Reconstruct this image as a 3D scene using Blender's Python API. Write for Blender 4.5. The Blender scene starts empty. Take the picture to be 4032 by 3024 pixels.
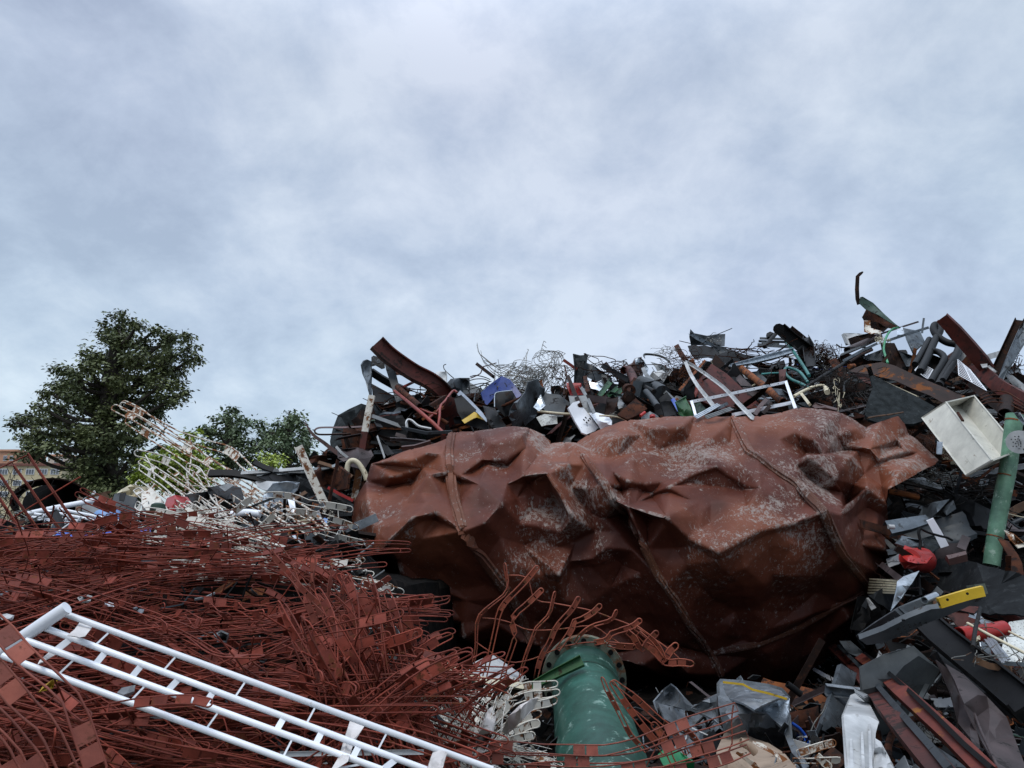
import bpy, bmesh, math, random
from mathutils import Vector, Matrix, noise
from mathutils.geometry import delaunay_2d_cdt
from mathutils.bvhtree import BVHTree
random.seed(7)
R = math.radians
SC = bpy.context.scene
COL = SC.collection

# ------------------------------------------------------------------ camera
PITCH = R(12.6)
LENS = 26.0
CAM = Vector((0.0, 0.0, 1.7))
cd = bpy.data.cameras.new("camera")
cd.lens = LENS; cd.sensor_width = 36.0; cd.clip_start = 0.05; cd.clip_end = 3000.0
cam = bpy.data.objects.new("camera", cd); COL.objects.link(cam)
cam.location = CAM; cam.rotation_euler = (R(90) + PITCH, 0, 0)
SC.camera = cam
SC.view_settings.view_transform = 'Standard'
SC.view_settings.look = 'None'
SC.view_settings.gamma = 1.0
SC.view_settings.exposure = 0.0
try: SC.cycles.max_bounces = 5; SC.cycles.diffuse_bounces = 2
except Exception: pass

FPX = 4032 * LENS / 36.0
def ray(sx, sy):
    a = (sx - 2016) / FPX; b = -(sy - 1512) / FPX
    c, s = math.cos(PITCH), math.sin(PITCH)
    return Vector((a, c - s * b, s + c * b))

# ------------------------------------------------------------------ sky and sun
SUN_EL, SUN_AZ = R(62), R(200)      # azimuth measured clockwise from +Y (behind the camera, a little left)
def build_world():
    w = bpy.data.worlds.new("World"); SC.world = w; w.use_nodes = True
    nt = w.node_tree; N = nt.nodes; L = nt.links
    for n in list(N): N.remove(n)
    out = N.new('ShaderNodeOutputWorld')
    sky = N.new('ShaderNodeTexSky'); sky.sky_type = 'NISHITA'; sky.sun_disc = False
    sky.sun_elevation = SUN_EL; sky.sun_rotation = SUN_AZ
    b1 = N.new('ShaderNodeBackground'); b1.inputs[1].default_value = 0.05
    L.new(sky.outputs[0], b1.inputs[0])
    tc = N.new('ShaderNodeTexCoord')
    sp = N.new('ShaderNodeSeparateXYZ'); L.new(tc.outputs['Generated'], sp.inputs[0])
    def math_(op, a, b=None, c=None):
        n = N.new('ShaderNodeMath'); n.operation = op
        for i, v in enumerate((a, b, c)):
            if v is None: continue
            if isinstance(v, (int, float)): n.inputs[i].default_value = v
            else: L.new(v, n.inputs[i])
        return n.outputs[0]
    zc = math_('MAXIMUM', sp.outputs[2], 0.0)
    den = math_('ADD', zc, 0.55)
    px = math_('DIVIDE', sp.outputs[0], den); py = math_('DIVIDE', sp.outputs[1], den)
    cb = N.new('ShaderNodeCombineXYZ'); L.new(px, cb.inputs[0]); L.new(py, cb.inputs[1])
    def nz(scale, detail, rough, dist, off):
        mp = N.new('ShaderNodeMapping'); mp.inputs['Location'].default_value = off
        L.new(cb.outputs[0], mp.inputs[0])
        n = N.new('ShaderNodeTexNoise'); n.inputs['Scale'].default_value = scale
        n.inputs['Detail'].default_value = detail; n.inputs['Roughness'].default_value = rough
        n.inputs['Distortion'].default_value = dist
        L.new(mp.outputs[0], n.inputs['Vector']); return n.outputs[0]
    n1 = nz(2.4, 3, 0.5, 0.0, (5.6, 3.2, 0)); n2 = nz(7.5, 10, 0.62, 0.15, (0.4, 5.2, 0))
    n3 = nz(0.6, 3, 0.5, 0.2, (9.3, 2.2, 0))
    gd = N.new('ShaderNodeVectorMath'); gd.operation = 'DOT_PRODUCT'; L.new(tc.outputs['Generated'], gd.inputs[0])
    gd.inputs[1].default_value = ray(2250, 330).normalized()          # veiled brighter cloud high in the middle
    gl = N.new('ShaderNodeMapRange'); gl.interpolation_type = 'SMOOTHSTEP'; L.new(gd.outputs['Value'], gl.inputs[0])
    gl.inputs[1].default_value = .86; gl.inputs[2].default_value = 1.0; gl.inputs[3].default_value = -.02; gl.inputs[4].default_value = .10
    s = math_('ADD', math_('ADD', math_('MULTIPLY', n1, 0.45), math_('MULTIPLY', n2, 0.55)), gl.outputs[0])
    rp = N.new('ShaderNodeValToRGB'); L.new(s, rp.inputs[0])
    e = rp.color_ramp.elements
    e[0].position = 0.39; e[0].color = (0.42, 0.478, 0.575, 1)
    e[1].position = 0.66; e[1].color = (0.74, 0.79, 0.86, 1)
    m = e.new(0.50); m.color = (0.53, 0.595, 0.695, 1)
    # slight grey-green / lilac tint drift
    rt = N.new('ShaderNodeValToRGB'); L.new(n3, rt.inputs[0])
    t = rt.color_ramp.elements
    t[0].position = .35; t[0].color = (0.93, 1.01, 0.965, 1); t[1].position = .65; t[1].color = (1.02, 1.0, 1.045, 1)
    mx = N.new('ShaderNodeMix'); mx.data_type = 'RGBA'; mx.blend_type = 'MULTIPLY'; mx.inputs[0].default_value = 1
    L.new(rp.outputs[0], mx.inputs[6]); L.new(rt.outputs[0], mx.inputs[7])
    # overcast sky: zenith brighter than the horizon, ground half dark
    mr = N.new('ShaderNodeMapRange'); mr.interpolation_type = 'SMOOTHSTEP'
    L.new(sp.outputs[2], mr.inputs[0])
    mr.inputs[1].default_value = 0.55; mr.inputs[2].default_value = 1.0
    mr.inputs[3].default_value = 1.0; mr.inputs[4].default_value = 3.3
    mg = N.new('ShaderNodeMapRange'); L.new(sp.outputs[2], mg.inputs[0])
    mg.inputs[1].default_value = -0.02; mg.inputs[2].default_value = 0.0
    mg.inputs[3].default_value = 0.12; mg.inputs[4].default_value = 1.0
    b2 = N.new('ShaderNodeBackground'); L.new(mx.outputs[2], b2.inputs[0])
    L.new(math_('MULTIPLY', math_('MULTIPLY', mr.outputs[0], mg.outputs[0]), 0.815), b2.inputs[1])
    ad = N.new('ShaderNodeAddShader'); L.new(b1.outputs[0], ad.inputs[0]); L.new(b2.outputs[0], ad.inputs[1])
    L.new(ad.outputs[0], out.inputs[0])
build_world()
sl = bpy.data.lights.new("sun", 'SUN'); sl.energy = 1.2; sl.angle = R(25); sl.color = (1.0, 0.95, 0.87)
sun = bpy.data.objects.new("sun", sl); COL.objects.link(sun)
sdir = Vector((math.sin(SUN_AZ) * math.cos(SUN_EL), math.cos(SUN_AZ) * math.cos(SUN_EL), math.sin(SUN_EL)))
sun.rotation_euler = sdir.to_track_quat('Z', 'Y').to_euler()

# ------------------------------------------------------------------ photo pixel -> world point at a chosen distance
FPX = 4032 * LENS / 36.0
Z = {'A': (0, 1150, 1400 / 2212), 'B': (1200, 1250, 1200 / 2212), 'C': (2300, 1000, 1000 / 2212),
     'D': (3100, 1000, 932 / 2209), 'E': (3200, 1600, 832 / 2208), 'F': (3200, 2200, 832 / 1675),
     'G': (1300, 1550, 2400 / 2212), 'H': (0, 1900, 1000 / 2212), 'I': (0, 2274, 1000 / 2212),
     'J': (800, 1950, 900 / 2212), 'K': (900, 2274, 1000 / 2212), 'L': (1700, 2124, 1200 / 2212),
     'M': (2500, 2399, 833 / 2211), 'V': (0, 0, 4032 / 2212)}
def src(z, x, y):
    x0, y0, s = Z[z]; return x0 + x * s, y0 + y * s
def ray(sx, sy):
    a = (sx - 2016) / FPX; b = -(sy - 1512) / FPX
    c, s = math.cos(PITCH), math.sin(PITCH)
    return Vector((a, c - s * b, s + c * b))
def PP(sx, sy, Y):
    r = ray(sx, sy); return CAM + r * (Y / r.y)
def tab(t, v):
    if v <= t[0][0]: return t[0][1]
    for (a, p), (b, q) in zip(t, t[1:]):
        if v <= b: return p + (q - p) * (v - a) / (b - a)
    return t[-1][1]
def sstep(a, b, x):
    t = min(1, max(0, (x - a) / (b - a))); return t * t * (3 - 2 * t)
TL = [(600, 12), (1000, 8.5), (1060, 7.0), (1120, 5.2), (1180, 3.7), (1300, 2.95), (1400, 2.65), (1659, 2.25), (2000, 1.9)]
TM = [(650, 12.8), (740, 11.6), (890, 8.4), (1000, 8.0), (1440, 7.4), (1490, 6.0), (1540, 4.3), (1659, 3.1), (2000, 2.2)]
TR = [(600, 13), (740, 11.6), (900, 8.8), (1000, 7.6), (1100, 6.8), (1250, 5.5), (1400, 4.5), (1659, 3.3), (2000, 2.4)]
def D(sx, sy):
    u, v = sx / 1.8228, sy / 1.8228
    l, m, r = tab(TL, v), tab(TM, v), tab(TR, v)
    if v < 1050: t = sstep(600, 730, u)
    elif v < 1250:
        k = (v - 1050) / 200; t = sstep(600 + 180 * k, 730 + 200 * k, u)
    else: t = sstep(820, 1100, u)
    d = l + (m - l) * t
    return d + (r - d) * sstep(1800, 1960, u)
def W(z, pts, off=0.0, d=None):
    """photo points -> world; each (x, y) or (x, y, nearer_offset); d fixes the distance"""
    o = []
    for p in pts:
        sx, sy = src(z, p[0], p[1])
        o.append(PP(sx, sy, (D(sx, sy) if d is None else d) - off - (p[2] if len(p) > 2 else 0)))
    return o
def unproj(p):
    c, s = math.cos(PITCH), math.sin(PITCH); q = p - CAM
    f = q.y * c + q.z * s; b = -q.y * s + q.z * c
    return 2016 + FPX * q.x / f, 1512 - FPX * b / f
def msize(z, n, p):
    return n * Z[z][2] / FPX * (p - CAM).length

# ------------------------------------------------------------------ materials
MATS = {}
def lin(h):
    f = lambda c: c / 12.92 if c <= .04045 else ((c + .055) / 1.055) ** 2.4
    return tuple(f(int(h[i:i + 2], 16) / 255) for i in (0, 2, 4)) + (1,)
def mat(key, c1, c2, rough=0.6, metal=0.0, scale=6.0, wear=None, wear_amt=0.0, wear_scale=9.0, grime=0.35, bump=0.15, stretch=(1, 1, 1), wear_rough=None, spec=0.4, vary=.12):
    if key in MATS: return MATS[key]
    m = bpy.data.materials.new(key); m.use_nodes = True; nt = m.node_tree; N = nt.nodes; L = nt.links
    b = N['Principled BSDF']; tc = N.new('ShaderNodeTexCoord'); oi = N.new('ShaderNodeObjectInfo')
    mp = N.new('ShaderNodeMapping'); mp.inputs['Scale'].default_value = stretch
    L.new(tc.outputs['Object'], mp.inputs[0])
    ad = N.new('ShaderNodeVectorMath'); ad.operation = 'ADD'; L.new(mp.outputs[0], ad.inputs[0])
    ml = N.new('ShaderNodeMath'); ml.operation = 'MULTIPLY'; ml.inputs[1].default_value = 37.0
    L.new(oi.outputs['Random'], ml.inputs[0]); L.new(ml.outputs[0], ad.inputs[1])
    def nz(s, d=5, r=.6, dist=0.0):
        n = N.new('ShaderNodeTexNoise'); n.inputs['Scale'].default_value = s; n.inputs['Detail'].default_value = d
        n.inputs['Roughness'].default_value = r; n.inputs['Distortion'].default_value = dist
        L.new(ad.outputs[0], n.inputs['Vector']); return n.outputs[0]
    def ramp(x, stops):
        r = N.new('ShaderNodeValToRGB'); L.new(x, r.inputs[0]); e = r.color_ramp.elements
        e[0].position, e[0].color = stops[0]; e[1].position, e[1].color = stops[-1]
        for p, c in stops[1:-1]: q = e.new(p); q.color = c
        return r.outputs[0]
    def mix(f, a, c, blend='MIX'):
        n = N.new('ShaderNodeMix'); n.data_type = 'RGBA'; n.blend_type = blend
        if isinstance(f, float): n.inputs[0].default_value = f
        else: L.new(f, n.inputs[0])
        for i, v in ((6, a), (7, c)):
            if isinstance(v, tuple): n.inputs[i].default_value = v
            else: L.new(v, n.inputs[i])
        return n.outputs[2]
    C1, C2 = (lin(c1) if isinstance(c1, str) else c1), (lin(c2) if isinstance(c2, str) else c2)
    base = ramp(nz(scale, 6, .62, .4), [(.36, C1), (.64, C2)])
    gr = ramp(nz(scale * .45 + 1.3, 8, .7, .2), [(.38, (1 - grime,) * 3 + (1,)), (.62, (1, 1, 1, 1))])
    col = mix(1.0, base, gr, 'MULTIPLY')
    vr = N.new('ShaderNodeMapRange'); L.new(oi.outputs['Random'], vr.inputs[0]); vr.inputs[3].default_value = 1 - vary; vr.inputs[4].default_value = 1 + vary
    vc = N.new('ShaderNodeCombineColor')
    for i_ in range(3): L.new(vr.outputs[0], vc.inputs[i_])
    col = mix(1.0, col, vc.outputs[0], 'MULTIPLY')
    if wear:
        Wc = lin(wear) if isinstance(wear, str) else wear
        k = .5 + (.5 - wear_amt) * .42
        wm = ramp(nz(wear_scale, 9, .72, .3), [(k - .025, (0, 0, 0, 1)), (k + .025, (1, 1, 1, 1))])
        wv = ramp(nz(wear_scale * 2.7, 4), [(.3, tuple(c * .55 for c in Wc[:3]) + (1,)), (.7, Wc)])
        col = mix(wm, col, wv)
        rr = N.new('ShaderNodeMapRange'); L.new(wm, rr.inputs[0]); rr.inputs[3].default_value = rough
        rr.inputs[4].default_value = wear_rough if wear_rough is not None else .85
        L.new(rr.outputs[0], b.inputs['Roughness'])
        if metal:
            rm = N.new('ShaderNodeMapRange'); L.new(wm, rm.inputs[0]); rm.inputs[3].default_value = metal; rm.inputs[4].default_value = 0
            L.new(rm.outputs[0], b.inputs['Metallic'])
    else:
        b.inputs['Roughness'].default_value = rough; b.inputs['Metallic'].default_value = metal
    L.new(col, b.inputs['Base Color'])
    b.inputs['Specular IOR Level'].default_value = spec
    if bump:
        bp = N.new('ShaderNodeBump'); bp.inputs['Strength'].default_value = bump; bp.inputs['Distance'].default_value = .01
        L.new(nz(scale * 4, 6), bp.inputs['Height']); L.new(bp.outputs[0], b.inputs['Normal'])
    MATS[key] = m; return m
mat('red_primer', '63271b', '8e4233', .62, 0, 8, '6b3a24', .3, 22, .4, spec=.25, vary=.32)
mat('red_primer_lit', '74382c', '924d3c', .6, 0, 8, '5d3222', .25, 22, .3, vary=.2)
mat('red_orange', '84402f', '9c5038', .6, 0, 8, '6b4426', .3, 20, .25)
mat('white_rusty', 'cdc8bb', 'e2dfd6', .45, 0, 6, '7a4d2c', .36, 16, .25)
mat('white_rusty_heavy', 'cfcabd', 'e4e0d4', .5, 0, 6, '85532c', .5, 9, .2)
mat('white_gloss', 'e4e8ee', 'f0f3f8', .28, 0, 3, None, 0, 9, .05, .03, spec=.5)
mat('white_dull', 'b2b5b6', 'd0d2d2', .5, 0, 4, '5c5347', .2, 12, .35)
mat('grey_mid', '484c4d', '5c6162', .5, 0, 5, '4a3a2f', .25, 9, .35)
mat('white_radiator', 'dfe3e8', 'eceff4', .3, 0, 5, 'a39486', .07, 30, .12, .05, spec=.5)
mat('cream', 'c4b99c', 'd8cfb4', .55, 0, 5, '6e4a2e', .2, 14, .25)
mat('galv', '565d62', '737b81', .45, .6, 9, '3a3d40', .3, 16, .4, .1)
mat('galv_bright', '9ea7ae', 'c3cad0', .35, .8, 14, '7c848a', .3, 20, .25, .08)
mat('alu', 'b0b6bc', 'd3d8dd', .3, .85, 5, None, 0, 9, .2, .05)
mat('grey_paint', '3e4347', '555b5f', .5, 0, 5, '3a332e', .2, 12, .3)
mat('grey_light', '6f7375', '8b8f91', .5, 0, 5, '463a32', .2, 12, .35)
mat('slate', '2c3236', '3c4348', .5, .1, 5, '211c1a', .25, 10, .4)
mat('dark', '131415', '1f2021', .6, .1, 6, '2a1f18', .28, 10, .5, spec=.25)
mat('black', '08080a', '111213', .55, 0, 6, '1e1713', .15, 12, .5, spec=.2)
mat('felt', '242829', '383d3f', .95, 0, 12, '4c5051', .2, 30, .4, .5, spec=.1)
mat('brown_dark', '1c110d', '2b1a13', .75, .1, 7, '43281a', .33, 12, .5, .3, spec=.2)
mat('rust', '3a2016', '56301d', .85, .05, 8, '201410', .38, 14, .5, .4, spec=.2)
mat('rust_orange', '6d3b1e', '8f5328', .85, 0, 9, '3a2117', .4, 12, .4, .4)
mat('red_beam', '46190f', '60251b', .6, .05, 5, '271814', .33, 9, .45, .2)
mat('red_pipe', '7a2f27', '8f3d31', .5, 0, 5, '4a2c22', .25, 12, .3)
mat('red_bright', '9c1f1f', 'b3332c', .35, 0, 4, '3a2320', .2, 12, .3)
mat('mauve', '3c3232', '524646', .55, .1, 4, '221c1b', .25, 9, .4)
mat('brown_strap', '4a3430', '5f4540', .45, .1, 5, '2c201c', .2, 12, .3)
mat('blue', '1d2f6e', '2c4288', .35, 0, 4, '12183a', .2, 9, .3)
mat('blue_bright', '1d4aa8', '2a5fc4', .3, 0, 4, '16306a', .15, 9, .2)
mat('blue_pale', '5c84bd', '7ba0d2', .4, 0, 4, None, 0, 9, .2)
mat('green', '27542f', '37703f', .5, 0, 5, '1d2a1d', .25, 12, .35)
mat('green_bright', '24724a', '2f8c5c', .4, 0, 5, None, 0, 9, .25)
mat('green_dark', '1c3326', '294536', .5, 0, 5, '1a1a15', .3, 10, .35)
mat('green_pipe', '244a3e', '37665a', .42, 0, 3.2, '7c9c90', .27, 13, .5, .12, wear_rough=.55)
mat('green_pipe_pale', '587f68', '76a085', .42, 0, 5, '9db8a5', .27, 14, .45)
mat('flange', '5b6358', '737b6c', .7, .1, 7, '6e4c35', .38, 9, .35)
mat('teal', '2e6b66', '418681', .45, 0, 5, '1f2f2e', .25, 12, .3)
mat('yellow', 'b8951f', 'd0ad2e', .4, 0, 5, '4a412a', .18, 14, .25)
mat('mesh_wire', '7a7c78', '989a95', .5, .4, 9, '5e4636', .4, 20, .3, 0)
mat('rust_wire', '2f1e17', '44291d', .9, 0, 9, '1e1410', .3, 14, .3, 0, spec=.1)
mat('dark_wire', '232120', '343230', .7, .2, 9, '2d221b', .3, 14, .3, 0, spec=.15)
mat('cardboard', '8d7a68', 'a08d7b', .8, 0, 5, '5a4a3d', .2, 9, .25)
mat('wood', '4d3625', '664a33', .8, 0, 6, '30241b', .3, 9, .35)
mat('tape', 'cfcac6', 'e0dcd9', .55, 0, 9, None, 0, 9, .2, .3)
mat('cloth', 'c7bfba', 'd9d2cd', .9, 0, 9, None, 0, 9, .25, .4)
mat('debris_gap_shade', '0b0a0a', '141210', .95, 0, 6, '1c1815', .4, 9, .6, .6, spec=.05)  # dark debris, near black: shade of the heap's gaps put into its colour
mat('yard', '4d4a45', '66625b', .95, 0, .6, '3a372f', .3, .8, .3, .2)
mat('leaf_dark', (.075, .098, .040, 1), (.16, .185, .075, 1), .55, 0, .5, None, 0, 9, .3, 0)
mat('leaf_mid', (.09, .14, .07, 1), (.18, .24, .12, 1), .55, 0, .5, None, 0, 9, .25, 0)
mat('leaf_yellow', (.20, .28, .03, 1), (.34, .42, .06, 1), .5, 0, .6, None, 0, 9, .2, 0)
mat('bark', (.035, .028, .022, 1), (.06, .05, .04, 1), .9, 0, 3, None, 0, 9, .3, .4)
mat('render_beige', 'c4b794', 'd0c4a2', .9, 0, .3, None, 0, 9, .1, 0)
mat('render_orange', 'b98a70', 'c4967b', .9, 0, .3, None, 0, 9, .1, 0)
mat('render_cream', 'cfc3b6', 'd8cdc0', .9, 0, .3, None, 0, 9, .1, 0)
mat('roof_red', '6e4a42', '7e574d', .9, 0, .5, None, 0, 9, .2, 0)
mat('window_white', 'd5d9de', 'e2e6ea', .5, 0, 1, None, 0, 9, .1, 0)
mat('glass_dark', '565c64', '70767e', .3, 0, .3, None, 0, 9, .2, 0)
mat('speckle', 'b9bcb8', 'cfd1cc', .7, 0, 30, '55504a', .3, 60, .15)

mat('speckle_dark', '33383b', '4a5054', .8, 0, 25, '7d8284', .3, 45, .3)
mat('rust_sheet', '22140e', '33201a', .7, .1, 5, '7a4518', .3, 4, .3, .2)
mat('white_cab', 'c3c2b6', 'd2d0c4', .45, 0, 2.5, '80705c', .16, 10, .3, .03)
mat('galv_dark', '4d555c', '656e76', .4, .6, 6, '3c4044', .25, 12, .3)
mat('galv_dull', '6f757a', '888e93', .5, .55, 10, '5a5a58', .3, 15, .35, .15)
mat('dark_roof', '16181a', '232628', .85, 0, 7, '303335', .3, 9, .4, .3, spec=.15)
mat('rust_red', '5c231b', '742f20', .65, 0, 6, '8f5a24', .3, 8, .35, .2)
mat('green_angle', '1f4a24', '2a5a2e', .6, 0, 5, '3a2c1e', .25, 12, .35)

# ------------------------------------------------------------------ objects
UNLABELLED = []; LAND = []
def mesh_obj(name, verts, faces, m, parent=None, sharp=40, at=None, mi=None):
    me = bpy.data.meshes.new(name)
    verts = [Vector(v) for v in verts]
    if at is None:
        if parent is not None: at = parent.matrix_world.translation.copy()
        else:
            mn = [min(v[i] for v in verts) for i in range(3)]; mxx = [max(v[i] for v in verts) for i in range(3)]
            at = Vector(((mn[0] + mxx[0]) / 2, (mn[1] + mxx[1]) / 2, mn[2]))
    me.from_pydata([v - at for v in verts], [], faces)
    me.polygons.foreach_set('use_smooth', [True] * len(me.polygons))
    me.set_sharp_from_angle(angle=R(sharp))
    for k in (m if isinstance(m, (list, tuple)) else [m]): me.materials.append(MATS[k])
    if mi: me.polygons.foreach_set('material_index', mi)
    me.update()
    o = bpy.data.objects.new(name, me); COL.objects.link(o)
    if parent is not None:
        o.parent = parent; o.location = at - parent.matrix_world.translation
    else: o.location = at
    o.matrix_world = Matrix.Translation(at)
    if parent is not None: o.parent = parent
    return o
def root(name, at):
    o = bpy.data.objects.new(name, None); COL.objects.link(o); o.location = at; o.matrix_world = Matrix.Translation(at); o.empty_display_size = .1
    return o
def tag(o, label=None, cat=None, group=None, kind=None, land=None, at=None):
    if kind: o['kind'] = kind
    if cat: o['category'] = cat
    if group: o['group'] = group
    if label: o['label'] = label
    if land: LAND.append((land, at if at is not None else ctr(o)))
    return o
def ctr(o):
    if o.type == 'MESH':
        b = [Vector(c) for c in o.bound_box]; c = sum(b, Vector()) / 8
        return o.matrix_world.translation + c
    ch = [c for c in o.children]
    return sum((ctr(c) for c in ch), Vector()) / max(1, len(ch)) if ch else o.matrix_world.translation.copy()

# ------------------------------------------------------------------ geometry
def smooth(pts, n=4):
    if len(pts) < 3 or n < 2: return [Vector(p) for p in pts]
    P = [Vector(p) for p in pts]; P = [P[0] * 2 - P[1]] + P + [P[-1] * 2 - P[-2]]
    o = []
    for i in range(1, len(P) - 2):
        a, b, c, e = P[i - 1:i + 3]
        for k in range(n):
            t = k / n
            o.append(.5 * ((2 * b) + (c - a) * t + (2 * a - 5 * b + 4 * c - e) * t * t + (3 * b - a - 3 * c + e) * t ** 3))
    o.append(P[-2]); return o
def tube_geo(path, r, sides=8, V=None, F=None, caps=True, radii=None):
    V = [] if V is None else V; F = [] if F is None else F
    n = len(path); t0 = (path[1] - path[0]).normalized()
    u = t0.orthogonal().normalized(); base = len(V)
    for i, p in enumerate(path):
        t = (path[min(i + 1, n - 1)] - path[max(i - 1, 0)])
        t = t.normalized() if t.length > 1e-9 else t0
        u = (u - t * u.dot(t)); u = u.normalized() if u.length > 1e-6 else t.orthogonal().normalized()
        w = t.cross(u); rr = radii[i] if radii else r
        for k in range(sides):
            a = 2 * math.pi * k / sides; V.append(p + (u * math.cos(a) + w * math.sin(a)) * rr)
    for i in range(n - 1):
        for k in range(sides):
            a = base + i * sides + k; b = base + i * sides + (k + 1) % sides
            F.append((a, b, b + sides, a + sides))
    if caps:
        F.append(tuple(base + k for k in reversed(range(sides)))); e = base + (n - 1) * sides
        F.append(tuple(e + k for k in range(sides)))
    return V, F
def pipe_geo(path, r, th, sides=20, V=None, F=None, radii=None):
    """hollow open pipe"""
    V = [] if V is None else V; F = [] if F is None else F
    b0 = len(V); tube_geo(path, r, sides, V, F, False, radii); b1 = len(V)
    f0 = len(F); tube_geo(path, r - th, sides, V, F, False, [q - th for q in radii] if radii else None)
    for i in range(f0, len(F)): F[i] = tuple(reversed(F[i]))
    m = (len(path) - 1) * sides
    for k in range(sides):
        k2 = (k + 1) % sides
        F.append((b0 + k2, b0 + k, b1 + k, b1 + k2)); F.append((b0 + m + k, b0 + m + k2, b1 + m + k2, b1 + m + k))
    return V, F
PROF = {
 'flat': [(-.5, -.05), (.5, -.05), (.5, .05), (-.5, .05)],
 'box': [(-.5, -.5), (.5, -.5), (.5, .5), (-.5, .5)],
 'slab': [(-.5, -.22), (.5, -.22), (.5, .22), (-.5, .22)],
 'angle': [(-.5, -.04), (.5, -.04), (.5, .8), (.42, .8), (.42, .04), (-.5, .04)],
 'chan': [(-.5, -.05), (.5, -.05), (.5, .55), (.43, .55), (.43, .04), (-.43, .04), (-.43, .55), (-.5, .55)],
 'chanr': [(-.5, .05), (-.5, -.5), (-.43, -.5), (-.43, -.04), (.43, -.04), (.43, -.5), (.5, -.5), (.5, .05)],
 'ibeam': [(-.5, -.36), (-.42, -.36), (-.42, -.05), (.42, -.05), (.42, -.36), (.5, -.36), (.5, .36), (.42, .36), (.42, .05), (-.42, .05), (-.42, .36), (-.5, .36)],
 'tee': [(-.5, -.06), (.5, -.06), (.5, .06), (.06, .06), (.06, .9), (-.06, .9), (-.06, .06), (-.5, .06)],
 'ribs': [(-.5, 0), (-.4, 0), (-.36, .12), (-.24, .12), (-.2, 0), (-.05, 0), (-.01, .12), (.11, .12), (.15, 0), (.3, 0), (.34, .12), (.44, .12), (.5, 0), (.5, -.03), (.3, -.03), (.15, -.03), (-.05, -.03), (-.2, -.03), (-.4, -.03), (-.5, -.03)],
}
def sweep_geo(path, w, prof, roll=0.0, V=None, F=None, face=None, widths=None):
    """sweep a closed section along path; section x runs across the picture side, y away from / towards the viewer"""
    V = [] if V is None else V; F = [] if F is None else F
    pr = PROF[prof] if isinstance(prof, str) else prof
    n = len(path); k = len(pr); base = len(V); pn = None
    for i, p in enumerate(path):
        t = (path[min(i + 1, n - 1)] - path[max(i - 1, 0)]).normalized()
        f = (CAM - p).normalized() if face is None else face
        nn = f - t * f.dot(t)
        if nn.length < .05: nn = t.orthogonal()
        nn.normalize(); b = t.cross(nn)
        rr = roll if not isinstance(roll, (list, tuple)) else roll[0] + (roll[1] - roll[0]) * i / max(1, n - 1)
        c, s = math.cos(R(rr)), math.sin(R(rr)); n2 = nn * c + b * s; b2 = b * c - nn * s
        ww = widths[i] if widths else w
        for x, y in pr: V.append(p + b2 * (x * ww) + n2 * (y * ww))
    for i in range(n - 1):
        for j in range(k):
            a = base + i * k + j; bb = base + i * k + (j + 1) % k
            F.append((a, bb, bb + k, a + k))
    F.append(tuple(base + j for j in reversed(range(k)))); e = base + (n - 1) * k
    F.append(tuple(e + j for j in range(k)))
    return V, F
def pip(p, poly):
    x, y = p; c = False; j = len(poly) - 1
    for i in range(len(poly)):
        xi, yi = poly[i]; xj, yj = poly[j]
        if (yi > y) != (yj > y) and x < (xj - xi) * (y - yi) / (yj - yi) + xi: c = not c
        j = i
    return c
def solidify(V, F, th):
    n = len(V); nor = [Vector() for _ in V]
    for f in F:
        a, b, c = V[f[0]], V[f[1]], V[f[2]]; q = (b - a).cross(c - a)
        for i in f: nor[i] += q
    V2 = list(V) + [v - (q.normalized() if q.length > 0 else q) * th for v, q in zip(V, nor)]
    cnt = {}
    for f in F:
        for i in range(len(f)):
            a, b = f[i], f[(i + 1) % len(f)]; cnt[(a, b)] = 1
    F2 = list(F) + [tuple(i + n for i in reversed(f)) for f in F]
    for (a, b) in cnt:
        if (b, a) not in cnt: F2.append((b, a, a + n, b + n))
    return V2, F2
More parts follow.
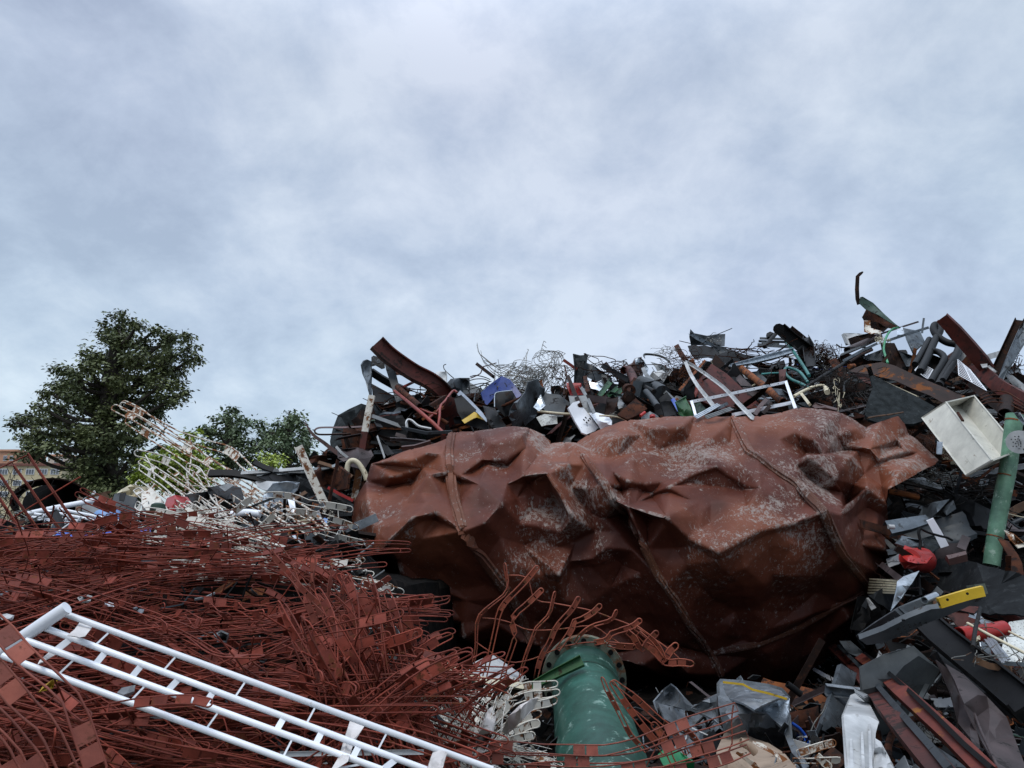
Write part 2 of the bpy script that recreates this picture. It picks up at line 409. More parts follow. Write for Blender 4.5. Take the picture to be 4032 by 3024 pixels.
def sheet_geo(z, poly, off=0.0, d=None, tilt=(0.0, .35), res=9, fold=.03, nfold=3, th=.006, seed=None, bend=None, ragged=0.0):
    """a piece of sheet traced as a polygon; it leans back (tilt, metres per 100 photo-view px right / up), is folded and dented"""
    rs = random.Random(seed if seed is not None else int(poly[0][0] * 13 + poly[0][1] * 7))
    S = [src(z, p[0], p[1]) for p in poly]; O = [p[2] if len(p) > 2 else 0 for p in poly]
    if ragged:
        S2, O2 = [], []
        for i in range(len(S)):
            a, b = S[i], S[(i + 1) % len(S)]; oa, ob = O[i], O[(i + 1) % len(S)]
            L_ = math.dist(a, b); k = max(1, int(L_ / 22))
            for q in range(k):
                t = q / k; jj = ragged if q else 0
                S2.append((a[0] + (b[0] - a[0]) * t + rs.uniform(-1, 1) * jj, a[1] + (b[1] - a[1]) * t + rs.uniform(-1, 1) * jj)); O2.append(oa + (ob - oa) * t)
        S, O = S2, O2
    cx = sum(p[0] for p in S) / len(S); cy = sum(p[1] for p in S) / len(S)
    dc = (D(cx, cy) if d is None else d) - off
    x0, x1 = min(p[0] for p in S), max(p[0] for p in S); y0, y1 = min(p[1] for p in S), max(p[1] for p in S)
    size = max(x1 - x0, y1 - y0); st = max(size / res, 4)
    pts = [Vector(p) for p in S]; nb = len(pts)
    y = y0 + st * .5
    while y < y1:
        x = x0 + st * .5
        while x < x1:
            q = (x + rs.uniform(-.3, .3) * st, y + rs.uniform(-.3, .3) * st)
            if pip(q, S) and min(math.dist(q, s) for s in S) > st * .35: pts.append(Vector(q))
            x += st
        y += st
    ed = [(i, (i + 1) % nb) for i in range(nb)]
    r = delaunay_2d_cdt(pts, ed, [], 1, 1e-4)
    folds = []
    for _ in range(nfold):
        a = rs.uniform(0, math.pi); folds.append((math.cos(a), math.sin(a), rs.uniform(-.35, .35) * size, rs.choice((-1, 1)) * rs.uniform(.5, 1), rs.uniform(.25, .6) * size))
    V = []
    for i, p in enumerate(r[0]):
        wts = 0; oo = 0
        for s, o in zip(S, O):
            ww = 1 / (math.dist(p, s) ** 2 + 1); wts += ww; oo += ww * o
        oo /= wts
        u = (p[0] - cx) / 182.28; v = -(p[1] - cy) / 182.28
        dd = dc + tilt[0] * u + tilt[1] * v - oo
        for (a, b, c, sg, ln) in folds:
            q = abs((p[0] - cx) * a + (p[1] - cy) * b - c) / ln
            dd -= sg * fold * max(0, 1 - q) * size / 182.28 * 5
        dd -= (rs.random() - .5) * fold * .6 * size / 182.28
        if bend: dd -= bend * ((p[0] - cx) / (.5 * size)) ** 2
        V.append(PP(p[0], p[1], max(dd, .4)))
    F = [tuple(f) for f in r[2]]
    G = []
    for f in F:
        a, b, c = V[f[0]], V[f[1]], V[f[2]]
        G.append(f if (b - a).cross(c - a).dot(CAM - a) > 0 else tuple(reversed(f)))
    return solidify(V, G, th)
# ------------------------------------------------------------------ builders for things drawn from photo points
def bar(name, z, path, wpx, prof, m, label=None, cat=None, off=0.0, d=None, roll=0, land=None, sm=1, group=None, parent=None, widths=None):
    p = W(z, path, off, d)
    if sm > 1: p = smooth(p, sm)
    mid = sum(p, Vector()) / len(p); w = msize(z, wpx, mid)
    if widths:
        k = len(widths); ws = []
        for i in range(len(p)):
            t = i / (len(p) - 1) * (k - 1); a = min(int(t), k - 2); ws.append((widths[a] + (widths[a + 1] - widths[a]) * (t - a)) * w)
        widths = ws
    V, F = sweep_geo(p, w, prof, roll, widths=widths)
    o = mesh_obj(name, V, F, m, parent)
    if parent is None: finish(o, label, cat, group, land, m)
    elif label: o['label'] = label
    return o
def tube(name, z, path, rpx, m, label=None, cat=None, off=0.0, d=None, land=None, sm=1, hollow=0, group=None, parent=None, sides=10, taper=None):
    p = W(z, path, off, d)
    if sm > 1: p = smooth(p, sm)
    mid = sum(p, Vector()) / len(p); r = msize(z, rpx, mid)
    rad = [r * (taper[0] + (taper[1] - taper[0]) * i / (len(p) - 1)) for i in range(len(p))] if taper else None
    V, F = pipe_geo(p, r, r * hollow, max(sides, 18), radii=rad) if hollow else tube_geo(p, r, sides, radii=rad)
    o = mesh_obj(name, V, F, m, parent, sharp=50)
    if parent is None: finish(o, label, cat, group, land, m)
    elif label: o['label'] = label
    return o
def sheet(name, z, poly, m, label=None, cat=None, off=0.0, d=None, land=None, group=None, parent=None, **k):
    V, F = sheet_geo(z, poly, off, d, **k)
    o = mesh_obj(name, V, F, m, parent, sharp=28)
    if parent is None: finish(o, label, cat, group, land, m)
    elif label: o['label'] = label
    return o
def finish(o, label, cat, group, land, m):
    tag(o, label, cat, group, None, land)
    if label is None: UNLABELLED.append((o, m if isinstance(m, str) else m[0]))
def wires(name, z, centre, rx, ry, n, rpx, m, label, cat='wire', off=0.0, d=None, land=None, length=9, seed=1, curl=.5, flat=.7):
    rs = random.Random(seed); c = W(z, [centre], off, d)[0]
    a, b = msize(z, rx, c), msize(z, ry, c); r = msize(z, rpx, c); V, F = [], []
    for _ in range(n):
        while True:
            q = Vector((rs.uniform(-1, 1), rs.uniform(-1, 1), rs.uniform(-1, 1)))
            if q.length < 1: break
        dr = Vector((rs.gauss(0, 1), rs.gauss(0, 1), rs.gauss(0, .8))).normalized(); pts = [q.copy()]
        st = .22
        for _ in range(rs.randint(length // 2, length)):
            dr = (dr + Vector((rs.gauss(0, curl), rs.gauss(0, curl), rs.gauss(0, curl))) - pts[-1] * .25 * pts[-1].length).normalized()
            pts.append(pts[-1] + dr * st)
        tube_geo(smooth([c + Vector((p.x * a, p.y * a * flat, p.z * b)) for p in pts], 2), r, 4, V, F)
    o = mesh_obj(name, V, F, m, sharp=80); finish(o, label, cat, None, land, m); return o

# ------------------------------------------------------------------ ground and the mound under the scrap
V = [(-900, -300, 0), (900, -300, 0), (900, 1500, 0), (-900, 1500, 0)]
tag(mesh_obj('ground', V, [(0, 1, 2, 3)], 'yard'), kind='structure')
def build_mound():
    top = [(-500, 1130), (0, 1130), (300, 1120), (560, 1100), (680, 1030), (720, 950), (800, 890), (950, 850), (1200, 840), (1400, 820), (1500, 800), (1700, 790), (1850, 770), (2000, 770), (2212, 805), (2700, 860)]
    us = list(range(-700, 2960, 30)); nr = 70; V, F = [], []
    for i, u in enumerate(us):
        vt = tab(top, u)
        col = []
        for j in range(nr):
            v = vt + 14 + (1960 - vt) * (j / (nr - 1)) ** 1.0
            sx, sy = u * 1.8228, v * 1.8228; d = D(sx, sy) + .5
            p = PP(sx, sy, d); p += Vector((0, .18, .05)) * (noise.noise(p * 1.9) * 1.2 + noise.noise(p * 5) * .6)
            col.append(p)
        pk = col[0]
        back = [pk + Vector((0, .8, -.25)), pk + Vector((0, 3, -pk.z * .5)), Vector((pk.x, pk.y + 6, -.05))]
        V += list(reversed(back)) + col
    k = nr + 3
    for i in range(len(us) - 1):
        for j in range(k - 1):
            F.append((i * k + j, i * k + j + 1, (i + 1) * k + j + 1, (i + 1) * k + j))
    o = mesh_obj('terrain_mound', V, F, 'debris_gap_shade', sharp=30); tag(o, kind='structure')
build_mound()

# ------------------------------------------------------------------ far buildings
def block(name, z, x0, x1, ytop, ybot, d, m, label, rows, cols, wsize, roofm=None, land=None):
    a, b, c = W(z, [(x0, ytop), (x1, ytop), (x0, ybot)], 0, d)
    w, h, dep = b.x - a.x, a.z, 12.0
    r = root(name, Vector((a.x + w / 2, d + dep / 2, 0))); tag(r, label, 'building', None, None, land)
    def bx(nm, p, q, mm, par=r):
        V = [Vector((X, Y, Zz)) for X in (p[0], q[0]) for Y in (p[1], q[1]) for Zz in (p[2], q[2])]
        return mesh_obj(nm, V, [(0, 1, 3, 2), (4, 6, 7, 5), (0, 4, 5, 1), (2, 3, 7, 6), (0, 2, 6, 4), (1, 5, 7, 3)], mm, par)
    bx('wall', (a.x, d, 0), (b.x, d + dep, h), m)
    bx('roof', (a.x - .4, d - .4, h + .01), (b.x + .4, d + dep, h + .5), roofm or 'roof_red')
    for yy in rows:
        for xx in cols:
            p, q = W(z, [(xx, yy), (xx + wsize[0], yy + wsize[1])], 0, d)
            f = bx('window', (p.x, d - .12, q.z), (q.x, d + .02, p.z), 'window_white')
            ww, hh = q.x - p.x, p.z - q.z
            for k in range(3):
                s0 = p.x + ww * (.06 + k * .313); bx('pane', (s0, d - .16, q.z + hh * .1), (s0 + ww * .25, d - .11, p.z - hh * .1), 'glass_dark', f)
        # sill band
    return r
block('apartment_building', 'A', -260, 390, 1082, 1300, 150, 'render_beige', 'beige apartment block with rows of white windows behind the rusty drum', (1100, 1170, 1240), (-160, -80, 0, 84, 165, 246, 318), (48, 35), 'roof_red', 'the beige apartment block')
block('apartment_building', 'A', -300, 110, 992, 1300, 190, 'render_orange', 'orange apartment block standing tallest at the left edge', (1018,), (-130, -60, 24, 64), (18, 32), 'render_orange', 'the orange apartment block')
block('apartment_building', 'A', 300, 425, 1022, 1300, 200, 'render_cream', 'pale peach apartment block half hidden behind the big dark tree', (1040, 1075), (340, 372), (18, 22), 'render_orange')

# ------------------------------------------------------------------ trees
def tree(name, z, clumps, trunk, d, leafm, label, n_tw, n_leaf, ls, land=None, tr=.35, flat=.8, seed=1):
    rs = random.Random(seed)
    base = W(z, [trunk[0]], 0, d)[0]; bottom = Vector((base.x, base.y, 0))
    r = root(name, bottom); tag(r, label, 'tree', None, None, land)
    C = []
    for (x, y, q) in clumps:
        c = W(z, [(x, y)], rs.uniform(-1, 1) * 2.2 * d / 40, d)[0]; C.append((c, msize(z, q, c)))
    V, F = [], []
    tp = [bottom] + W(z, trunk, 0, d)
    tube_geo(smooth(tp, 4), tr, 9, V, F, radii=None)
    sp = smooth(tp, 6)
    for (c, q) in C:
        s = min(sp, key=lambda p: (p - c).length + abs(p.z - c.z + q * 1.4) * .8)
        m1 = s.lerp(c, .5) + Vector((rs.uniform(-.3, .3), rs.uniform(-.3, .3), -.12 * (c - s).length)) 
        path = smooth([s, m1, c, c + (c - m1) * .1], 4); nn = len(path)
        tube_geo(path, .1, 6, V, F, radii=[tr * .34 * (1 - .9 * i / nn) for i in range(nn)])
        for _ in range(5):
            e = c + Vector((rs.gauss(0, 1), rs.gauss(0, 1), rs.gauss(.2, 1))).normalized() * q * .75
            tube_geo(smooth([c - Vector((0, 0, q * .3)), c.lerp(e, .5), e], 3), .03, 4, V, F, radii=[.03, .027, .024, .02, .016, .012, .008])
    mesh_obj('trunk', V, F, 'bark', r)
    V, F = [], []
    for (c, q) in C:
        k = max(5, int(n_tw * (q ** 2)))
        for _ in range(k):
            dr = Vector((rs.gauss(0, 1), rs.gauss(0, 1), rs.gauss(0, 1))).normalized() * (rs.random() ** .6)
            t = c + Vector((dr.x, dr.y, dr.z * flat)) * q * 1.05
            tw = rs.uniform(.35, .62) * ls * 3.2; hd = Vector((dr.x, dr.y, -.15)).normalized() if dr.length > .01 else Vector((1, 0, 0))
            for _ in range(n_leaf):
                o = Vector((rs.gauss(0, .6), rs.gauss(0, .6), rs.gauss(0, .42))) * tw
                p = t + o; a = (hd + Vector((rs.gauss(0, .7), rs.gauss(0, .7), rs.gauss(-.25, .45)))).normalized()
                b = a.cross(Vector((rs.gauss(0, .5), rs.gauss(0, .5), 1))).normalized(); s = ls * rs.uniform(.6, 1.3)
                i = len(V); nrm = a.cross(b)
                V += [p, p + a * s * .5 + b * s * .3 - nrm * s * .06, p + a * s, p + a * s * .5 - b * s * .3 - nrm * s * .06]; F.append((i, i + 1, i + 2, i + 3))
    mesh_obj('crown', V, F, leafm, r, sharp=180)
    return r
big = [(x_, y_, q_ * .9) for x_, y_, q_ in [(460, 590, 75), (340, 700, 62), (520, 640, 70), (1010, 480, 80), (900, 320, 60), (640, 400, 70), (760, 150, 45), (1060, 400, 70), (1100, 560, 60), (400, 780, 70), (260, 720, 45), (650, 660, 80), (560, 860, 80), (780, 660, 80), (920, 660, 70), (740, 220, 100), (690, 300, 75), (850, 210, 55), (800, 300, 70), (960, 240, 45), (1050, 290, 80), (1140, 265, 55), (1170, 350, 55), (1190, 420, 60), (1120, 480, 60), (980, 400, 90), (860, 420, 100), (740, 430, 80), (580, 400, 70), (560, 480, 70), (420, 490, 70), (480, 540, 55), (630, 580, 95), (760, 560, 95), (900, 560, 80), (1000, 580, 85), (1080, 660, 60), (1130, 640, 35), (350, 610, 65), (310, 630, 40), (440, 660, 80), (560, 720, 90), (700, 760, 100), (850, 740, 110), (980, 740, 80), (1030, 700, 50), (200, 780, 75), (130, 820, 48), (310, 790, 75), (250, 880, 70), (170, 900, 40), (240, 980, 75), (180, 1010, 55), (340, 960, 75), (440, 880, 100), (520, 980, 120), (680, 930, 130), (800, 900, 100), (820, 1020, 90), (920, 880, 70), (600, 1110, 120), (760, 1120, 110), (480, 1140, 80), (700, 1200, 110), (850, 1150, 50), (990, 970, 32), (560, 1230, 90), (640, 1290, 100), (780, 1270, 90)]]
tree('tree', 'A', big, [(690, 1300), (680, 1000), (670, 760), (690, 520), (740, 330)], 42, 'leaf_dark', 'big dark green tree with a ragged open crown behind the white racks', 24, 34, .24, 'the big dark tree', .45, seed=3)
tree('tree', 'A', [(1430, 735, 40), (1400, 790, 55), (1500, 800, 45), (1480, 860, 70), (1350, 870, 60), (1280, 860, 36), (1420, 930, 85), (1330, 960, 60), (1520, 940, 75), (1400, 1020, 80), (1500, 1040, 80), (1320, 1050, 50), (1440, 1100, 70)], [(1430, 1150), (1425, 950), (1425, 780)], 46, 'leaf_mid', 'middle sized green tree with layered tufts right of the big dark tree', 22, 30, .25, 'the layered green tree', .25, .6, seed=5)
tree('tree', 'A', [(1810, 780, 60), (1860, 800, 45), (1740, 850, 75), (1890, 880, 75), (1660, 870, 55), (1600, 830, 28), (1650, 930, 65), (1780, 930, 95), (1900, 960, 65), (1700, 980, 75), (1830, 1020, 80), (1600, 960, 40), (1920, 1030, 45)], [(1790, 1150), (1790, 950), (1800, 820)], 44, 'leaf_mid', 'bushy grey green tree just left of the grey felt covered sheet', 22, 30, .25, 'the bushy grey green tree', .25, seed=6)
tree('tree', 'A', [(1100, 1000, 42), (1210, 960, 38), (1200, 890, 22), (1000, 1060, 62), (1100, 1090, 90), (1240, 1050, 66), (1270, 1160, 60), (960, 1120, 62), (1060, 1180, 80), (1180, 1180, 85), (900, 1160, 50), (1040, 1130, 70), (950, 1060, 50), (1150, 1030, 60), (1290, 1100, 50)], [(1110, 1240), (1105, 1100), (1110, 1000)], 30, 'leaf_yellow', 'bright yellow green young tree seen through the white rusty racks', 75, 26, .2, 'the yellow green tree', .12, .6, seed=8)
tree('bush', 'A', [(1680, 1050, 42), (1640, 1080, 40), (1720, 1060, 40), (1690, 1100, 50), (1640, 1020, 20)], [(1680, 1140), (1680, 1080)], 30, 'leaf_yellow', 'small yellow green bush below the bushy grey green tree', 80, 20, .17, None, .06, seed=9)

# ------------------------------------------------------------------ the crushed red tank
def build_tank():
    YR, K = 6.75, 1.25
    rim = [(78, 500), (84, 440), (95, 385), (130, 320), (150, 255), (190, 240), (300, 205), (380, 180), (425, 162), (440, 148), (465, 142), (520, 140), (590, 130), (640, 122), (720, 130), (770, 150), (799, 172), (800, 184), (850, 181), (895, 183), (940, 152), (1000, 122), (1080, 100), (1200, 88), (1320, 84), (1460, 86), (1560, 86), (1640, 70), (1700, 56), (1770, 58), (1850, 72), (1900, 96), (1945, 126), (2000, 100), (2060, 82, -.08), (2085, 108, -.1), (2100, 150, -.1), (2160, 200, -.05), (2208, 242, .1), (2195, 258, .16), (2130, 290, .3), (2030, 345, .5), (2020, 400, .42), (2022, 460), (2026, 520), (2015, 600), (1980, 680), (1940, 760), (1870, 880), (1800, 960), (1720, 1010), (1640, 1050), (1560, 1085), (1400, 1075), (1250, 1030), (1060, 990), (900, 960), (700, 960), (560, 930), (430, 870), (330, 770), (240, 680), (190, 648), (150, 640), (110, 600), (84, 550)]
    pts = [(340, 270, .30), (300, 325, .12), (220, 300, .26), (200, 340, .12), (140, 390, .38), (280, 400, .52), (210, 540, .78), (170, 570, .70), (160, 480, .58), (300, 450, .82), (350, 400, .68), (385, 430, .72), (330, 360, .56), (360, 300, .52), (430, 265, .42), (415, 290, .48), (470, 300, .46), (460, 200, .24), (550, 240, .36), (500, 380, .64), (540, 330, .60), (580, 250, .32), (640, 242, .40), (620, 400, .72), (650, 600, .62), (480, 500, .80), (560, 470, .80), (700, 300, .62), (680, 380, .56), (640, 330, .58), (790, 290, .66), (760, 220, .30), (797, 240, .36), (720, 322, .46), (880, 450, .78), (830, 400, .46), (940, 430, .55), (905, 380, .5), (830, 655, .74), (870, 608, .60), (700, 550, .52), (560, 600, .60), (400, 640, .52), (250, 600, .62), (500, 750, .48), (650, 730, .54), (800, 760, .55), (950, 600, .62), (960, 500, .58), (430, 750, .40), (700, 850, .36), (600, 830, .42), (350, 690, .46), (760, 480, .62), (740, 420, .52), (780, 600, .58), (890, 540, .56), (1000, 560, .66),
           (890, 192, .30), (920, 260, .50), (862, 255, .56), (980, 320, .66), (1000, 332, .76), (1060, 335, .60), (1085, 320, .72), (1080, 410, .86), (1030, 390, .80), (1110, 398, .74), (1170, 362, .56), (1140, 330, .62), (1232, 340, .70), (1205, 322, .56), (1300, 300, .60), (1400, 264, .62), (1320, 262, .46), (1250, 250, .35), (1180, 228, .38), (1190, 205, .28), (1100, 222, .44), (1040, 230, .40), (950, 210, .30), (1130, 150, .20), (1300, 160, .24), (1480, 112, .12), (1450, 190, .30), (1520, 210, .44), (1600, 270, .54), (1500, 330, .60), (1560, 345, .72), (1430, 345, .58), (1440, 400, .72), (1330, 400, .72), (1700, 330, .68), (1690, 262, .50), (1740, 305, .42), (1735, 232, .56), (1755, 165, .40), (1728, 215, .28), (1800, 112, .26), (1640, 112, .20), (1870, 190, .16), (1940, 165, .14), (1960, 200, .28), (1880, 235, .40), (1840, 150, .22), (2060, 165, .02), (2085, 210, .14), (1990, 240, .26), (2130, 215, .08), (2120, 250, .2), (2060, 290, .38), (1950, 345, .46), (1900, 330, .32), (1880, 375, .24), (1830, 310, .52), (2000, 335, .30), (1940, 290, .26), (1850, 440, .78), (1790, 430, .88), (1935, 500, .46), (1680, 472, .86), (1550, 500, .92), (1410, 577, .98), (1300, 525, .86), (1220, 450, .92), (1150, 480, .70), (1250, 560, .74), (1150, 560, .76), (1130, 650, .64), (1190, 662, .72), (1060, 620, .54), (1020, 700, .52), (1300, 700, .68), (1450, 700, .74), (1600, 650, .74), (1750, 600, .74), (1860, 585, .74), (1950, 690, .30), (1900, 720, .42), (1300, 832, .58), (1450, 840, .52), (1600, 850, .50), (1750, 800, .48), (1850, 765, .40), (1380, 942, .36), (1550, 910, .42), (1800, 870, .28), (1700, 960, .20), (1500, 1000, .20), (1200, 900, .36), (1000, 850, .36), (850, 880, .26), (1100, 800, .46), (950, 760, .5)]
    cre = [[(150, 640, .3), (210, 540), (300, 450), (385, 430)], [(150, 255), (340, 270)], [(200, 340), (300, 325), (340, 270)], [(360, 300), (280, 400), (300, 450)],
           [(440, 148), (430, 265), (480, 500), (650, 730), (700, 850)], [(415, 290), (470, 300), (540, 330), (580, 250)], [(550, 240), (640, 242)],
           [(800, 184), (797, 240), (790, 290), (720, 322), (680, 380)], [(790, 290), (880, 450), (890, 540), (830, 655)], [(830, 655), (870, 608), (950, 600), (1000, 560)], [(700, 550), (830, 655)], [(740, 420), (760, 480), (700, 550)],
           [(890, 192), (1000, 332), (1030, 390), (1080, 410), (1190, 662), (1300, 832), (1380, 942)], [(1085, 320), (1140, 330), (1170, 362), (1110, 398)], [(1060, 335), (1085, 320)],
           [(1080, 410), (1220, 450), (1300, 525), (1410, 577), (1550, 500), (1680, 472), (1790, 430), (1850, 440)], [(1140, 330), (1205, 322), (1300, 300), (1400, 264), (1500, 330), (1560, 345)], [(1170, 362), (1232, 340), (1430, 345)],
           [(1460, 86), (1520, 210), (1600, 270), (1700, 330), (1790, 430), (1860, 585), (1950, 690)], [(1770, 58), (1755, 165), (1728, 215), (1735, 232), (1740, 305)], [(1728, 215), (1690, 262)],
           [(1840, 150), (1870, 190), (1960, 200), (2060, 165)], [(1735, 232), (1830, 310), (1880, 375), (1950, 345)], [(1900, 330), (1880, 235)], [(1990, 240), (1960, 200)], [(1990, 240), (2085, 210), (2130, 215)], [(2060, 82), (2060, 165), (2085, 210)], [(1850, 440), (1950, 345)],
           [(1380, 942), (1550, 910), (1850, 765), (1940, 760)], [(900, 960), (1200, 900), (1380, 942)], [(250, 600), (350, 690), (500, 750), (650, 730)], [(1190, 662), (1130, 650), (1060, 620)], [(1180, 228), (1190, 205), (1040, 230)]]
    # overhanging lips: the sheet tucks back in right under these ridges
    for lip, dy, db in (([(415, 290), (470, 300), (550, 240), (640, 242)], 20, .13), ([(700, 300), (790, 290)], 26, .16), ([(1060, 335), (1085, 320), (1140, 330)], 20, .12), ([(1170, 362), (1232, 340), (1300, 300), (1400, 264), (1500, 330)], 16, .05), ([(1220, 450), (1300, 525), (1410, 577), (1550, 500), (1680, 472), (1790, 430)], 22, .10), ([(830, 655), (870, 608), (950, 600)], 24, .12), ([(210, 540), (300, 450), (385, 430)], 24, .14), ([(1870, 190), (1960, 200), (2060, 165)], 18, .10), ([(1735, 232), (1830, 310), (1880, 375)], 20, .10), ([(1085, 410), (1220, 450)], 22, .1), ([(1990, 240), (2085, 210)], 16, .08)):
        dd = {(q[0], q[1]): q[2] for q in pts}; low = []
        for k, (x, y) in enumerate(lip):
            q = (x + (5 if k % 2 else -4), y + dy + (k % 3) * 3)
            if min(math.dist(q, o) for o in dd) > 10: pts.append((q[0], q[1], dd.get((x, y), .5) - db * .5)); low.append(q)
        for k in range(len(lip) - 1):
            m_ = ((lip[k][0] + lip[k + 1][0]) / 2, (lip[k][1] + lip[k + 1][1]) / 2 + dy * .8); b_ = (dd.get(lip[k], .5) + dd.get(lip[k + 1], .5)) / 2
            if min(math.dist(m_, o[:2]) for o in pts) > 12: pts.append((m_[0], m_[1], b_ - db * .42))
        if len(lip) > 1: cre.append([tuple(q) for q in lip])
    rj = random.Random(31)
    for _ in range(900):                                   # small random dents in the open panels
        q = (rj.uniform(90, 2020), rj.uniform(110, 1040))
        if pip(q, [o[:2] for o in rim]) and min(math.dist(q, o[:2]) for o in pts) > 46 and min(math.dist(q, o[:2]) for o in rim) > 30:
            near = sorted(pts, key=lambda o: math.dist(q, o[:2]))[:5]; ws = [1 / (math.dist(q, o[:2]) + 8) ** 2 for o in near]
            pts.append((q[0], q[1], sum(w * o[2] for w, o in zip(ws, near)) / sum(ws) + rj.uniform(-.02, .02)))
    P, dep, ix = [], [], {}
    def add(x, y, b):
        if (x, y) in ix: return ix[(x, y)]
        ix[(x, y)] = len(P); P.append(Vector((x, y))); dep.append(b); return ix[(x, y)]
    for q in rim: add(q[0], q[1], q[2] if len(q) > 2 else 0)
    rim = [q[:2] for q in rim]
    nb = len(P)
    for x, y, b in pts: add(x, y, b)
    ed = [(i, (i + 1) % nb) for i in range(nb)]; ce = set()
    for c in cre:
        ids = [ix[(q[0], q[1])] for q in c if (q[0], q[1]) in ix]
        for a, b in zip(ids, ids[1:]): ed.append((a, b)); ce.add((min(a, b), max(a, b)))
    r = delaunay_2d_cdt(P, ed, [], 1, 1e-3)
    vo, eo, fo, ov, oe, of = r
    n = len(vo); val = []
    full = list(range(len(P)))
    def basev(x, y):
        a = b = 0
        for q in full:
            k = math.exp(-((x - P[q].x) ** 2 + (y - P[q].y) ** 2) / 2 / 130 ** 2); a += k * dep[q]; b += k
        return a / b
    for i in range(n):
        if ov[i]: val.append(dep[ov[i][0]])
        else: val.append(sum(dep[q] / (math.dist(vo[i], P[q]) + 1) ** 2 for q in range(len(P))) / sum(1 / (math.dist(vo[i], P[q]) + 1) ** 2 for q in range(len(P))))
    rq = random.Random(5)
    for i in range(n):
        if not (ov[i] and ov[i][0] < nb):
            bb = basev(vo[i].x, vo[i].y); val[i] = max(-.02, bb * 1.04 + (val[i] - bb) * 1.1)
    isrim = [bool(ov[i]) and ov[i][0] < nb for i in range(n)]
    front = []
    for i, p in enumerate(vo):
        sx, sy = src('G', p[0], p[1]); front.append(PP(sx, sy, YR - val[i] * K))
    creased = {}
    rq = random.Random(11)
    for k, (p_, q_) in enumerate(eo):
        key = (min(p_, q_), max(p_, q_)); c_ = 0.0
        for q in oe[k]:
            i, j = ed[q]
            if (min(i, j), max(i, j)) in ce: c_ = 1.0
        if c_ == 0: c_ = .55 if isrim[p_] and isrim[q_] else rq.choice((.0, .5, .85, .95, .97))
        creased[key] = c_
    NS = 14
    def grid(front, rimshare, flip):
        """split every facet into a fine grid; keep creases sharp, relax the rest"""
        V, F, lock, ids, bary = [], [], [], {}, []
        def vid(key, co, lk):
            if key in ids:
                lock[ids[key]] = max(lock[ids[key]], lk); return ids[key]
            ids[key] = len(V); V.append(co); lock.append(lk); return ids[key]
        for fi, f in enumerate(fo):
            A, B, C = f[0], f[1], f[2]; g = {}
            for i in range(NS + 1):
                for j in range(NS + 1 - i):
                    k = NS - i - j; co = (front[A] * k + front[B] * i + front[C] * j) / NS
                    if k == NS: key, lk = ('v', A), 1 if isrim[A] else .6
                    elif i == NS: key, lk = ('v', B), 1 if isrim[B] else .6
                    elif j == NS: key, lk = ('v', C), 1 if isrim[C] else .6
                    else:
                        e = (A, B, i) if j == 0 else (A, C, j) if i == 0 else (B, C, j) if k == 0 else None
                        if e:
                            p_, q_, n_ = e
                            if p_ > q_: p_, q_, n_ = q_, p_, NS - n_
                            rim_ = isrim[p_] and isrim[q_] and len([1 for ff in fo if p_ in ff and q_ in ff]) == 1
                            key, lk = ('e', p_, q_, n_), 1.0 if rim_ else creased.get((p_, q_), 0) * .97
                        else: key, lk = ('f', fi, i, j), 0.0
                    g[(i, j)] = vid(key, co, lk)
            for i in range(NS):
                for j in range(NS - i):
                    t = [(g[(i, j)], g[(i + 1, j)], g[(i, j + 1)])]
                    if i + j < NS - 1: t.append((g[(i + 1, j)], g[(i + 1, j + 1)], g[(i, j + 1)]))
                    F += t
        x, y, z = V[F[0][0]], V[F[0][1]], V[F[0][2]]
        nbr = [set() for _ in V]
        for f in F:
            for q in range(3): nbr[f[q]].add(f[(q + 1) % 3]); nbr[f[(q + 1) % 3]].add(f[q])
        nbr = [list(q) for q in nbr]
        for it in range(6):
            W2 = []
            for i, v in enumerate(V):
                if lock[i] >= 1 or not nbr[i]: W2.append(v); continue
                m = Vector()
                for q in nbr[i]: m += V[q]
                W2.append(v.lerp(m / len(nbr[i]), .6 * (1 - lock[i])))
            V = W2
        F2 = []
        for f in F:
            p_, q_, r_ = V[f[0]], V[f[1]], V[f[2]]
            up = (q_ - p_).cross(r_ - p_).dot(CAM - p_) > 0
            F2.append(f)
        return V, F2, ids
    fr_V, fr_F, ids = grid(front, True, False)
    # orient by the picture winding of each facet
    def orient(F, V, want):
        s_ = 0
        for f in F: s_ += (V[f[1]] - V[f[0]]).cross(V[f[2]] - V[f[0]]).dot(CAM - V[f[0]])
        return F if (s_ > 0) == want else [tuple(reversed(f)) for f in F]
    fr_F = orient(fr_F, fr_V, True)
    bk = []
    for i in range(n):
        if isrim[i]: bk.append(front[i])
        else:
            x, y = vo[i]; e = 1 - min(1, ((x - 1080) / 1060) ** 2); g = 1 - min(1, abs((y - 520) / 520) ** 2); sx, sy = src('G', x, y)
            bk.append(PP(sx, sy, YR + .15 + .95 * math.sqrt(max(e, 0) * max(g, 0)) + noise.noise(Vector((x * .01, y * .01, 5))) * .12))
    bk_V, bk_F, ids2 = grid(bk, True, True); bk_F = orient(bk_F, bk_V, False)
    nrm = [Vector() for _ in fr_V]
    for f in fr_F:
        q = (fr_V[f[1]] - fr_V[f[0]]).cross(fr_V[f[2]] - fr_V[f[0]])
        for i in f: nrm[i] += q
    V = []
    for p, q in zip(fr_V, nrm):
        q = q.normalized()
        s1 = 1 - abs(noise.noise(p * 2.1 + Vector((3, 0, 0)))) * 2.2
        t1 = 1 - abs(noise.noise(p * 4.7)) * 2.2
        f1 = noise.noise(p * 1.1 + Vector((0, 7, 0)))
        V.append(p + q * (.022 * s1 * max(0, f1 + .35) + .012 * t1 * max(0, .5 - f1) + .003 * (1 - 2 * abs(noise.noise(p * 9))) + .012 * noise.noise(p * 3.1)))
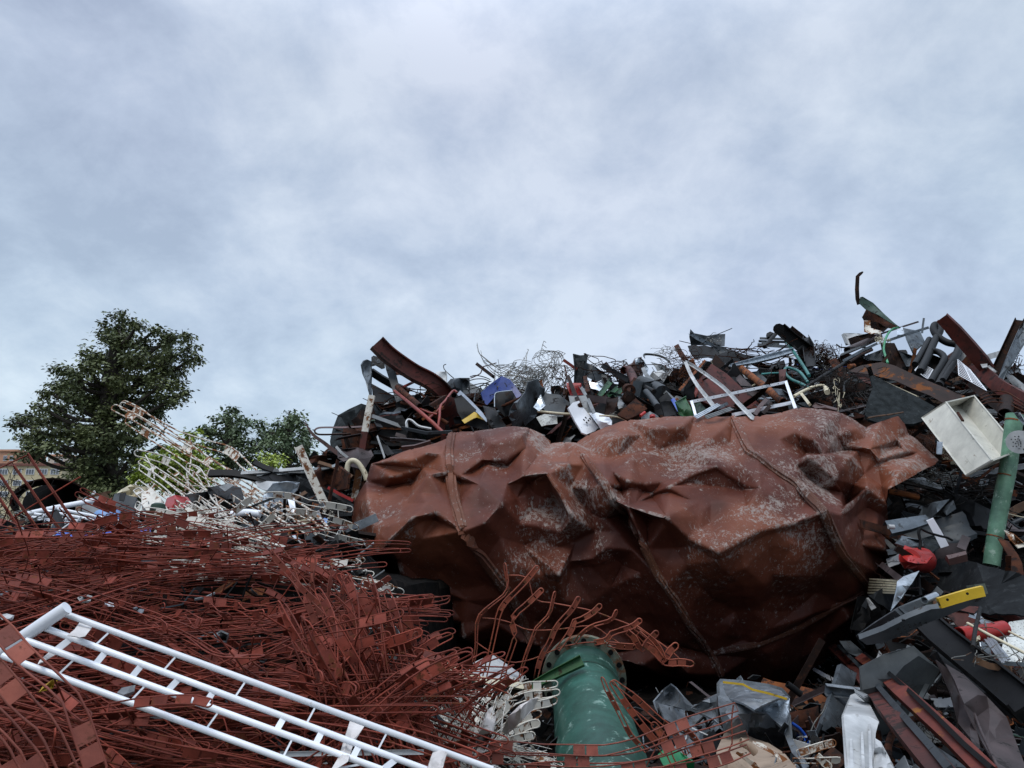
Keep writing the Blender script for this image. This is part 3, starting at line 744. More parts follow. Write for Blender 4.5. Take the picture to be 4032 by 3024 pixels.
    for key, i in ids.items():
        if key[0] == 'v' and isrim[key[1]]: V[i] = fr_V[i]
    nb_ = len(V); F = list(fr_F); V += bk_V; F += [tuple(x + nb_ for x in f) for f in bk_F]
    c0 = sum(V, Vector()) / len(V); at = Vector((c0.x, c0.y, min(v.z for v in V)))
    r0 = root('crushed_tank', at); tag(r0, 'huge crushed red brown steel tank with scraped grey creases, lying across the pile', 'tank', None, None, 'the crushed red tank', c0)
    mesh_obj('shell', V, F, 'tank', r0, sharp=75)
    bv = BVHTree.FromPolygons(V, F)
    def seam(path, w, hgt):
        q = []
        for a, b in zip(path, path[1:]):
            k = max(2, int(math.dist(a, b) / 14))
            q += [(a[0] + (b[0] - a[0]) * i / k, a[1] + (b[1] - a[1]) * i / k) for i in range(k)]
        q.append(path[-1]); pp, nn = [], []
        for x, y in q:
            sx, sy = src('G', x, y); h = bv.ray_cast(CAM, ray(sx, sy).normalized())
            if h[0] is not None and h[0].y < 9: pp.append(h[0]); nn.append(h[1])
        VV, FF = [], []
        prof = [(-.5, -.6), (-.5, .35), (-.3, .45), (-.24, 1.0), (.24, 1.0), (.3, .45), (.5, .35), (.5, -.6)]
        for i, p in enumerate(pp):
            t = (pp[min(i + 1, len(pp) - 1)] - pp[max(i - 1, 0)]).normalized(); nm = sum(nn[max(0, i - 2):i + 3], Vector()).normalized()
            b = t.cross(nm).normalized()
            for x, y in prof: VV.append(p + b * x * w + nm * y * hgt)
        k = len(prof)
        for i in range(len(pp) - 1):
            for j in range(k):
                a = i * k + j; b2 = i * k + (j + 1) % k; FF.append((a, b2, b2 + k, a + k))
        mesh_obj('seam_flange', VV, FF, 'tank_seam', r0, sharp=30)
    seam([(440, 150), (432, 210), (430, 265), (455, 400), (480, 500), (560, 610), (650, 730), (700, 830), (730, 900)], .085, .028)
    seam([(1463, 90), (1520, 210), (1600, 270), (1700, 330), (1790, 430), (1860, 585), (1945, 690)], .075, .03)
    seam([(920, 225), (1000, 332), (1030, 395), (1080, 440), (1190, 662), (1250, 745), (1300, 832), (1380, 942), (1420, 1020)], .06, .025)
    seam([(1380, 942), (1550, 910), (1700, 850), (1850, 765), (1930, 725)], .05, .02)
    seam([(790, 292), (840, 370), (880, 450)], .03, .012)
def tank_mat(key, c1, c2, amt, edges=True):
    m = mat(key, c1, c2, .5, 0, 1.6, None, 0, 9, .28, 0, spec=.25)
    nt = m.node_tree; N = nt.nodes; L = nt.links; b = N['Principled BSDF']
    old = b.inputs['Base Color'].links[0].from_socket
    tc = N.new('ShaderNodeTexCoord'); ge = N.new('ShaderNodeNewGeometry')
    def nz(s, d, r, st=(1, 1, 1), dist=0, rot=(0, 0, 0)):
        mp = N.new('ShaderNodeMapping'); mp.inputs['Scale'].default_value = st; mp.inputs['Rotation'].default_value = rot; L.new(tc.outputs['Object'], mp.inputs[0])
        n = N.new('ShaderNodeTexNoise'); n.inputs['Scale'].default_value = s; n.inputs['Detail'].default_value = d; n.inputs['Roughness'].default_value = r; n.inputs['Distortion'].default_value = dist
        L.new(mp.outputs[0], n.inputs['Vector']); return n.outputs[0]
    def mt(op, a, c):
        n = N.new('ShaderNodeMath'); n.operation = op
        for i, v in enumerate((a, c)):
            if isinstance(v, (int, float)): n.inputs[i].default_value = v
            else: L.new(v, n.inputs[i])
        return n.outputs[0]
    def ss(x, a, c):
        n = N.new('ShaderNodeMapRange'); n.interpolation_type = 'SMOOTHSTEP'; L.new(x, n.inputs[0]); n.inputs[1].default_value = a; n.inputs[2].default_value = c; return n.outputs[0]
    def mix(f, a, c):
        n = N.new('ShaderNodeMix'); n.data_type = 'RGBA'; L.new(f, n.inputs[0])
        for i, v in ((6, a), (7, c)):
            if isinstance(v, tuple): n.inputs[i].default_value = v
            else: L.new(v, n.inputs[i])
        return n.outputs[2]
    # bare and chalky patches: big region mask x fine speckle, plus worn convex ridges
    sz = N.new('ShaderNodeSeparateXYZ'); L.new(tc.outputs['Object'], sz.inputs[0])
    hi = ss(sz.outputs[2], .55, 1.7)                     # upper half: more scuffs, and an orange tone that is partly painted light
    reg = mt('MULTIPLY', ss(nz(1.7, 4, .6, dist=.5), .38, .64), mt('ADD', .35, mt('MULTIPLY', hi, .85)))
    fine = nz(32, 9, .78, (1, 1, .7), .5)
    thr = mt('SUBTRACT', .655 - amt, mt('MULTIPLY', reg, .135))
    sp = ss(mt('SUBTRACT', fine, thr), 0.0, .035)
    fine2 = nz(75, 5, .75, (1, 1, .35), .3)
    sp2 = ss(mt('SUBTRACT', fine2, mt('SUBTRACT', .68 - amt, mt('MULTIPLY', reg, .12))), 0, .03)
    edge = ss(mt('ADD', ge.outputs['Pointiness'], mt('MULTIPLY', mt('SUBTRACT', fine, .5), .28)), .545, .61)
    mask = mt('MAXIMUM', mt('MAXIMUM', sp, mt('MULTIPLY', sp2, .7)), edge if edges else 0.0)
    ora = mix(mt('MULTIPLY', ss(nz(.9, 3, .5), .40, .60), hi), old, lin('74412b'))  # orange on the upper half, partly lit colour put into the paint
    stain = mix(mt('MULTIPLY', ss(nz(2.2, 6, .65, (1, 1, .4)), .55, .72), .55), ora, lin('40231c'))
    gry = mix(nz(30, 3, .5), lin('6b5f5a'), lin('a59b94'))
    L.new(mix(mt('MULTIPLY', mask, .85), stain, gry), b.inputs['Base Color'])
    rr = N.new('ShaderNodeMapRange'); L.new(mask, rr.inputs[0]); rr.inputs[3].default_value = .58; rr.inputs[4].default_value = .85; L.new(rr.outputs[0], b.inputs['Roughness'])
    bp = N.new('ShaderNodeBump'); bp.inputs['Strength'].default_value = .35; bp.inputs['Distance'].default_value = .02
    L.new(nz(7, 7, .6), bp.inputs['Height']); L.new(bp.outputs[0], b.inputs['Normal'])
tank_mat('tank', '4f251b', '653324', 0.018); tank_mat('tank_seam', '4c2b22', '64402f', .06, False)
build_tank()
# ================================================================== the pile, left shoulder (zone B)
bar('i_beam', 'B', [(520, 185, .35), (600, 265, .3), (700, 340, .25), (800, 405, .2), (900, 455, .15), (975, 510, .1), (1030, 575)], 112, 'ibeam', 'red_beam', 'thick red brown steel I beam rising to the top of the pile shoulder', 'steel beam', off=.6, d=9.6, roll=-18, land='the red I beam', sm=3)
sheet('duct_end', 'B', [(413, 345), (430, 315), (455, 305), (484, 318), (484, 395), (489, 560), (470, 570), (440, 460), (424, 405)], 'galv', 'tapered galvanized duct end standing beside the black bracket', 'duct', off=.5, d=9.8, fold=.02, th=.02, tilt=(.6, .1), land='the tapered duct end')
br = root('slotted_bracket', W('B', [(530, 378)], .5, 9.7)[0]); tag(br, 'small black bracket plate with punched holes below the red I beam tip', 'bracket', land='the black bracket')
sheet('plate', 'B', [(483, 288), (500, 276), (560, 296), (580, 316), (582, 366), (556, 372), (512, 345), (484, 352)], 'black', parent=br, off=.5, d=9.7, fold=.01, th=.012)
for x, y in ((497, 293), (497, 335), (570, 322), (566, 360), (510, 310)): tube('bolt_hole', 'B', [(x, y), (x + .5, y + .5, .012)], 5, 'galv_bright', parent=br, off=.53, d=9.7)
tube('bolt_hole', 'B', [(533, 318), (533, 318.5, .012)], 13, 'galv_bright', parent=br, off=.53, d=9.7)
bar('brake_bar', 'B', [(485, 390), (560, 440), (650, 490), (760, 540)], 50, 'chan', 'black', 'black perforated channel bar running under the red I beam', 'steel bar', off=.3, d=9.8, roll=20)
sheet('plank_strip', 'B', [(568, 282), (600, 290), (640, 312), (690, 520), (722, 640), (672, 640), (622, 480), (590, 380)], 'slate', 'grey brown flat strip leaning upright behind the red pipe frame', 'metal strip', off=.75, d=9.5, fold=.012, nfold=2)
sheet('dark_sheet', 'B', [(486, 480), (560, 520), (650, 570), (760, 660), (820, 770), (700, 790), (560, 705), (500, 640)], 'dark', 'big dark curved sheet under the tapered duct end', 'metal sheet', off=.55, fold=.02, d=9.3, tilt=(-.2, .5), land='the big dark curved sheet')
sheet('rust_plate', 'B', [(640, 330), (745, 395), (725, 430), (690, 415), (655, 420)], 'rust', 'short rust crusted plate hanging under the red I beam web', 'steel plate', off=.45, d=9.6)
fr = root('bent_pipework', W('B', [(900, 850)], .9)[0]); tag(fr, 'bent red painted pipe frame with braces standing in front of the rusty tubes', 'pipe frame', land='the red pipe frame')
tube('long_pipe', 'B', [(652, 535), (740, 605), (830, 680), (930, 765), (1015, 848)], 13, 'red_pipe', parent=fr, off=.95)
tube('brace', 'B', [(830, 448), (770, 478), (715, 505)], 10, 'red_pipe', parent=fr, off=.85)
tube('brace', 'B', [(900, 733), (990, 652)], 9, 'red_pipe', parent=fr, off=.85)
tube('hoop', 'B', [(1105, 545), (1085, 530), (1060, 550), (1020, 605), (985, 645), (978, 720), (968, 790)], 9, 'red_pipe', parent=fr, off=.85, sm=3)
tube('brace', 'B', [(820, 655), (900, 690), (960, 702)], 7, 'red_pipe', parent=fr, off=.88)
tube('rusty_pipe', 'B', [(672, 505), (740, 565), (835, 645)], 21, 'rust', 'open ended rusty pipe beside the red pipe frame', 'pipe', off=1.0, hollow=.18)
tube('rusty_pipe', 'B', [(700, 620), (800, 640), (900, 690), (1040, 770)], 13, 'rust', 'thin rusty pipe with a bend behind the red pipe frame', 'pipe', off=.7, sm=3)
bar('box_beam', 'B', [(815, 715), (915, 645), (1020, 580)], 34, 'box', 'rust', 'rusty square box beam slanting up between the red pipes', 'steel beam', off=.75, roll=15)
bar('box_beam', 'B', [(850, 740), (940, 690), (1030, 640)], 20, 'angle', 'rust_orange', 'narrow rust orange angle bar lying beside the square box beam', 'angle bar', off=.8)
sheet('corrugated_sheet', 'B', [(1018, 490), (1060, 445), (1120, 438), (1198, 438), (1200, 560), (1150, 620), (1080, 600), (1040, 560)], 'slate', 'grey corrugated sheet standing behind the red I beam end', 'metal sheet', off=.3, fold=.05, nfold=6)
sheet('white_scrap', 'B', [(950, 400), (975, 390), (1028, 392), (1030, 470), (995, 470), (965, 440)], 'white_dull', 'small white bent panel peeking over the red I beam', 'panel', off=.2, th=.01)
P_ = sheet('painted_sheet', 'B', [(1085, 590), (1135, 560), (1225, 650), (1310, 735), (1335, 820), (1240, 800), (1160, 770), (1110, 690)], 'black', 'black sheet with flaking yellow paint below the aluminium strip', 'metal sheet', off=.9, fold=.02)
sheet('yellow_flake', 'B', [(1140, 745), (1230, 685), (1300, 715), (1310, 745), (1250, 725), (1160, 770)], 'yellow', parent=P_, off=.96, fold=.01, th=.008)
bar('alu_strip', 'B', [(1122, 548), (1200, 620), (1280, 700), (1325, 755)], 34, 'slab', 'alu', 'bright aluminium strip sliding down beside the blue bent sheet', 'metal strip', off=1.05, widths=[1.2, 1, .8, .4], land='the bright aluminium strip')
sheet('blue_sheet', 'B', [(1278, 545), (1350, 480), (1428, 424), (1490, 450), (1530, 500), (1575, 562), (1540, 590), (1470, 560), (1390, 560), (1320, 640), (1295, 600)], 'blue', 'blue bent sheet standing in the pile below the tangled mesh', 'metal sheet', off=.7, fold=.03, nfold=2, th=.012, land='the blue bent sheet')
P_ = sheet('dark_sheet', 'B', [(1380, 560), (1410, 540), (1505, 530), (1545, 600), (1520, 700), (1450, 720), (1390, 650)], 'dark', 'dark dented panel with a pale rim in front of the blue bent sheet', 'panel', off=1.1, fold=.04)
tube('bent_rod', 'B', [(1378, 650), (1380, 560), (1410, 541), (1505, 530)], 4, 'galv_bright', parent=P_, off=1.2, sm=3)
sheet('dark_sheet', 'B', [(1290, 640), (1380, 660), (1460, 780), (1450, 830), (1360, 830), (1320, 740)], 'dark', 'rust streaked dark plate folded over right of the black painted sheet', 'metal plate', off=1.0, fold=.05, ragged=5)
P_ = sheet('crumpled_sheet', 'B', [(1480, 720), (1520, 620), (1600, 540), (1620, 470), (1690, 445), (1745, 520), (1720, 600), (1690, 700), (1600, 790), (1510, 800)], 'galv', 'crumpled grey sheet with a rusty fold below the tangled mesh', 'metal sheet', off=1.0, fold=.07, nfold=6, ragged=6, land='the crumpled grey sheet')
sheet('rust_fold', 'B', [(1600, 560), (1615, 490), (1690, 470), (1720, 450), (1740, 540), (1700, 560), (1690, 500), (1650, 540)], 'rust_orange', parent=P_, off=1.1, fold=.05, ragged=5)
bar('slotted_post', 'B', [(1628, 560), (1630, 680), (1632, 805)], 34, 'chan', 'black', 'upright black slotted post in front of the crumpled grey sheet', 'post', off=1.3, d=9.4, land='the black slotted post')
bar('post', 'B', [(1912, 640), (1880, 770), (1835, 910)], 34, 'angle', 'brown_dark', 'dark brown steel post leaning against the white appliance panel', 'post', off=.45, d=8.5)
sheet('grey_sheet', 'B', [(1745, 550), (1850, 560), (1925, 620), (1900, 720), (1800, 720), (1700, 640)], 'slate', 'smooth slate grey panel behind the dark brown post', 'panel', off=.5, fold=.01)
sheet('galvanized_flap', 'B', [(1690, 600), (1710, 560), (1745, 640), (1700, 680), (1660, 650)], 'galv_bright', 'small bright galvanized flap right of the crumpled grey sheet', 'metal flap', off=1.2)
sheet('speckled_plate', 'B', [(1680, 725), (1740, 700), (1830, 715), (1835, 770), (1720, 790)], 'speckle', 'speckled pale plate lying behind the black slotted post', 'plate', off=.8)
tube('cream_pipe', 'B', [(1690, 682), (1880, 700), (2060, 705), (2230, 722)], 10, 'cream', 'long cream pipe lying level behind the white appliance panel', 'pipe', off=.7)
ap = root('appliance_panel', W('B', [(2030, 845)], .8)[0]); tag(ap, 'white appliance side panel with black slots standing above the tank notch', 'appliance panel', land='the white appliance panel')
sheet('panel_face', 'B', [(1912, 655), (1945, 618), (1992, 604), (2010, 640), (2075, 720), (2132, 800), (2105, 825), (2045, 848), (2010, 835), (1960, 750)], 'white_gloss', parent=ap, off=.8, fold=.012, nfold=2, th=.02, tilt=(.2, .25))
for x, y in ((2035, 722), (2055, 742), (2022, 738), (2042, 757), (2065, 730), (2003, 798)): bar('slot', 'B', [(x, y), (x + 10, y + 12)], 9, 'box', 'black', parent=ap, off=.86, d=D(*src('B', 2030, 740)) )
sheet('white_crumple', 'B', [(2060, 692), (2120, 690), (2200, 712), (2230, 750), (2230, 790), (2150, 815), (2120, 770)], 'white_gloss', 'crumpled white enamel sheet lying right of the white appliance panel', 'metal sheet', off=.75, fold=.05, nfold=5, tilt=(0, .6))
bar('speckled_column', 'B', [(2006, 275), (2004, 380), (2000, 500)], 92, 'chan', 'speckle_dark' if 'speckle_dark' in MATS else 'felt', 'wide dark speckled column with a torn top on the skyline', 'column', off=.4, d=10.3, widths=[1.05, .82, .85], roll=15, land='the dark speckled column')
sheet('torn_flap', 'B', [(1948, 262), (2000, 275), (2062, 275), (2040, 320), (1965, 320)], 'felt', 'ragged torn lip on top of the speckled column', 'metal flap', off=.5, d=10.25, ragged=6)
bar('red_tube', 'B', [(1880, 310), (1930, 345), (1975, 378)], 22, 'box', 'red_pipe', 'short red tube poking left out of the speckled column', 'tube', off=.5, d=10.4)
sheet('grey_slope_sheet', 'B', [(2035, 325), (2100, 350), (2230, 440), (2230, 520), (2130, 470), (2040, 430)], 'slate', 'dark grey sheet sloping right behind the speckled column', 'metal sheet', off=.2, fold=.02)
sheet('red_box', 'B', [(1898, 500), (2000, 490), (2025, 560), (1915, 568)], 'red_bright', 'red painted box lid above the pale grey board', 'box lid', off=.9, th=.05, land='the red box lid')
sheet('grey_board', 'B', [(1915, 568), (2040, 565), (2105, 700), (2060, 700), (1990, 690), (1930, 640)], 'grey_light', 'pale grey board leaning under the red box lid', 'board', off=.85, fold=.01)
bar('white_edge', 'B', [(2005, 505), (2060, 600), (2100, 695)], 24, 'angle', 'grey_light', 'pale grey angle edge beside the red box lid', 'angle bar', off=1.0)
bar('rusty_post', 'B', [(1912, 430), (1950, 530), (2000, 640)], 28, 'box', 'brown_dark', 'rusty brown post crossing the red box lid', 'post', off=1.1)
bar('rusty_post', 'B', [(2035, 430), (2045, 490), (2055, 545)], 30, 'slab', 'rust', 'stubby rusty plate right of the speckled column foot', 'plate', off=.8)
tube('rusty_rod', 'B', [(1885, 350), (1900, 420), (1890, 480), (1880, 560)], 6, 'rust', 'bent rusty rod standing left of the red box lid', 'rod', off=1.0, sm=3)
bar('rusty_tube', 'B', [(1252, 340), (1310, 385), (1370, 430)], 24, 'box', 'brown_dark', 'short dark tube jutting left of the tangled mesh', 'tube', off=.4)
tube('thin_rod', 'B', [(1025, 340), (1008, 348), (1012, 375), (1045, 410), (1080, 440)], 3.2, 'dark_wire', 'thin hooked rod sticking up above the corrugated sheet', 'rod', off=.2, sm=2)
for i, (a, b) in enumerate(((430, 0), (445, 12), (475, 22), (490, 30))):
    tube('curved_rod', 'B', [(1200, a + b), (1240, a - 10 + b), (1300, a + 2), (1345, a + 20)], 3.5, 'dark_wire', 'thin curved rod bridging the corrugated sheet and the blue bent sheet', 'rod', off=.5, sm=3, group='thin curved rods left of the mesh')
tube('curved_rod', 'B', [(1205, 440), (1270, 410), (1285, 380), (1290, 360), (1340, 345), (1390, 330)], 4, 'rust', 'rusty curled rod arching left of the tangled mesh', 'rod', off=.5, sm=3)
# tangled welded mesh on the skyline
def wire_mesh(name, z, corners, nu, nv, rpx, m, label, land=None, off=0, amp=.25, seed=1, d=None, keep=.85):
    rs = random.Random(seed); c = W(z, corners, off, d); r = msize(z, rpx, c[0]); V, F = [], []
    def at(u, v):
        p = (c[0] * (1 - u) + c[1] * u) * (1 - v) + (c[3] * (1 - u) + c[2] * u) * v
        q = Vector((u * 2.6, v * 2.6, seed * 3.1))
        return p + Vector((noise.noise(q), noise.noise(q + Vector((9, 0, 0))) * 1.2, noise.noise(q + Vector((0, 9, 0))))) * amp
    for i in range(nu + 1):
        if rs.random() > keep: continue
        tube_geo([at(i / nu, k / 14) for k in range(15)], r, 4, V, F)
    for j in range(nv + 1):
        if rs.random() > keep: continue
        a, b = (0, 14) if rs.random() < .6 else sorted((rs.randint(0, 8), rs.randint(9, 14)))
        tube_geo([at(k / 14, j / nv) for k in range(a, b + 1)], r, 4, V, F)
    o = mesh_obj(name, V, F, m, sharp=80); finish(o, label, 'wire mesh', None, land, m); return o
wire_mesh('wire_mesh', 'B', [(1390, 330), (1790, 330), (1800, 540), (1450, 480)], 22, 18, 2.0, 'mesh_wire', 'tangled grey welded wire mesh on the skyline above the blue bent sheet', 'the tangled wire mesh', off=.4, amp=.5, seed=2)
wire_mesh('wire_mesh', 'B', [(1560, 330), (1800, 290), (1790, 480), (1530, 540)], 26, 14, 2.0, 'mesh_wire', 'denser crushed roll of wire mesh right under the standing wire spikes', off=.5, amp=.55, seed=5)
V, F = [], []
for p in ([(1702, 300), (1718, 230), (1735, 170)], [(1735, 170), (1752, 182)], [(1728, 198), (1756, 222)], [(1722, 225), (1750, 250)], [(1712, 262), (1742, 285)], [(1790, 255), (1840, 240), (1892, 262)], [(1800, 290), (1850, 290), (1892, 262)], [(1820, 246), (1800, 300)], [(1850, 243), (1815, 300)], [(1870, 255), (1850, 292)], [(1700, 320), (1760, 310), (1800, 290)], [(1700, 320), (1702, 300)]):
    tube_geo(W('B', p, .4, 10.2), msize('B', 2.1, W('B', [p[0]], 0, 10.2)[0]), 5, V, F)
finish(mesh_obj('mesh_offcut', V, F, 'mesh_wire', sharp=80), 'ladder like wire spikes standing highest above the tangled mesh', 'wire mesh', None, None, 'mesh_wire')
wires('wire_tangle', 'B', (1590, 420), 200, 100, 45, 1.8, 'mesh_wire', 'loose curled grey wires spilling from the wire mesh', off=.4, seed=4)
wires('wire_tangle', 'B', (1840, 470), 80, 130, 22, 2.4, 'rust_wire', 'loose rusty wires hanging left of the red box lid', off=.5, seed=14)
# left end
P_ = sheet('felt_sheet', 'B', [(182, 900), (205, 800), (240, 710), (320, 665), (410, 624), (475, 645), (480, 760), (450, 860), (420, 950), (300, 945), (190, 950)], 'felt', 'big grey felt covered sheet bent over at the left end of the pile', 'sheet', off=.4, d=9.0, fold=.05, nfold=4, th=.03, land='the grey felt covered sheet')
bar('felt_flap', 'B', [(310, 690), (350, 790), (385, 900)], 90, 'flat', 'felt', parent=P_, off=.65, d=8.9, widths=[1.2, .9, .8])
bar('strap_loop', 'B', [(440, 790), (300, 798), (150, 798), (95, 803), (72, 822), (90, 846), (160, 850), (335, 845)], 22, 'flat', 'brown_strap', 'brown flat strap folded into a loop left of the red and white post', 'strap', off=.9, d=8.7, sm=4, roll=60, land='the brown strap loop')
bar('strap', 'B', [(0, 760), (60, 850), (140, 910), (230, 980), (330, 1040)], 26, 'flat', 'brown_strap', 'long brown curved strip running down from the tip beside the trees', 'strap', off=.8, d=8.6, sm=3, widths=[.3, .8, 1, 1.1, 1.2])
pp_ = root('striped_post', W('B', [(356, 1330)], 0, 7.6)[0]); tag(pp_, 'rusty red and white banded square post leaning against the tank left end', 'post', land='the red and white post')
for a, b, m in (((488, 566), (460, 700), 'white_rusty'), ((460, 700), (437, 830), 'white_rusty'), ((437, 830), (396, 1110), 'red_beam'), ((396, 1110), (358, 1330), 'white_rusty_heavy')):
    bar('band', 'B', [a, b], 46, 'slab', m, parent=pp_, d=7.6, roll=18)
for i, (p, w, m, lab) in enumerate((
    ([(592, 785), (820, 825), (1062, 872)], 34, 'galv_bright', 'long bright slotted strut reaching the tank seam'),
    ([(480, 830), (700, 838), (1000, 850)], 16, 'white_dull', 'thin pale flat bar lying under the bright slotted strut'),
    ([(550, 805), (720, 812), (930, 828)], 14, 'rust_orange', 'thin orange rusty bar under the bright slotted strut'),
    ([(660, 850), (800, 890), (960, 935)], 30, 'mauve', 'mauve flat bar sliding towards the tank top'),
    ([(520, 860), (640, 900), (760, 960)], 26, 'brown_dark', 'brown flat bar below the pale flat bar stack'),
    ([(480, 905), (640, 925), (860, 905)], 20, 'dark', 'dark flat bar low in the bar stack behind the tank'),
    ([(500, 980), (640, 975), (760, 960)], 22, 'galv', 'grey flat bar just above the tank left shoulder'),
    ([(700, 800), (880, 838), (1070, 830)], 22, 'slate', 'slate coloured bar meeting the tank seam top'),
    ([(620, 880), (720, 884), (880, 900)], 22, 'mauve', 'broad mauve strip in the middle of the bar stack'),
    ([(705, 950), (800, 940), (915, 905)], 34, 'brown_strap', 'brown curled strip near the tank left shoulder'))):
    bar('flat_bar', 'B', p, w, 'slab' if i % 2 else 'chan', m, lab, 'metal bar', off=.3 + .06 * i, d=8.6 - .09 * i, roll=-50 + 9 * i, group='bars stacked behind the tank left shoulder', land='the stack of flat bars' if i == 0 else None)
bar('s_channel', 'B', [(738, 800), (735, 760), (752, 738), (782, 748), (830, 785), (920, 805)], 18, 'chan', 'white_dull', 'white S bent channel above the stack of flat bars', 'channel', off=.9, sm=4, roll=60)
sheet('mauve_sheet', 'B', [(235, 960), (380, 945), (480, 960), (500, 1000), (460, 1060), (430, 1110), (330, 1080), (240, 1020)], 'mauve', 'mauve brown bent sheet under the felt covered sheet', 'metal sheet', off=.5, fold=.05, tilt=(0, .8))
bar('curved_strip', 'B', [(525, 860), (550, 930), (580, 1020)], 18, 'flat', 'white_dull', 'narrow pale strip standing above the tank left shoulder', 'strip', off=1.2, roll=50)
sheet('bent_leaf', 'B', [(540, 865), (600, 930), (650, 990), (600, 1005), (560, 950)], 'dark', 'pointed dark leaf of sheet beside the narrow pale strip', 'metal sheet', off=1.1)
tube('bent_pipe', 'B', [(283, 1255), (300, 1160), (312, 1075), (330, 1045), (358, 1040), (392, 1062), (432, 1125), (450, 1180)], 19, 'cream', 'cream pipe bent like a walking stick left of the red and white post', 'pipe', d=7.2, sm=4, land='the cream bent pipe')
bar('pale_stick', 'B', [(228, 938), (270, 985), (330, 1030)], 18, 'box', 'white_dull', 'pale stick lying under the brown strap loop', 'stick', off=.9, d=8.4)
sheet('rusty_drum_plate', 'B', [(70, 1130), (110, 1080), (240, 1085), (290, 1120), (270, 1240), (130, 1200)], 'rust', 'rust brown curved drum shell left of the cream bent pipe', 'drum', off=.3, d=7.6, bend=.4, th=.02)
wires('wire_tangle', 'B', (215, 1190), 60, 50, 18, 2.2, 'rust_orange', 'orange rusty wire nest beside the cream bent pipe', d=7.1, seed=9)
sheet('black_sheet', 'B', [(-60, 1150), (60, 1150), (200, 1220), (345, 1320), (340, 1400), (200, 1370), (60, 1340), (-60, 1320)], 'black', 'wide black sheet below the cream bent pipe', 'metal sheet', d=6.9, fold=.03)
bar('red_tip_bar', 'B', [(170, 1235), (250, 1280), (352, 1330)], 20, 'box', 'red_bright', 'thin red bar with a white tip pointing at the tank left end', 'bar', d=6.7)
po = root('white_post', W('A', [(2070, 1400)], 0, 5.6)[0]); tag(po, 'white flat post with rusty edges leaning left of the cream bent pipe', 'post', land='the white rusty edged post')
bar('post_blade', 'A', [(1860, 958), (1940, 1140), (2010, 1290), (2065, 1400)], 42, 'angle', 'white_rusty', parent=po, d=5.7, roll=15)

# ================================================================== the pile, middle (zone C)
bar('dark_beam', 'C', [(155, 970), (260, 1030), (390, 1100)], 46, 'ibeam', 'dark', 'dark steel beam pointing up left beside the red elbow pipe', 'steel beam', off=.5)
bar('dark_strip', 'C', [(185, 945), (230, 1000), (290, 1050)], 24, 'flat', 'brown_dark', 'dark ragged strip above the dark steel beam', 'strip', off=.4)
wire_mesh('wire_mesh', 'C', [(100, 985), (350, 965), (360, 1075), (180, 1090)], 18, 9, 2.2, 'rust_wire', 'rusty square reinforcing mesh behind the dark steel beam', off=.1, amp=.1, seed=8, keep=.95)
tube('elbow_pipe', 'C', [(345, 1015), (375, 1005), (400, 1025), (425, 1075), (440, 1130)], 36, 'red_beam', 'red brown elbow pipe standing above the flanged machine', 'pipe', off=.8, sm=3, hollow=.15, land='the red elbow pipe')
sheet('brown_metal_sheet', 'C', [(410, 965), (440, 910), (500, 895), (500, 960), (480, 1080), (420, 1075)], 'brown_strap', 'brown grey cabinet side standing behind the red elbow pipe', 'cabinet panel', off=.4, th=.08)
bar('curved_strip', 'C', [(522, 900), (525, 880), (550, 873), (620, 880), (690, 900), (750, 945)], 30, 'flat', 'grey_light', 'grey strip arching over the white scraps', 'strip', off=.5, sm=3, roll=55)
sheet('white_scraps', 'C', [(440, 915), (490, 900), (520, 930), (560, 1000), (545, 1040), (480, 1010), (450, 970)], 'galv_bright', 'shiny torn flap behind the red elbow pipe', 'metal flap', off=.55, fold=.08, ragged=5)
sheet('white_scraps', 'C', [(580, 940), (690, 970), (770, 1010), (740, 1060), (640, 1020)], 'white_dull', 'pale torn sheet under the arching grey strip', 'metal sheet', off=.4, fold=.08, ragged=5)
bar('long_strip', 'C', [(512, 990), (540, 1050), (600, 1110), (690, 1190), (770, 1265)], 34, 'flat', 'grey_light', 'long grey strip curving down to the blue strip', 'strip', off=1.2, sm=3)
bar('blue_strip', 'C', [(770, 1262), (810, 1330), (840, 1380), (860, 1420)], 34, 'flat', 'blue_bright', 'short blue painted strip above the tank rim', 'strip', off=1.25, sm=2, land='the blue strip')
sheet('white_sheet', 'C', [(600, 1030), (680, 1010), (740, 1060), (770, 1130), (700, 1120)], 'white_dull', 'pale sheet inside the rusty brush wire', 'metal sheet', off=.4, fold=.04)
wires('wire_tangle', 'C', (860, 1000), 170, 130, 110, 2.0, 'rust_wire', 'bushy tangle of rusty wire left of the white angle struts', off=.9, seed=21, land='the bushy rusty wire')
wires('wire_tangle', 'C', (730, 860), 110, 70, 26, 1.8, 'mesh_wire', 'wispy pale wires curling up from the bushy rusty wire', off=.7, seed=22, curl=.6)
bar('rusty_post', 'C', [(805, 800), (840, 865), (885, 930)], 44, 'slab', 'rust', 'stubby rusty post end over the bushy rusty wire', 'post', off=.8)
sheet('grey_sheet', 'C', [(925, 655), (960, 690), (1070, 712), (1140, 700), (1230, 696), (1224, 800), (1100, 795), (930, 795), (915, 720)], 'slate', 'bent grey sheet on the skyline with thin rods across it', 'metal sheet', off=.3, fold=.04, land='the bent grey skyline sheet')
bar('grey_channel', 'C', [(925, 690), (990, 735), (1060, 770), (1130, 800)], 30, 'chan', 'galv', 'galvanized channel laid across the bent grey skyline sheet', 'channel', off=.5)
tube('thin_rod', 'C', [(1010, 790), (1150, 705), (1288, 648)], 3.2, 'dark_wire', 'thin straight rod pointing right above the bent grey skyline sheet', 'rod', off=.5)
tube('thin_rod', 'C', [(830, 757), (930, 780)], 3.2, 'dark_wire', 'thin short rod pointing left of the bent grey skyline sheet', 'rod', off=.5)
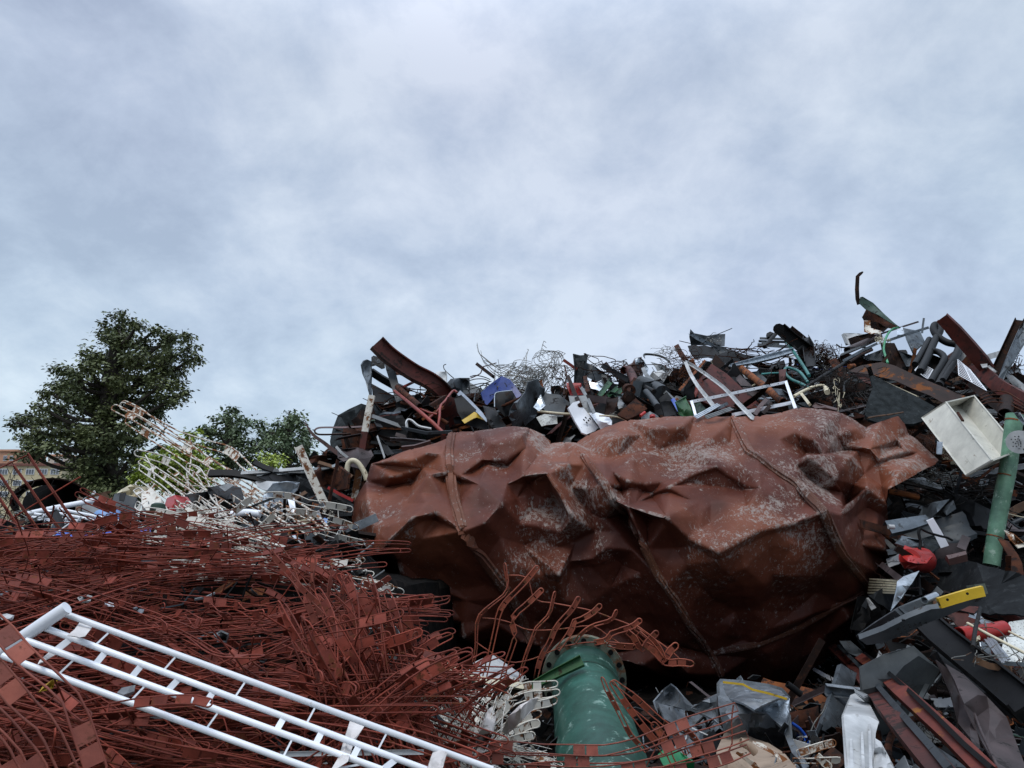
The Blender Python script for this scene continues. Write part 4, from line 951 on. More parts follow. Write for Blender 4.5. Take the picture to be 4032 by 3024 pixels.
wires('wire_tangle', 'C', (1130, 745), 60, 35, 14, 2.2, 'mesh_wire', 'grey wire curls lying on the bent grey skyline sheet', off=.5, seed=31)
sheet('corrugated_sheet', 'C', [(903, 800), (1050, 795), (1200, 820), (1350, 860), (1530, 900), (1480, 960), (1250, 960), (1080, 900), (960, 910)], 'black', 'long black corrugated sheet under the bent grey skyline sheet', 'metal sheet', off=.5, fold=.03, nfold=6, ragged=4, land='the long black corrugated sheet')
sheet('torn_sheet', 'C', [(1120, 800), (1230, 810), (1260, 850), (1180, 870)], 'slate', 'torn grey flap over the long black corrugated sheet', 'metal flap', off=.6, ragged=5)
cb_ = root('rusty_cabinet', W('C', [(1280, 1370)], .8)[0]); tag(cb_, 'big rust brown open cabinet lying on its side behind the white frame', 'cabinet', land='the rusty open cabinet')
sheet('side_panel', 'C', [(1000, 1095), (1110, 955), (1240, 1040), (1400, 1190), (1570, 1345), (1480, 1380), (1250, 1380), (1000, 1270)], 'red_beam', parent=cb_, off=.75, fold=.008, nfold=2, th=.02, tilt=(.3, .5))
sheet('top_panel', 'C', [(1105, 955), (1145, 870), (1230, 960), (1310, 1065), (1270, 1060), (1190, 1000)], 'brown_dark', parent=cb_, off=.5, fold=.006, nfold=1, th=.02)
sheet('back_panel', 'C', [(1000, 1095), (1060, 1000), (1150, 870), (1110, 955)], 'black', parent=cb_, off=.3, fold=.006, nfold=1)
bar('cabinet_edge', 'C', [(830, 1185), (940, 1060), (1055, 925)], 20, 'angle', 'rust_orange', 'rust orange angle edge slanting up to the rusty open cabinet', 'angle bar', off=1.1)
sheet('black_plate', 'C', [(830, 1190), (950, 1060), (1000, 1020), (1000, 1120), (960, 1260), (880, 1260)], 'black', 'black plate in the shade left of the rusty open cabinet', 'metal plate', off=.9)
for x in range(6): bar('louvre', 'C', [(1110 + x * 42, 1010 + x * 36), (1135 + x * 42, 1050 + x * 36)], 8, 'box', 'brown_dark', parent=cb_, off=.83)
sheet('rusty_box', 'C', [(990, 1090), (1010, 1110), (1000, 1200), (970, 1250), (960, 1210)], 'red_pipe', 'narrow red plate between the white angle strut and the rusty cabinet', 'metal plate', off=1.0)
tube('rusty_pipe', 'C', [(1328, 965), (1460, 1070), (1600, 1180), (1735, 1292)], 31, 'rust_orange', 'rust orange pipe slanting down right of the rusty open cabinet', 'pipe', off=.9, land='the rust orange pipe', hollow=.2)
sheet('dark_leaf', 'C', [(1310, 1000), (1400, 1090), (1520, 1200), (1640, 1290), (1580, 1320), (1420, 1210), (1310, 1080)], 'mauve', 'mauve folded strip lying along the rust orange pipe', 'metal strip', off=.75)
sheet('rust_sheet', 'C', [(1440, 1030), (1520, 1020), (1600, 1100), (1560, 1130), (1480, 1100)], 'slate', 'grey curled sheet above the rust orange pipe', 'metal sheet', off=.5, ragged=4)
for p, lab in (([(885, 935), (930, 1040), (990, 1140), (1060, 1230), (1130, 1318)], 'white bent angle strut dropping steeply in front of the rusty cabinet'), ([(880, 935), (960, 975), (1100, 1070), (1230, 1170), (1350, 1300), (1480, 1432)], 'longer white bent angle strut crossing the white frame')):
    bar('angle_strut', 'C', p, 24, 'angle', 'white_dull', lab, 'strut', off=1.75, sm=3, roll=30, land='the white angle struts' if 'longer' in lab else None)
wf = root('rectangular_frame', W('C', [(1400, 1400)], 1.5)[0]); tag(wf, 'white rectangular steel frame with small holes leaning on the rusty cabinet', 'frame', land='the white frame')
bar('top_rail', 'C', [(932, 1288), (1300, 1212), (1762, 1115)], 24, 'box', 'white_gloss', parent=wf, off=1.5)
bar('side_rail', 'C', [(1758, 1115), (1800, 1235), (1845, 1355)], 24, 'box', 'white_gloss', parent=wf, off=1.5)
bar('bottom_rail', 'C', [(1300, 1400), (1560, 1345), (1818, 1292)], 28, 'box', 'white_gloss', parent=wf, off=1.5)
bar('side_rail', 'C', [(936, 1285), (955, 1345), (972, 1410)], 22, 'box', 'white_gloss', parent=wf, off=1.5)
for i in range(11):
    x, y = 990 + i * 70, 1276 - i * 14.6; tube('rail_hole', 'C', [(x, y), (x + .4, y, .02)], 4, 'black', parent=wf, off=1.575)
bar('grey_gutter', 'C', [(1275, 975), (1450, 945), (1620, 905), (1830, 845)], 44, 'chan', 'galv_bright', 'long galvanized gutter rising to the right across the pile', 'gutter', off=1.1, widths=[.5, 1, 1.2, .9], roll=-30, land='the galvanized gutter')
P_ = bar('box_beam', 'C', [(1700, 650), (1790, 730), (1880, 800), (1990, 880)], 92, 'chan', 'black', 'thick black beam with a rounded end on the skyline', 'steel beam', off=.9, d=11.2, roll=-15, land='the thick black beam')
tube('beam_end', 'C', [(1695, 652, 0), (1695, 653, .12)], 45, 'black', parent=P_, off=.9, d=11.15)
bar('box_beam', 'C', [(1790, 650), (1860, 705), (1950, 780)], 60, 'chanr', 'brown_dark', 'dark brown channel behind the thick black beam', 'channel', off=.5, d=11.4)
bar('black_post', 'C', [(1935, 730), (1960, 840), (1975, 980)], 90, 'chan', 'black', 'upright black post under the thick black beam end', 'post', off=1.0, widths=[.5, 1, .9])
sheet('black_flap', 'C', [(1850, 830), (1960, 740), (2010, 830), (2020, 960), (1950, 1000), (1880, 920)], 'black', 'black angular plate right of the thick black beam', 'metal plate', off=.9)
for i, (a, b, w, m, lab) in enumerate((((1530, 735), (1840, 745), 20, 'grey_light', 'topmost grey slat of the slat stack'), ((1520, 760), (1830, 770), 20, 'slate', 'slate slat in the middle of the slat stack'), ((1510, 790), (1800, 810), 26, 'galv_bright', 'bright lower slat of the slat stack'), ((1545, 775), (1700, 790), 26, 'grey_light', 'short grey slat tucked in the slat stack'))):
    bar('slat', 'C', [a, b], w, 'slab', m, lab, 'slat', off=.4 + .06 * i, group='slats stacked under the skyline', land='the slat stack' if i == 0 else None)
tube('strut_pipe', 'C', [(1570, 810), (1620, 750), (1675, 690)], 16, 'dark', 'dark strut propping the thick black beam', 'strut', off=.8)
sheet('broken_slat', 'C', [(1590, 690), (1620, 675), (1660, 690), (1655, 720), (1600, 720)], 'dark', 'broken dark chunk above the slat stack', 'chunk', off=.6, ragged=5, th=.05)
tube('teal_pipe', 'C', [(1765, 770), (1830, 860), (1880, 930), (1925, 1000), (1960, 1060)], 13, 'teal', 'teal pipe falling steeply right of the galvanized gutter', 'pipe', off=1.1, land='the teal pipe')
tube('teal_loop', 'C', [(1950, 1120), (1880, 1030), (1800, 995), (1755, 995), (1752, 1040), (1800, 1090), (1890, 1130), (1960, 1170)], 12, 'teal', 'teal pipe bent into a loop below the galvanized gutter', 'pipe', off=1.2, sm=4)
tube('teal_loop', 'C', [(1545, 1046), (1620, 1040), (1700, 1036)], 8, 'teal', 'short level teal pipe above the white frame', 'pipe', off=1.2)
sheet('rust_flap', 'C', [(1695, 1010), (1760, 1000), (1755, 1130), (1700, 1140)], 'red_beam', 'dark red upright flap under the galvanized gutter', 'metal flap', off=1.2, th=.03)
# machine and small stuff over the tank rim
mc = root('flanged_machine', W('C', [(500, 1400)], 1.3)[0]); tag(mc, 'dark oily machine with a rusty flange disc and blue black housing', 'machine', land='the flanged machine')
tube('housing', 'C', [(480, 1130, .1), (590, 1170), (680, 1220)], 75, 'slate', parent=mc, off=1.1, sides=14)
bar('gearbox', 'C', [(455, 1170), (540, 1190)], 130, 'box', 'slate', parent=mc, off=1.25, widths=[.9, 1])
tube('flange', 'C', [(380, 1180), (398, 1190, .05)], 52, 'rust', parent=mc, off=1.5, hollow=.45)
for k, (r_, h_) in enumerate(((58, 0), (50, .06), (42, .12), (30, .18))): tube('ring', 'C', [(388, 1255, h_), (389, 1256, h_ + .055)], r_, 'brown_dark', parent=mc, off=1.45, sides=22)
tube('pipe_stub', 'C', [(540, 1200), (590, 1260), (640, 1330)], 28, 'slate', parent=mc, off=1.4, sides=14)
tube('pipe_stub', 'C', [(500, 1145), (610, 1200)], 22, 'dark', parent=mc, off=1.45, sides=14)
sheet('dark_shroud', 'C', [(520, 1120), (640, 1100), (700, 1230), (690, 1400), (620, 1410), (600, 1250)], 'dark', 'dark round shroud to the right of the flanged machine', 'shroud', off=.9, bend=.25)
sheet('black_fin', 'C', [(650, 1260), (720, 1200), (790, 1290), (800, 1400), (700, 1420)], 'black', 'black fin plate left of the blue strip', 'metal plate', off=1.0)
gp = root('green_scrap', W('C', [(230, 1240)], 1.0)[0]); tag(gp, 'bright green painted steel frame piece left of the flanged machine', 'frame', land='the green frame piece')
bar('rail', 'C', [(130, 1235), (180, 1175), (225, 1115)], 44, 'chan', 'green', parent=gp, off=1.0)
bar('rail', 'C', [(205, 1235), (250, 1200), (290, 1165)], 34, 'chan', 'green', parent=gp, off=1.05)
bar('rail', 'C', [(265, 1240), (300, 1210), (328, 1180)], 30, 'chan', 'green', parent=gp, off=1.0)
bar('rail', 'C', [(190, 1200), (330, 1235)], 22, 'chan', 'green_dark', parent=gp, off=1.1)
bar('mauve_beam', 'C', [(20, 1255), (170, 1270), (360, 1310)], 60, 'slab', 'mauve', 'mauve flat beam lying under the green frame piece', 'beam', off=1.0)
sheet('pale_sheet', 'C', [(300, 1250), (350, 1300), (375, 1335), (300, 1350), (285, 1300)], 'grey_light', 'pale triangular sheet between the dark plate and the brown plate', 'metal sheet', off=1.1)
sheet('dark_plate', 'C', [(195, 1260), (300, 1240), (290, 1320), (250, 1400), (175, 1400)], 'brown_dark', 'dark brown upright plate below the green frame piece', 'metal plate', off=1.3, th=.02)
sheet('brown_plate', 'C', [(285, 1400), (450, 1255), (550, 1345), (470, 1400), (380, 1440)], 'rust', 'rust brown pitted plate in front of the flanged machine', 'metal plate', off=1.5, th=.02, fold=.01)
sheet('aluminium_scrap', 'C', [(40, 1110), (120, 1130), (210, 1180), (180, 1210), (60, 1170)], 'alu', 'bright aluminium scrap left of the green frame piece', 'metal scrap', off=.7)
sheet('silver_foil', 'C', [(100, 1130), (150, 1100), (170, 1150), (110, 1150)], 'galv_bright', 'small folded silver piece above the aluminium scrap', 'metal scrap', off=.8)
sheet('green_sheet', 'C', [(795, 1290), (890, 1240), (885, 1260), (930, 1340), (968, 1415), (880, 1425), (830, 1400)], 'green', 'green curved sheet with a pale edge beside the blue strip', 'metal sheet', off=1.4, bend=.15, land='the green curved sheet')
sheet('green_sheet', 'C', [(940, 1290), (1010, 1290), (1080, 1370), (1000, 1400)], 'green_dark', 'dark green scrap behind the left foot of the white frame', 'metal scrap', off=1.1)
bar('window_profile', 'C', [(970, 1425), (1080, 1365), (1175, 1310)], 46, 'ribs', 'alu', 'aluminium window profile lying left of the shorter one', 'window profile', off=1.75, roll=-35)
bar('window_profile', 'C', [(1060, 1425), (1160, 1390), (1285, 1345)], 46, 'ribs', 'grey_light', 'blue grey window profile resting on the tank rim', 'window profile', off=1.8, roll=-40, land='the window profiles')
bar('window_profile', 'C', [(1150, 1350), (1240, 1305)], 26, 'box', 'galv', 'stubby square profile above the window profiles', 'window profile', off=1.6)
bar('brown_stub', 'C', [(1490, 1400), (1530, 1330), (1590, 1265)], 34, 'angle', 'brown_strap', 'brown stub bar beside the white frame bottom rail', 'bar', off=1.6)
bar('brown_stub', 'C', [(1560, 1390), (1600, 1340), (1635, 1300)], 30, 'angle', 'brown_dark', 'darker brown stub bar nearer the white frame corner', 'bar', off=1.6)
tube('red_stopper', 'C', [(595, 1412), (596, 1430)], 26, 'red_bright', 'small red plastic cap on the tank rim', 'cap', off=1.5)
tube('orange_fitting', 'C', [(490, 1410), (530, 1380)], 14, 'red_bright', 'small orange red fitting left of the red plastic cap', 'fitting', off=1.5)
sheet('felt_lump', 'C', [(510, 1430), (530, 1390), (575, 1370), (620, 1400), (640, 1440)], 'grey_light', 'pale grey lump behind the red plastic cap', 'lump', off=1.4, th=.04, bend=.1)
tube('yellow_hose', 'C', [(130, 1408), (230, 1412), (310, 1425), (370, 1448)], 8, 'cream', 'cream yellow hose lying over the tank notch edge', 'hose', off=1.4, sm=3)
wires('wire_tangle', 'C', (240, 1405), 50, 25, 8, 2.2, 'mesh_wire', 'bundle of pale thin rods above the cream yellow hose', off=1.4, seed=44, curl=.2)
cp = root('elbow_pipe', W('C', [(1960, 1300)], 1.2)[0]); tag(cp, 'cream pipe with a knobbed elbow and a welded leg right of the white frame', 'pipe', land='the cream elbow pipe')
tube('pipe', 'C', [(1825, 1242), (1900, 1200), (1990, 1160), (2060, 1146), (2092, 1150), (2110, 1180)], 13, 'cream', parent=cp, off=1.3, sm=3)
tube('knob', 'C', [(2108, 1175), (2118, 1205)], 22, 'cream', parent=cp, off=1.32)
bar('leg', 'C', [(1895, 1220), (1930, 1265), (1965, 1312)], 22, 'box', 'cream', parent=cp, off=1.3)
sheet('roof_scrap', 'C', [(1640, 1170), (1720, 1180), (1870, 1270), (1840, 1290), (1700, 1230)], 'galv', 'grey ribbed scrap behind the white frame corner', 'metal scrap', off=1.2, nfold=5)
# ================================================================== the pile, right summit (zone D)
bar('bent_strip', 'D', [(672, 470), (655, 420), (650, 330), (655, 210), (680, 185), (706, 165)], 32, 'angle', 'brown_dark', 'tall bent brown strip standing highest on the pile summit', 'metal strip', off=.6, d=11.2, widths=[1.1, 1, 1, .9, .8, .3], land='the tall bent strip')
sheet('green_sheet', 'D', [(682, 402), (705, 400), (800, 455), (900, 555), (1000, 645), (1060, 690), (960, 640), (850, 570), (730, 515), (672, 460)], 'green_dark', 'dark green sheet like a prow under the tall bent strip', 'metal sheet', off=.7, d=11.1, fold=.02, land='the dark green prow sheet')
sheet('rust_board', 'D', [(735, 520), (830, 560), (960, 640), (1075, 695), (1000, 700), (850, 660), (700, 590)], 'rust', 'rust flecked board under the dark green prow sheet', 'board', off=.6, d=11.1, ragged=4)
sheet('brown_board', 'D', [(695, 585), (850, 640), (940, 690), (900, 725), (800, 720), (725, 640)], 'brown_dark', 'dark ragged brown board below the rust flecked board', 'board', off=.55, d=11.0, ragged=5)
sheet('patched_sheet', 'D', [(718, 620), (775, 620), (780, 690), (880, 720), (870, 750), (780, 745), (720, 725)], 'white_rusty_heavy', 'bent panel with flaking white patches below the prow sheet', 'panel', off=.7, d=10.9)
sheet('machine_cover', 'D', [(528, 738), (640, 740), (720, 748), (700, 800), (570, 850)], 'white_dull', 'white machine side peeking out below the summit', 'panel', off=.3, th=.06)
sheet('brown_cylinder', 'D', [(570, 790), (640, 765), (760, 740), (850, 760), (830, 800), (700, 860), (600, 870)], 'brown_dark', 'brown dented cylinder piece below the summit', 'cylinder', off=.6, bend=.2)
tube('rolled_pipe', 'D', [(560, 900), (680, 850), (790, 800), (860, 770)], 30, 'mauve', 'mauve rolled pipe under the thin steel bars', 'pipe', off=.55, hollow=.2)
bar('angle_bar', 'D', [(930, 812), (1110, 750), (1320, 686)], 22, 'angle', 'galv', 'long grey angle bar pointing right from the green hose', 'angle bar', off=1.4, land='the long grey angle bar')
bar('angle_bar', 'D', [(690, 852), (860, 750), (1040, 690), (1225, 632)], 15, 'angle', 'mauve', 'thin mauve angle bar crossing behind the green hose', 'angle bar', off=1.3)
bar('angle_bar', 'D', [(520, 1000), (700, 900), (840, 835)], 22, 'angle', 'galv', 'pale angle bar running down left from the green hose', 'angle bar', off=1.3)
bar('flat_bar', 'D', [(500, 940), (620, 890), (740, 850)], 16, 'flat', 'grey_light', 'thin grey flat bar near the rusty wire ball', 'flat bar', off=1.2)
tube('dark_rod', 'D', [(460, 845), (500, 872), (620, 875), (735, 872)], 6, 'dark', 'dark bent rod above the rusty wire ball', 'rod', off=1.1)
tube('dark_pipe', 'D', [(70, 1310), (250, 1190), (480, 1050), (620, 960), (780, 880)], 14, 'dark', 'long dark pipe slanting across the mesh wires', 'pipe', off=1.2, land='the long dark pipe')
tube('dark_pipe', 'D', [(580, 1010), (690, 940), (790, 895)], 12, 'brown_dark', 'short dark pipe beside the long dark pipe', 'pipe', off=1.25)
bar('steel_rod', 'D', [(1258, 740), (1265, 670), (1275, 598)], 16, 'flat', 'galv', 'short grey strip standing upright on the skyline', 'strip', off=.8, d=10.8)
tube('green_hose', 'D', [(1040, 685), (985, 700), (940, 745), (910, 820), (900, 890), (915, 950), (938, 1020)], 9, 'green_bright', 'bright green hose hanging over the summit scrap', 'hose', off=1.6, sm=4, land='the bright green hose')
wires('yellow_net', 'D', (895, 800), 50, 45, 22, 2.4, 'cream', 'yellowish net rope caught on the green hose', 'rope', off=1.6, seed=51)
sheet('galv_flap', 'D', [(1080, 690), (1240, 720), (1290, 830), (1170, 935), (1110, 800)], 'galv', 'grey galvanized flap hanging behind the long grey angle bar', 'metal flap', off=1.0, fold=.05, land='the galvanized flap')
bar('galv_box', 'D', [(1055, 765), (1050, 690)], 44, 'slab', 'galv_bright', 'short galvanized box end beside the green hose', 'box section', off=1.4)
sheet('dark_plate', 'D', [(870, 830), (1000, 830), (1100, 1040), (1100, 1080), (960, 1060), (890, 940)], 'brown_dark', 'dark brown plate behind the green hose', 'metal plate', off=1.1, fold=.02)
sheet('grey_sheet', 'D', [(1040, 905), (1190, 960), (1190, 1060), (1110, 1050)], 'slate', 'slate sheet between the dark brown plate and the black bent pipe', 'metal sheet', off=1.1)
sheet('grey_sheet', 'D', [(700, 960), (880, 890), (900, 1000), (780, 990)], 'slate', 'smooth slate sheet left of the dark brown plate', 'metal sheet', off=1.0)
sheet('dark_sheet', 'D', [(1330, 930), (1500, 1000), (1450, 1180), (1300, 1130), (1220, 1050)], 'dark', 'dark panel behind the black bent pipe legs', 'panel', off=1.3)
bp_ = root('bent_pipe_bundle', W('D', [(1380, 1230)], 1.7)[0]); tag(bp_, 'thick black bent tube coil looping up on the skyline', 'pipe', land='the black bent pipe coil')
tube('coil', 'D', [(1240, 1100), (1310, 960), (1380, 800), (1425, 720), (1415, 668), (1375, 662), (1365, 710), (1410, 775), (1490, 825), (1570, 842), (1600, 862), (1580, 930), (1510, 1050), (1450, 1150), (1410, 1230)], 29, 'black', parent=bp_, off=1.75, sm=4, sides=12)
tube('leg_pipe', 'D', [(1190, 1030), (1250, 930), (1325, 795)], 24, 'black', parent=bp_, off=1.7)
tube('leg_pipe', 'D', [(1350, 905), (1410, 915), (1465, 965), (1440, 1040), (1380, 1130), (1340, 1195)], 27, 'black', parent=bp_, off=1.8, sm=3)
tube('leg_pipe', 'D', [(1560, 1020), (1500, 1100), (1450, 1180)], 22, 'black', parent=bp_, off=1.9)
bar('channel_beam', 'D', [(1440, 598), (1560, 720), (1690, 870), (1810, 1010), (1870, 1090)], 105, 'chanr', 'red_beam', 'red brown channel beam leaning on the right skyline', 'steel beam', off=1.3, widths=[.85, .95, 1, 1, .9], d=10.3, roll=15, land='the red channel beam')
bar('channel_beam', 'D', [(1740, 1010), (1860, 1140), (1960, 1230), (2080, 1300), (2240, 1390)], 105, 'chanr', 'red_beam', 'lower red channel beam running out at the right edge', 'steel beam', off=1.5, roll=12)
sheet('bracket_flap', 'D', [(1470, 720), (1500, 715), (1560, 800), (1540, 810)], 'brown_dark', 'dark flap hanging under the red channel beam', 'metal flap', off=1.2, d=10.3)
bar('dark_beam', 'D', [(2175, 620), (2060, 870), (1930, 1150)], 62, 'chan', 'brown_dark', 'dark brown beam rising at the right edge of the skyline', 'steel beam', off=1.2, d=10.2, roll=20)
sheet('grey_sheet', 'D', [(2190, 640), (2240, 640), (2240, 800), (2130, 980), (2010, 1195), (1965, 1160), (2060, 930)], 'galv', 'curved galvanized sheet right of the dark brown skyline beam', 'metal sheet', off=1.3, d=10.1, bend=.15, land='the curved galvanized sheet')
bar('white_strip', 'D', [(1845, 1060), (1835, 1010), (1870, 965), (1980, 930), (2110, 880)], 44, 'flat', 'white_dull', 'curled white strip lying on the red channel beam', 'strip', off=1.8, sm=3, widths=[.7, 1.2, 1, 1, .6])
sheet('white_sheet', 'D', [(1830, 1050), (1890, 1040), (1960, 1100), (1920, 1115)], 'white_dull', 'white scrap tongue under the curled white strip', 'metal scrap', off=1.7)
sheet('pale_sheet', 'D', [(2020, 1120), (2100, 1130), (2240, 1240), (2240, 1300), (2120, 1240)], 'grey_light', 'long pale sheet beside the curved galvanized sheet foot', 'metal sheet', off=1.5)
def grille(name, z, c4, n, rpx, m, label, off, cross=3, land=None):
    c = W(z, c4, off); r = msize(z, rpx, c[0]); V, F = [], []
    for i in range(n + 1):
        u = i / n; tube_geo([c[0].lerp(c[1], u), c[3].lerp(c[2], u)], r, 5, V, F)
    for j in range(cross):
        v = j / (cross - 1); tube_geo([c[0].lerp(c[3], v), c[1].lerp(c[2], v)], r * 1.3, 5, V, F)
    o = mesh_obj(name, V, F, m, sharp=80); finish(o, label, 'grille', None, land, m)
grille('wire_shelf', 'D', [(1590, 985), (1600, 1130), (1860, 1275), (1700, 1075)], 9, 3.0, 'white_gloss', 'white wire refrigerator shelf leaning under the red channel beam', 1.8, land='the white wire shelf')
grille('wire_shelf', 'D', [(1250, 1020), (1190, 1085), (1310, 1165), (1360, 1080)], 8, 3.4, 'white_gloss', 'small white wire shelf seen between the black pipe legs', 1.65)
sheet('pale_flap', 'D', [(1560, 960), (1660, 850), (1690, 930), (1620, 1010)], 'grey_light', 'pale grey flap behind the white wire shelf', 'metal flap', off=1.5)
sheet('brown_flap', 'D', [(1490, 950), (1560, 900), (1570, 960), (1520, 1010)], 'brown_strap', 'brown flap behind the black pipe coil', 'metal flap', off=1.45)
P_ = sheet('rust_sheet', 'D', [(565, 1095), (690, 1040), (880, 1008), (1000, 1040), (1150, 1110), (1330, 1190), (1500, 1260), (1665, 1325), (1560, 1390), (1470, 1400), (1330, 1320), (1200, 1270), (1000, 1180), (800, 1130)], 'rust_sheet' if 'rust_sheet' in MATS else 'brown_dark', 'long dark rusty sheet sweeping over the grey hopper', 'metal sheet', off=1.7, fold=.012, tilt=(-.1, .5), land='the long dark rusty sheet')
sheet('curled_lip', 'D', [(560, 1110), (620, 1070), (690, 1040), (650, 1080), (590, 1115)], 'grey_light', parent=P_, off=1.85)
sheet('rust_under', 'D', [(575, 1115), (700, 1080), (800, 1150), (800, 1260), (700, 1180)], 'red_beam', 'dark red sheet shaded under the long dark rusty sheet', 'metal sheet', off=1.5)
P_ = sheet('grey_hopper', 'D', [(775, 1140), (800, 1132), (1000, 1230), (1200, 1325), (1380, 1425), (1260, 1560), (1180, 1585), (900, 1590), (760, 1545), (728, 1500), (740, 1400), (800, 1240)], 'felt', 'grey hopper side with a pale rim behind the tank rim', 'hopper', off=1.6, fold=.008, th=.03, tilt=(0, .4), land='the grey hopper')
bar('hopper_rim', 'D', [(778, 1136), (1000, 1238), (1215, 1335)], 18, 'box', 'cream', parent=P_, off=1.75)
wires('wire_tangle', 'D', (350, 950), 120, 120, 130, 2.0, 'rust_wire', 'dense ball of fine rusty wire right of the thick black beam', off=1.0, seed=61, curl=.7, land='the rusty wire ball')
wires('wire_tangle', 'D', (520, 1250), 260, 150, 90, 2.6, 'dark_wire', 'wide nest of dark wires above the tank rim', off=1.3, seed=62, curl=.3, land='the nest of dark wires')
wires('wire_tangle', 'D', (480, 1300), 40, 130, 14, 2.6, 'cream', 'tan cords hanging in the nest of dark wires', 'cord', off=1.5, seed=63, curl=.25)
wires('wire_tangle', 'D', (2130, 1080), 60, 110, 14, 3, 'rust_wire', 'rusty bent rods at the right edge of the pile', off=1.6, seed=64, curl=.2)
wire_mesh('wire_mesh', 'D', [(400, 1080), (760, 1180), (720, 1400), (330, 1290)], 14, 12, 2.2, 'dark_wire', 'crumpled dark wire mesh left of the grey hopper', off=1.35, amp=.25, seed=9)
tube('orange_lamp', 'D', [(575, 1050), (625, 1045)], 20, 'rust_orange', 'small orange lamp cover left of the curled lip', 'lamp cover', off=1.5)
tube('black_hose', 'D', [(530, 1290), (535, 1210), (600, 1160), (700, 1140)], 9, 'dark', 'dark cable arching over the nest of wires', 'cable', off=1.55, sm=4)
tube('stick', 'D', [(750, 1530), (830, 1515), (950, 1500), (1080, 1478)], 7, 'wood', 'thin brown stick lying on the grey hopper', 'stick', off=1.9)
sheet('dark_beam_end', 'D', [(230, 1420), (260, 1385), (470, 1440), (460, 1460), (260, 1440)], 'brown_strap', 'brown hollow bar end over the tank rim', 'bar', off=1.6, th=.05)
bar('cable_tray', 'D', [(1700, 1200), (1900, 1370), (2080, 1530)], 60, 'angle', 'brown_dark', 'dark angle bar running down behind the white cabinet', 'angle bar', off=1.6)
tube('open_pipe', 'D', [(2040, 1360, .1), (2050, 1420), (2030, 1500)], 48, 'brown_dark', 'wide open dark pipe mouth above the pale green pipe', 'pipe', off=1.6, hollow=.12, land='the open dark pipe mouth')
for i in range(4): tube('rusty_hoop', 'D', [(1800, 1320 + i * 30), (1900, 1285 + i * 32), (2040, 1290 + i * 35), (2150, 1350 + i * 30), (2260, 1420 + i * 25)], 5, 'rust', 'rusty curved rod around the open dark pipe mouth', 'rod', off=1.8, sm=3, group='rusty rods round the pipe mouth')
# ================================================================== right side, zone E
wc = root('white_cabinet', W('E', [(1600, 730)], 1.2)[0]); tag(wc, 'white open box cabinet lying tilted above the right end of the tank', 'cabinet', land='the white cabinet')
def quad(name, parent, c, m, th=.012, land=None):
    V, F = [], []
    n = 4
    for j in range(n + 1):
        for i in range(n + 1):
            V.append((c[0] * (1 - i / n) + c[1] * (i / n)) * (1 - j / n) + (c[3] * (1 - i / n) + c[2] * (i / n)) * (j / n))
    for j in range(n):
        for i in range(n): a = j * (n + 1) + i; F.append((a, a + 1, a + n + 2, a + n + 1))
    a, b, c_ = [V[i] for i in F[0][:3]]
    if (b - a).cross(c_ - a).dot(CAM - a) < 0: F = [tuple(reversed(f)) for f in F]
    V, F = solidify(V, F, th); return mesh_obj(name, V, F, m, parent, sharp=30)
fA, fB, fC, fD = W('E', [(1140, 128)], 0, 6.75)[0], W('E', [(1391, -36)], 0, 6.5)[0], W('E', [(1872, 574)], 0, 5.6)[0], W('E', [(1602, 730)], 0, 5.85)[0]
gB, gC = W('E', [(1683, -105)], 0, 6.95)[0], W('E', [(2160, 466)], 0, 6.05)[0]
quad('side_panel', wc, [fA, fB, fC, fD], 'white_cab')
bv_ = (fA - fB)                       # direction into the box
iB, iC = gB + (fA - fB) * .6, gC + (fD - fC) * .6
quad('inner_panel', wc, [gB, iB, iC, gC], 'white_cab')
quad('back_panel', wc, [fB.lerp(fA, .6), iB, iC, fC.lerp(fD, .6)], 'white_cab')
quad('end_panel', wc, [fC, gC, iC, fD], 'white_cab')
quad('end_panel', wc, [fA, fB, gB, iB], 'white_cab')
n_ = (fC - fB).cross(gB - fB).normalized(); n_ = n_ if n_.dot(CAM - fB) > 0 else -n_
for a, b in ((fB, fC), (gB, gC), (fB, gB), (fC, gC), (fA, fD)):
    V, F = sweep_geo([a + n_ * .008, b + n_ * .008], .011, 'box'); mesh_obj('rim', V, F, 'white_cab', wc)
V, F = tube_geo([fC.lerp(fB, .62) + n_ * .02, fC.lerp(fB, .75) + n_ * .03], .012, 6); mesh_obj('torn_latch', V, F, 'rust', wc)
gpn = root('green_pipe', W('E', [(1860, 1659)], 1.2)[0]); tag(gpn, 'slightly bent pale green pipe with weld rings standing at the right edge', 'pipe', land='the pale green pipe')
gpath = [(2112, 90), (2085, 300), (2045, 620), (1985, 930), (1925, 1250), (1868, 1660)]
tube('tube', 'E', gpath, 64, 'green_pipe_pale', parent=gpn, d=5.9, sm=6, taper=(1.08, 1.0), sides=24, hollow=.1)
for a, b in (((2098, 150), (2094, 165)), ((2020, 724), (2017, 736)), ((1905, 1362), (1902, 1374))): tube('weld_ring', 'E', [a, b], 67, 'rust_orange', parent=gpn, d=5.9, sides=24)
sheet('pipe_collar', 'E', [(2110, 70), (2160, 65), (2230, 180), (2230, 210), (2150, 120)], 'galv', 'bent tin collar hooked on the top of the pale green pipe', 'collar', d=5.7, fold=.03)
co = root('colander', W('E', [(2150, 450)], 0, 5.6)[0]); tag(co, 'round perforated white disc stuck behind the pale green pipe', 'disc', land='the perforated disc')
V, F = tube_geo([W('E', [(2160, 372)], 0, 5.72)[0], W('E', [(2160, 372)], 0, 5.74)[0]], 0, 28, radii=[msize('E', 100, W('E', [(2160, 372)], 0, 5.7)[0])] * 2); mesh_obj('disc', V, F, 'white_dull', co)
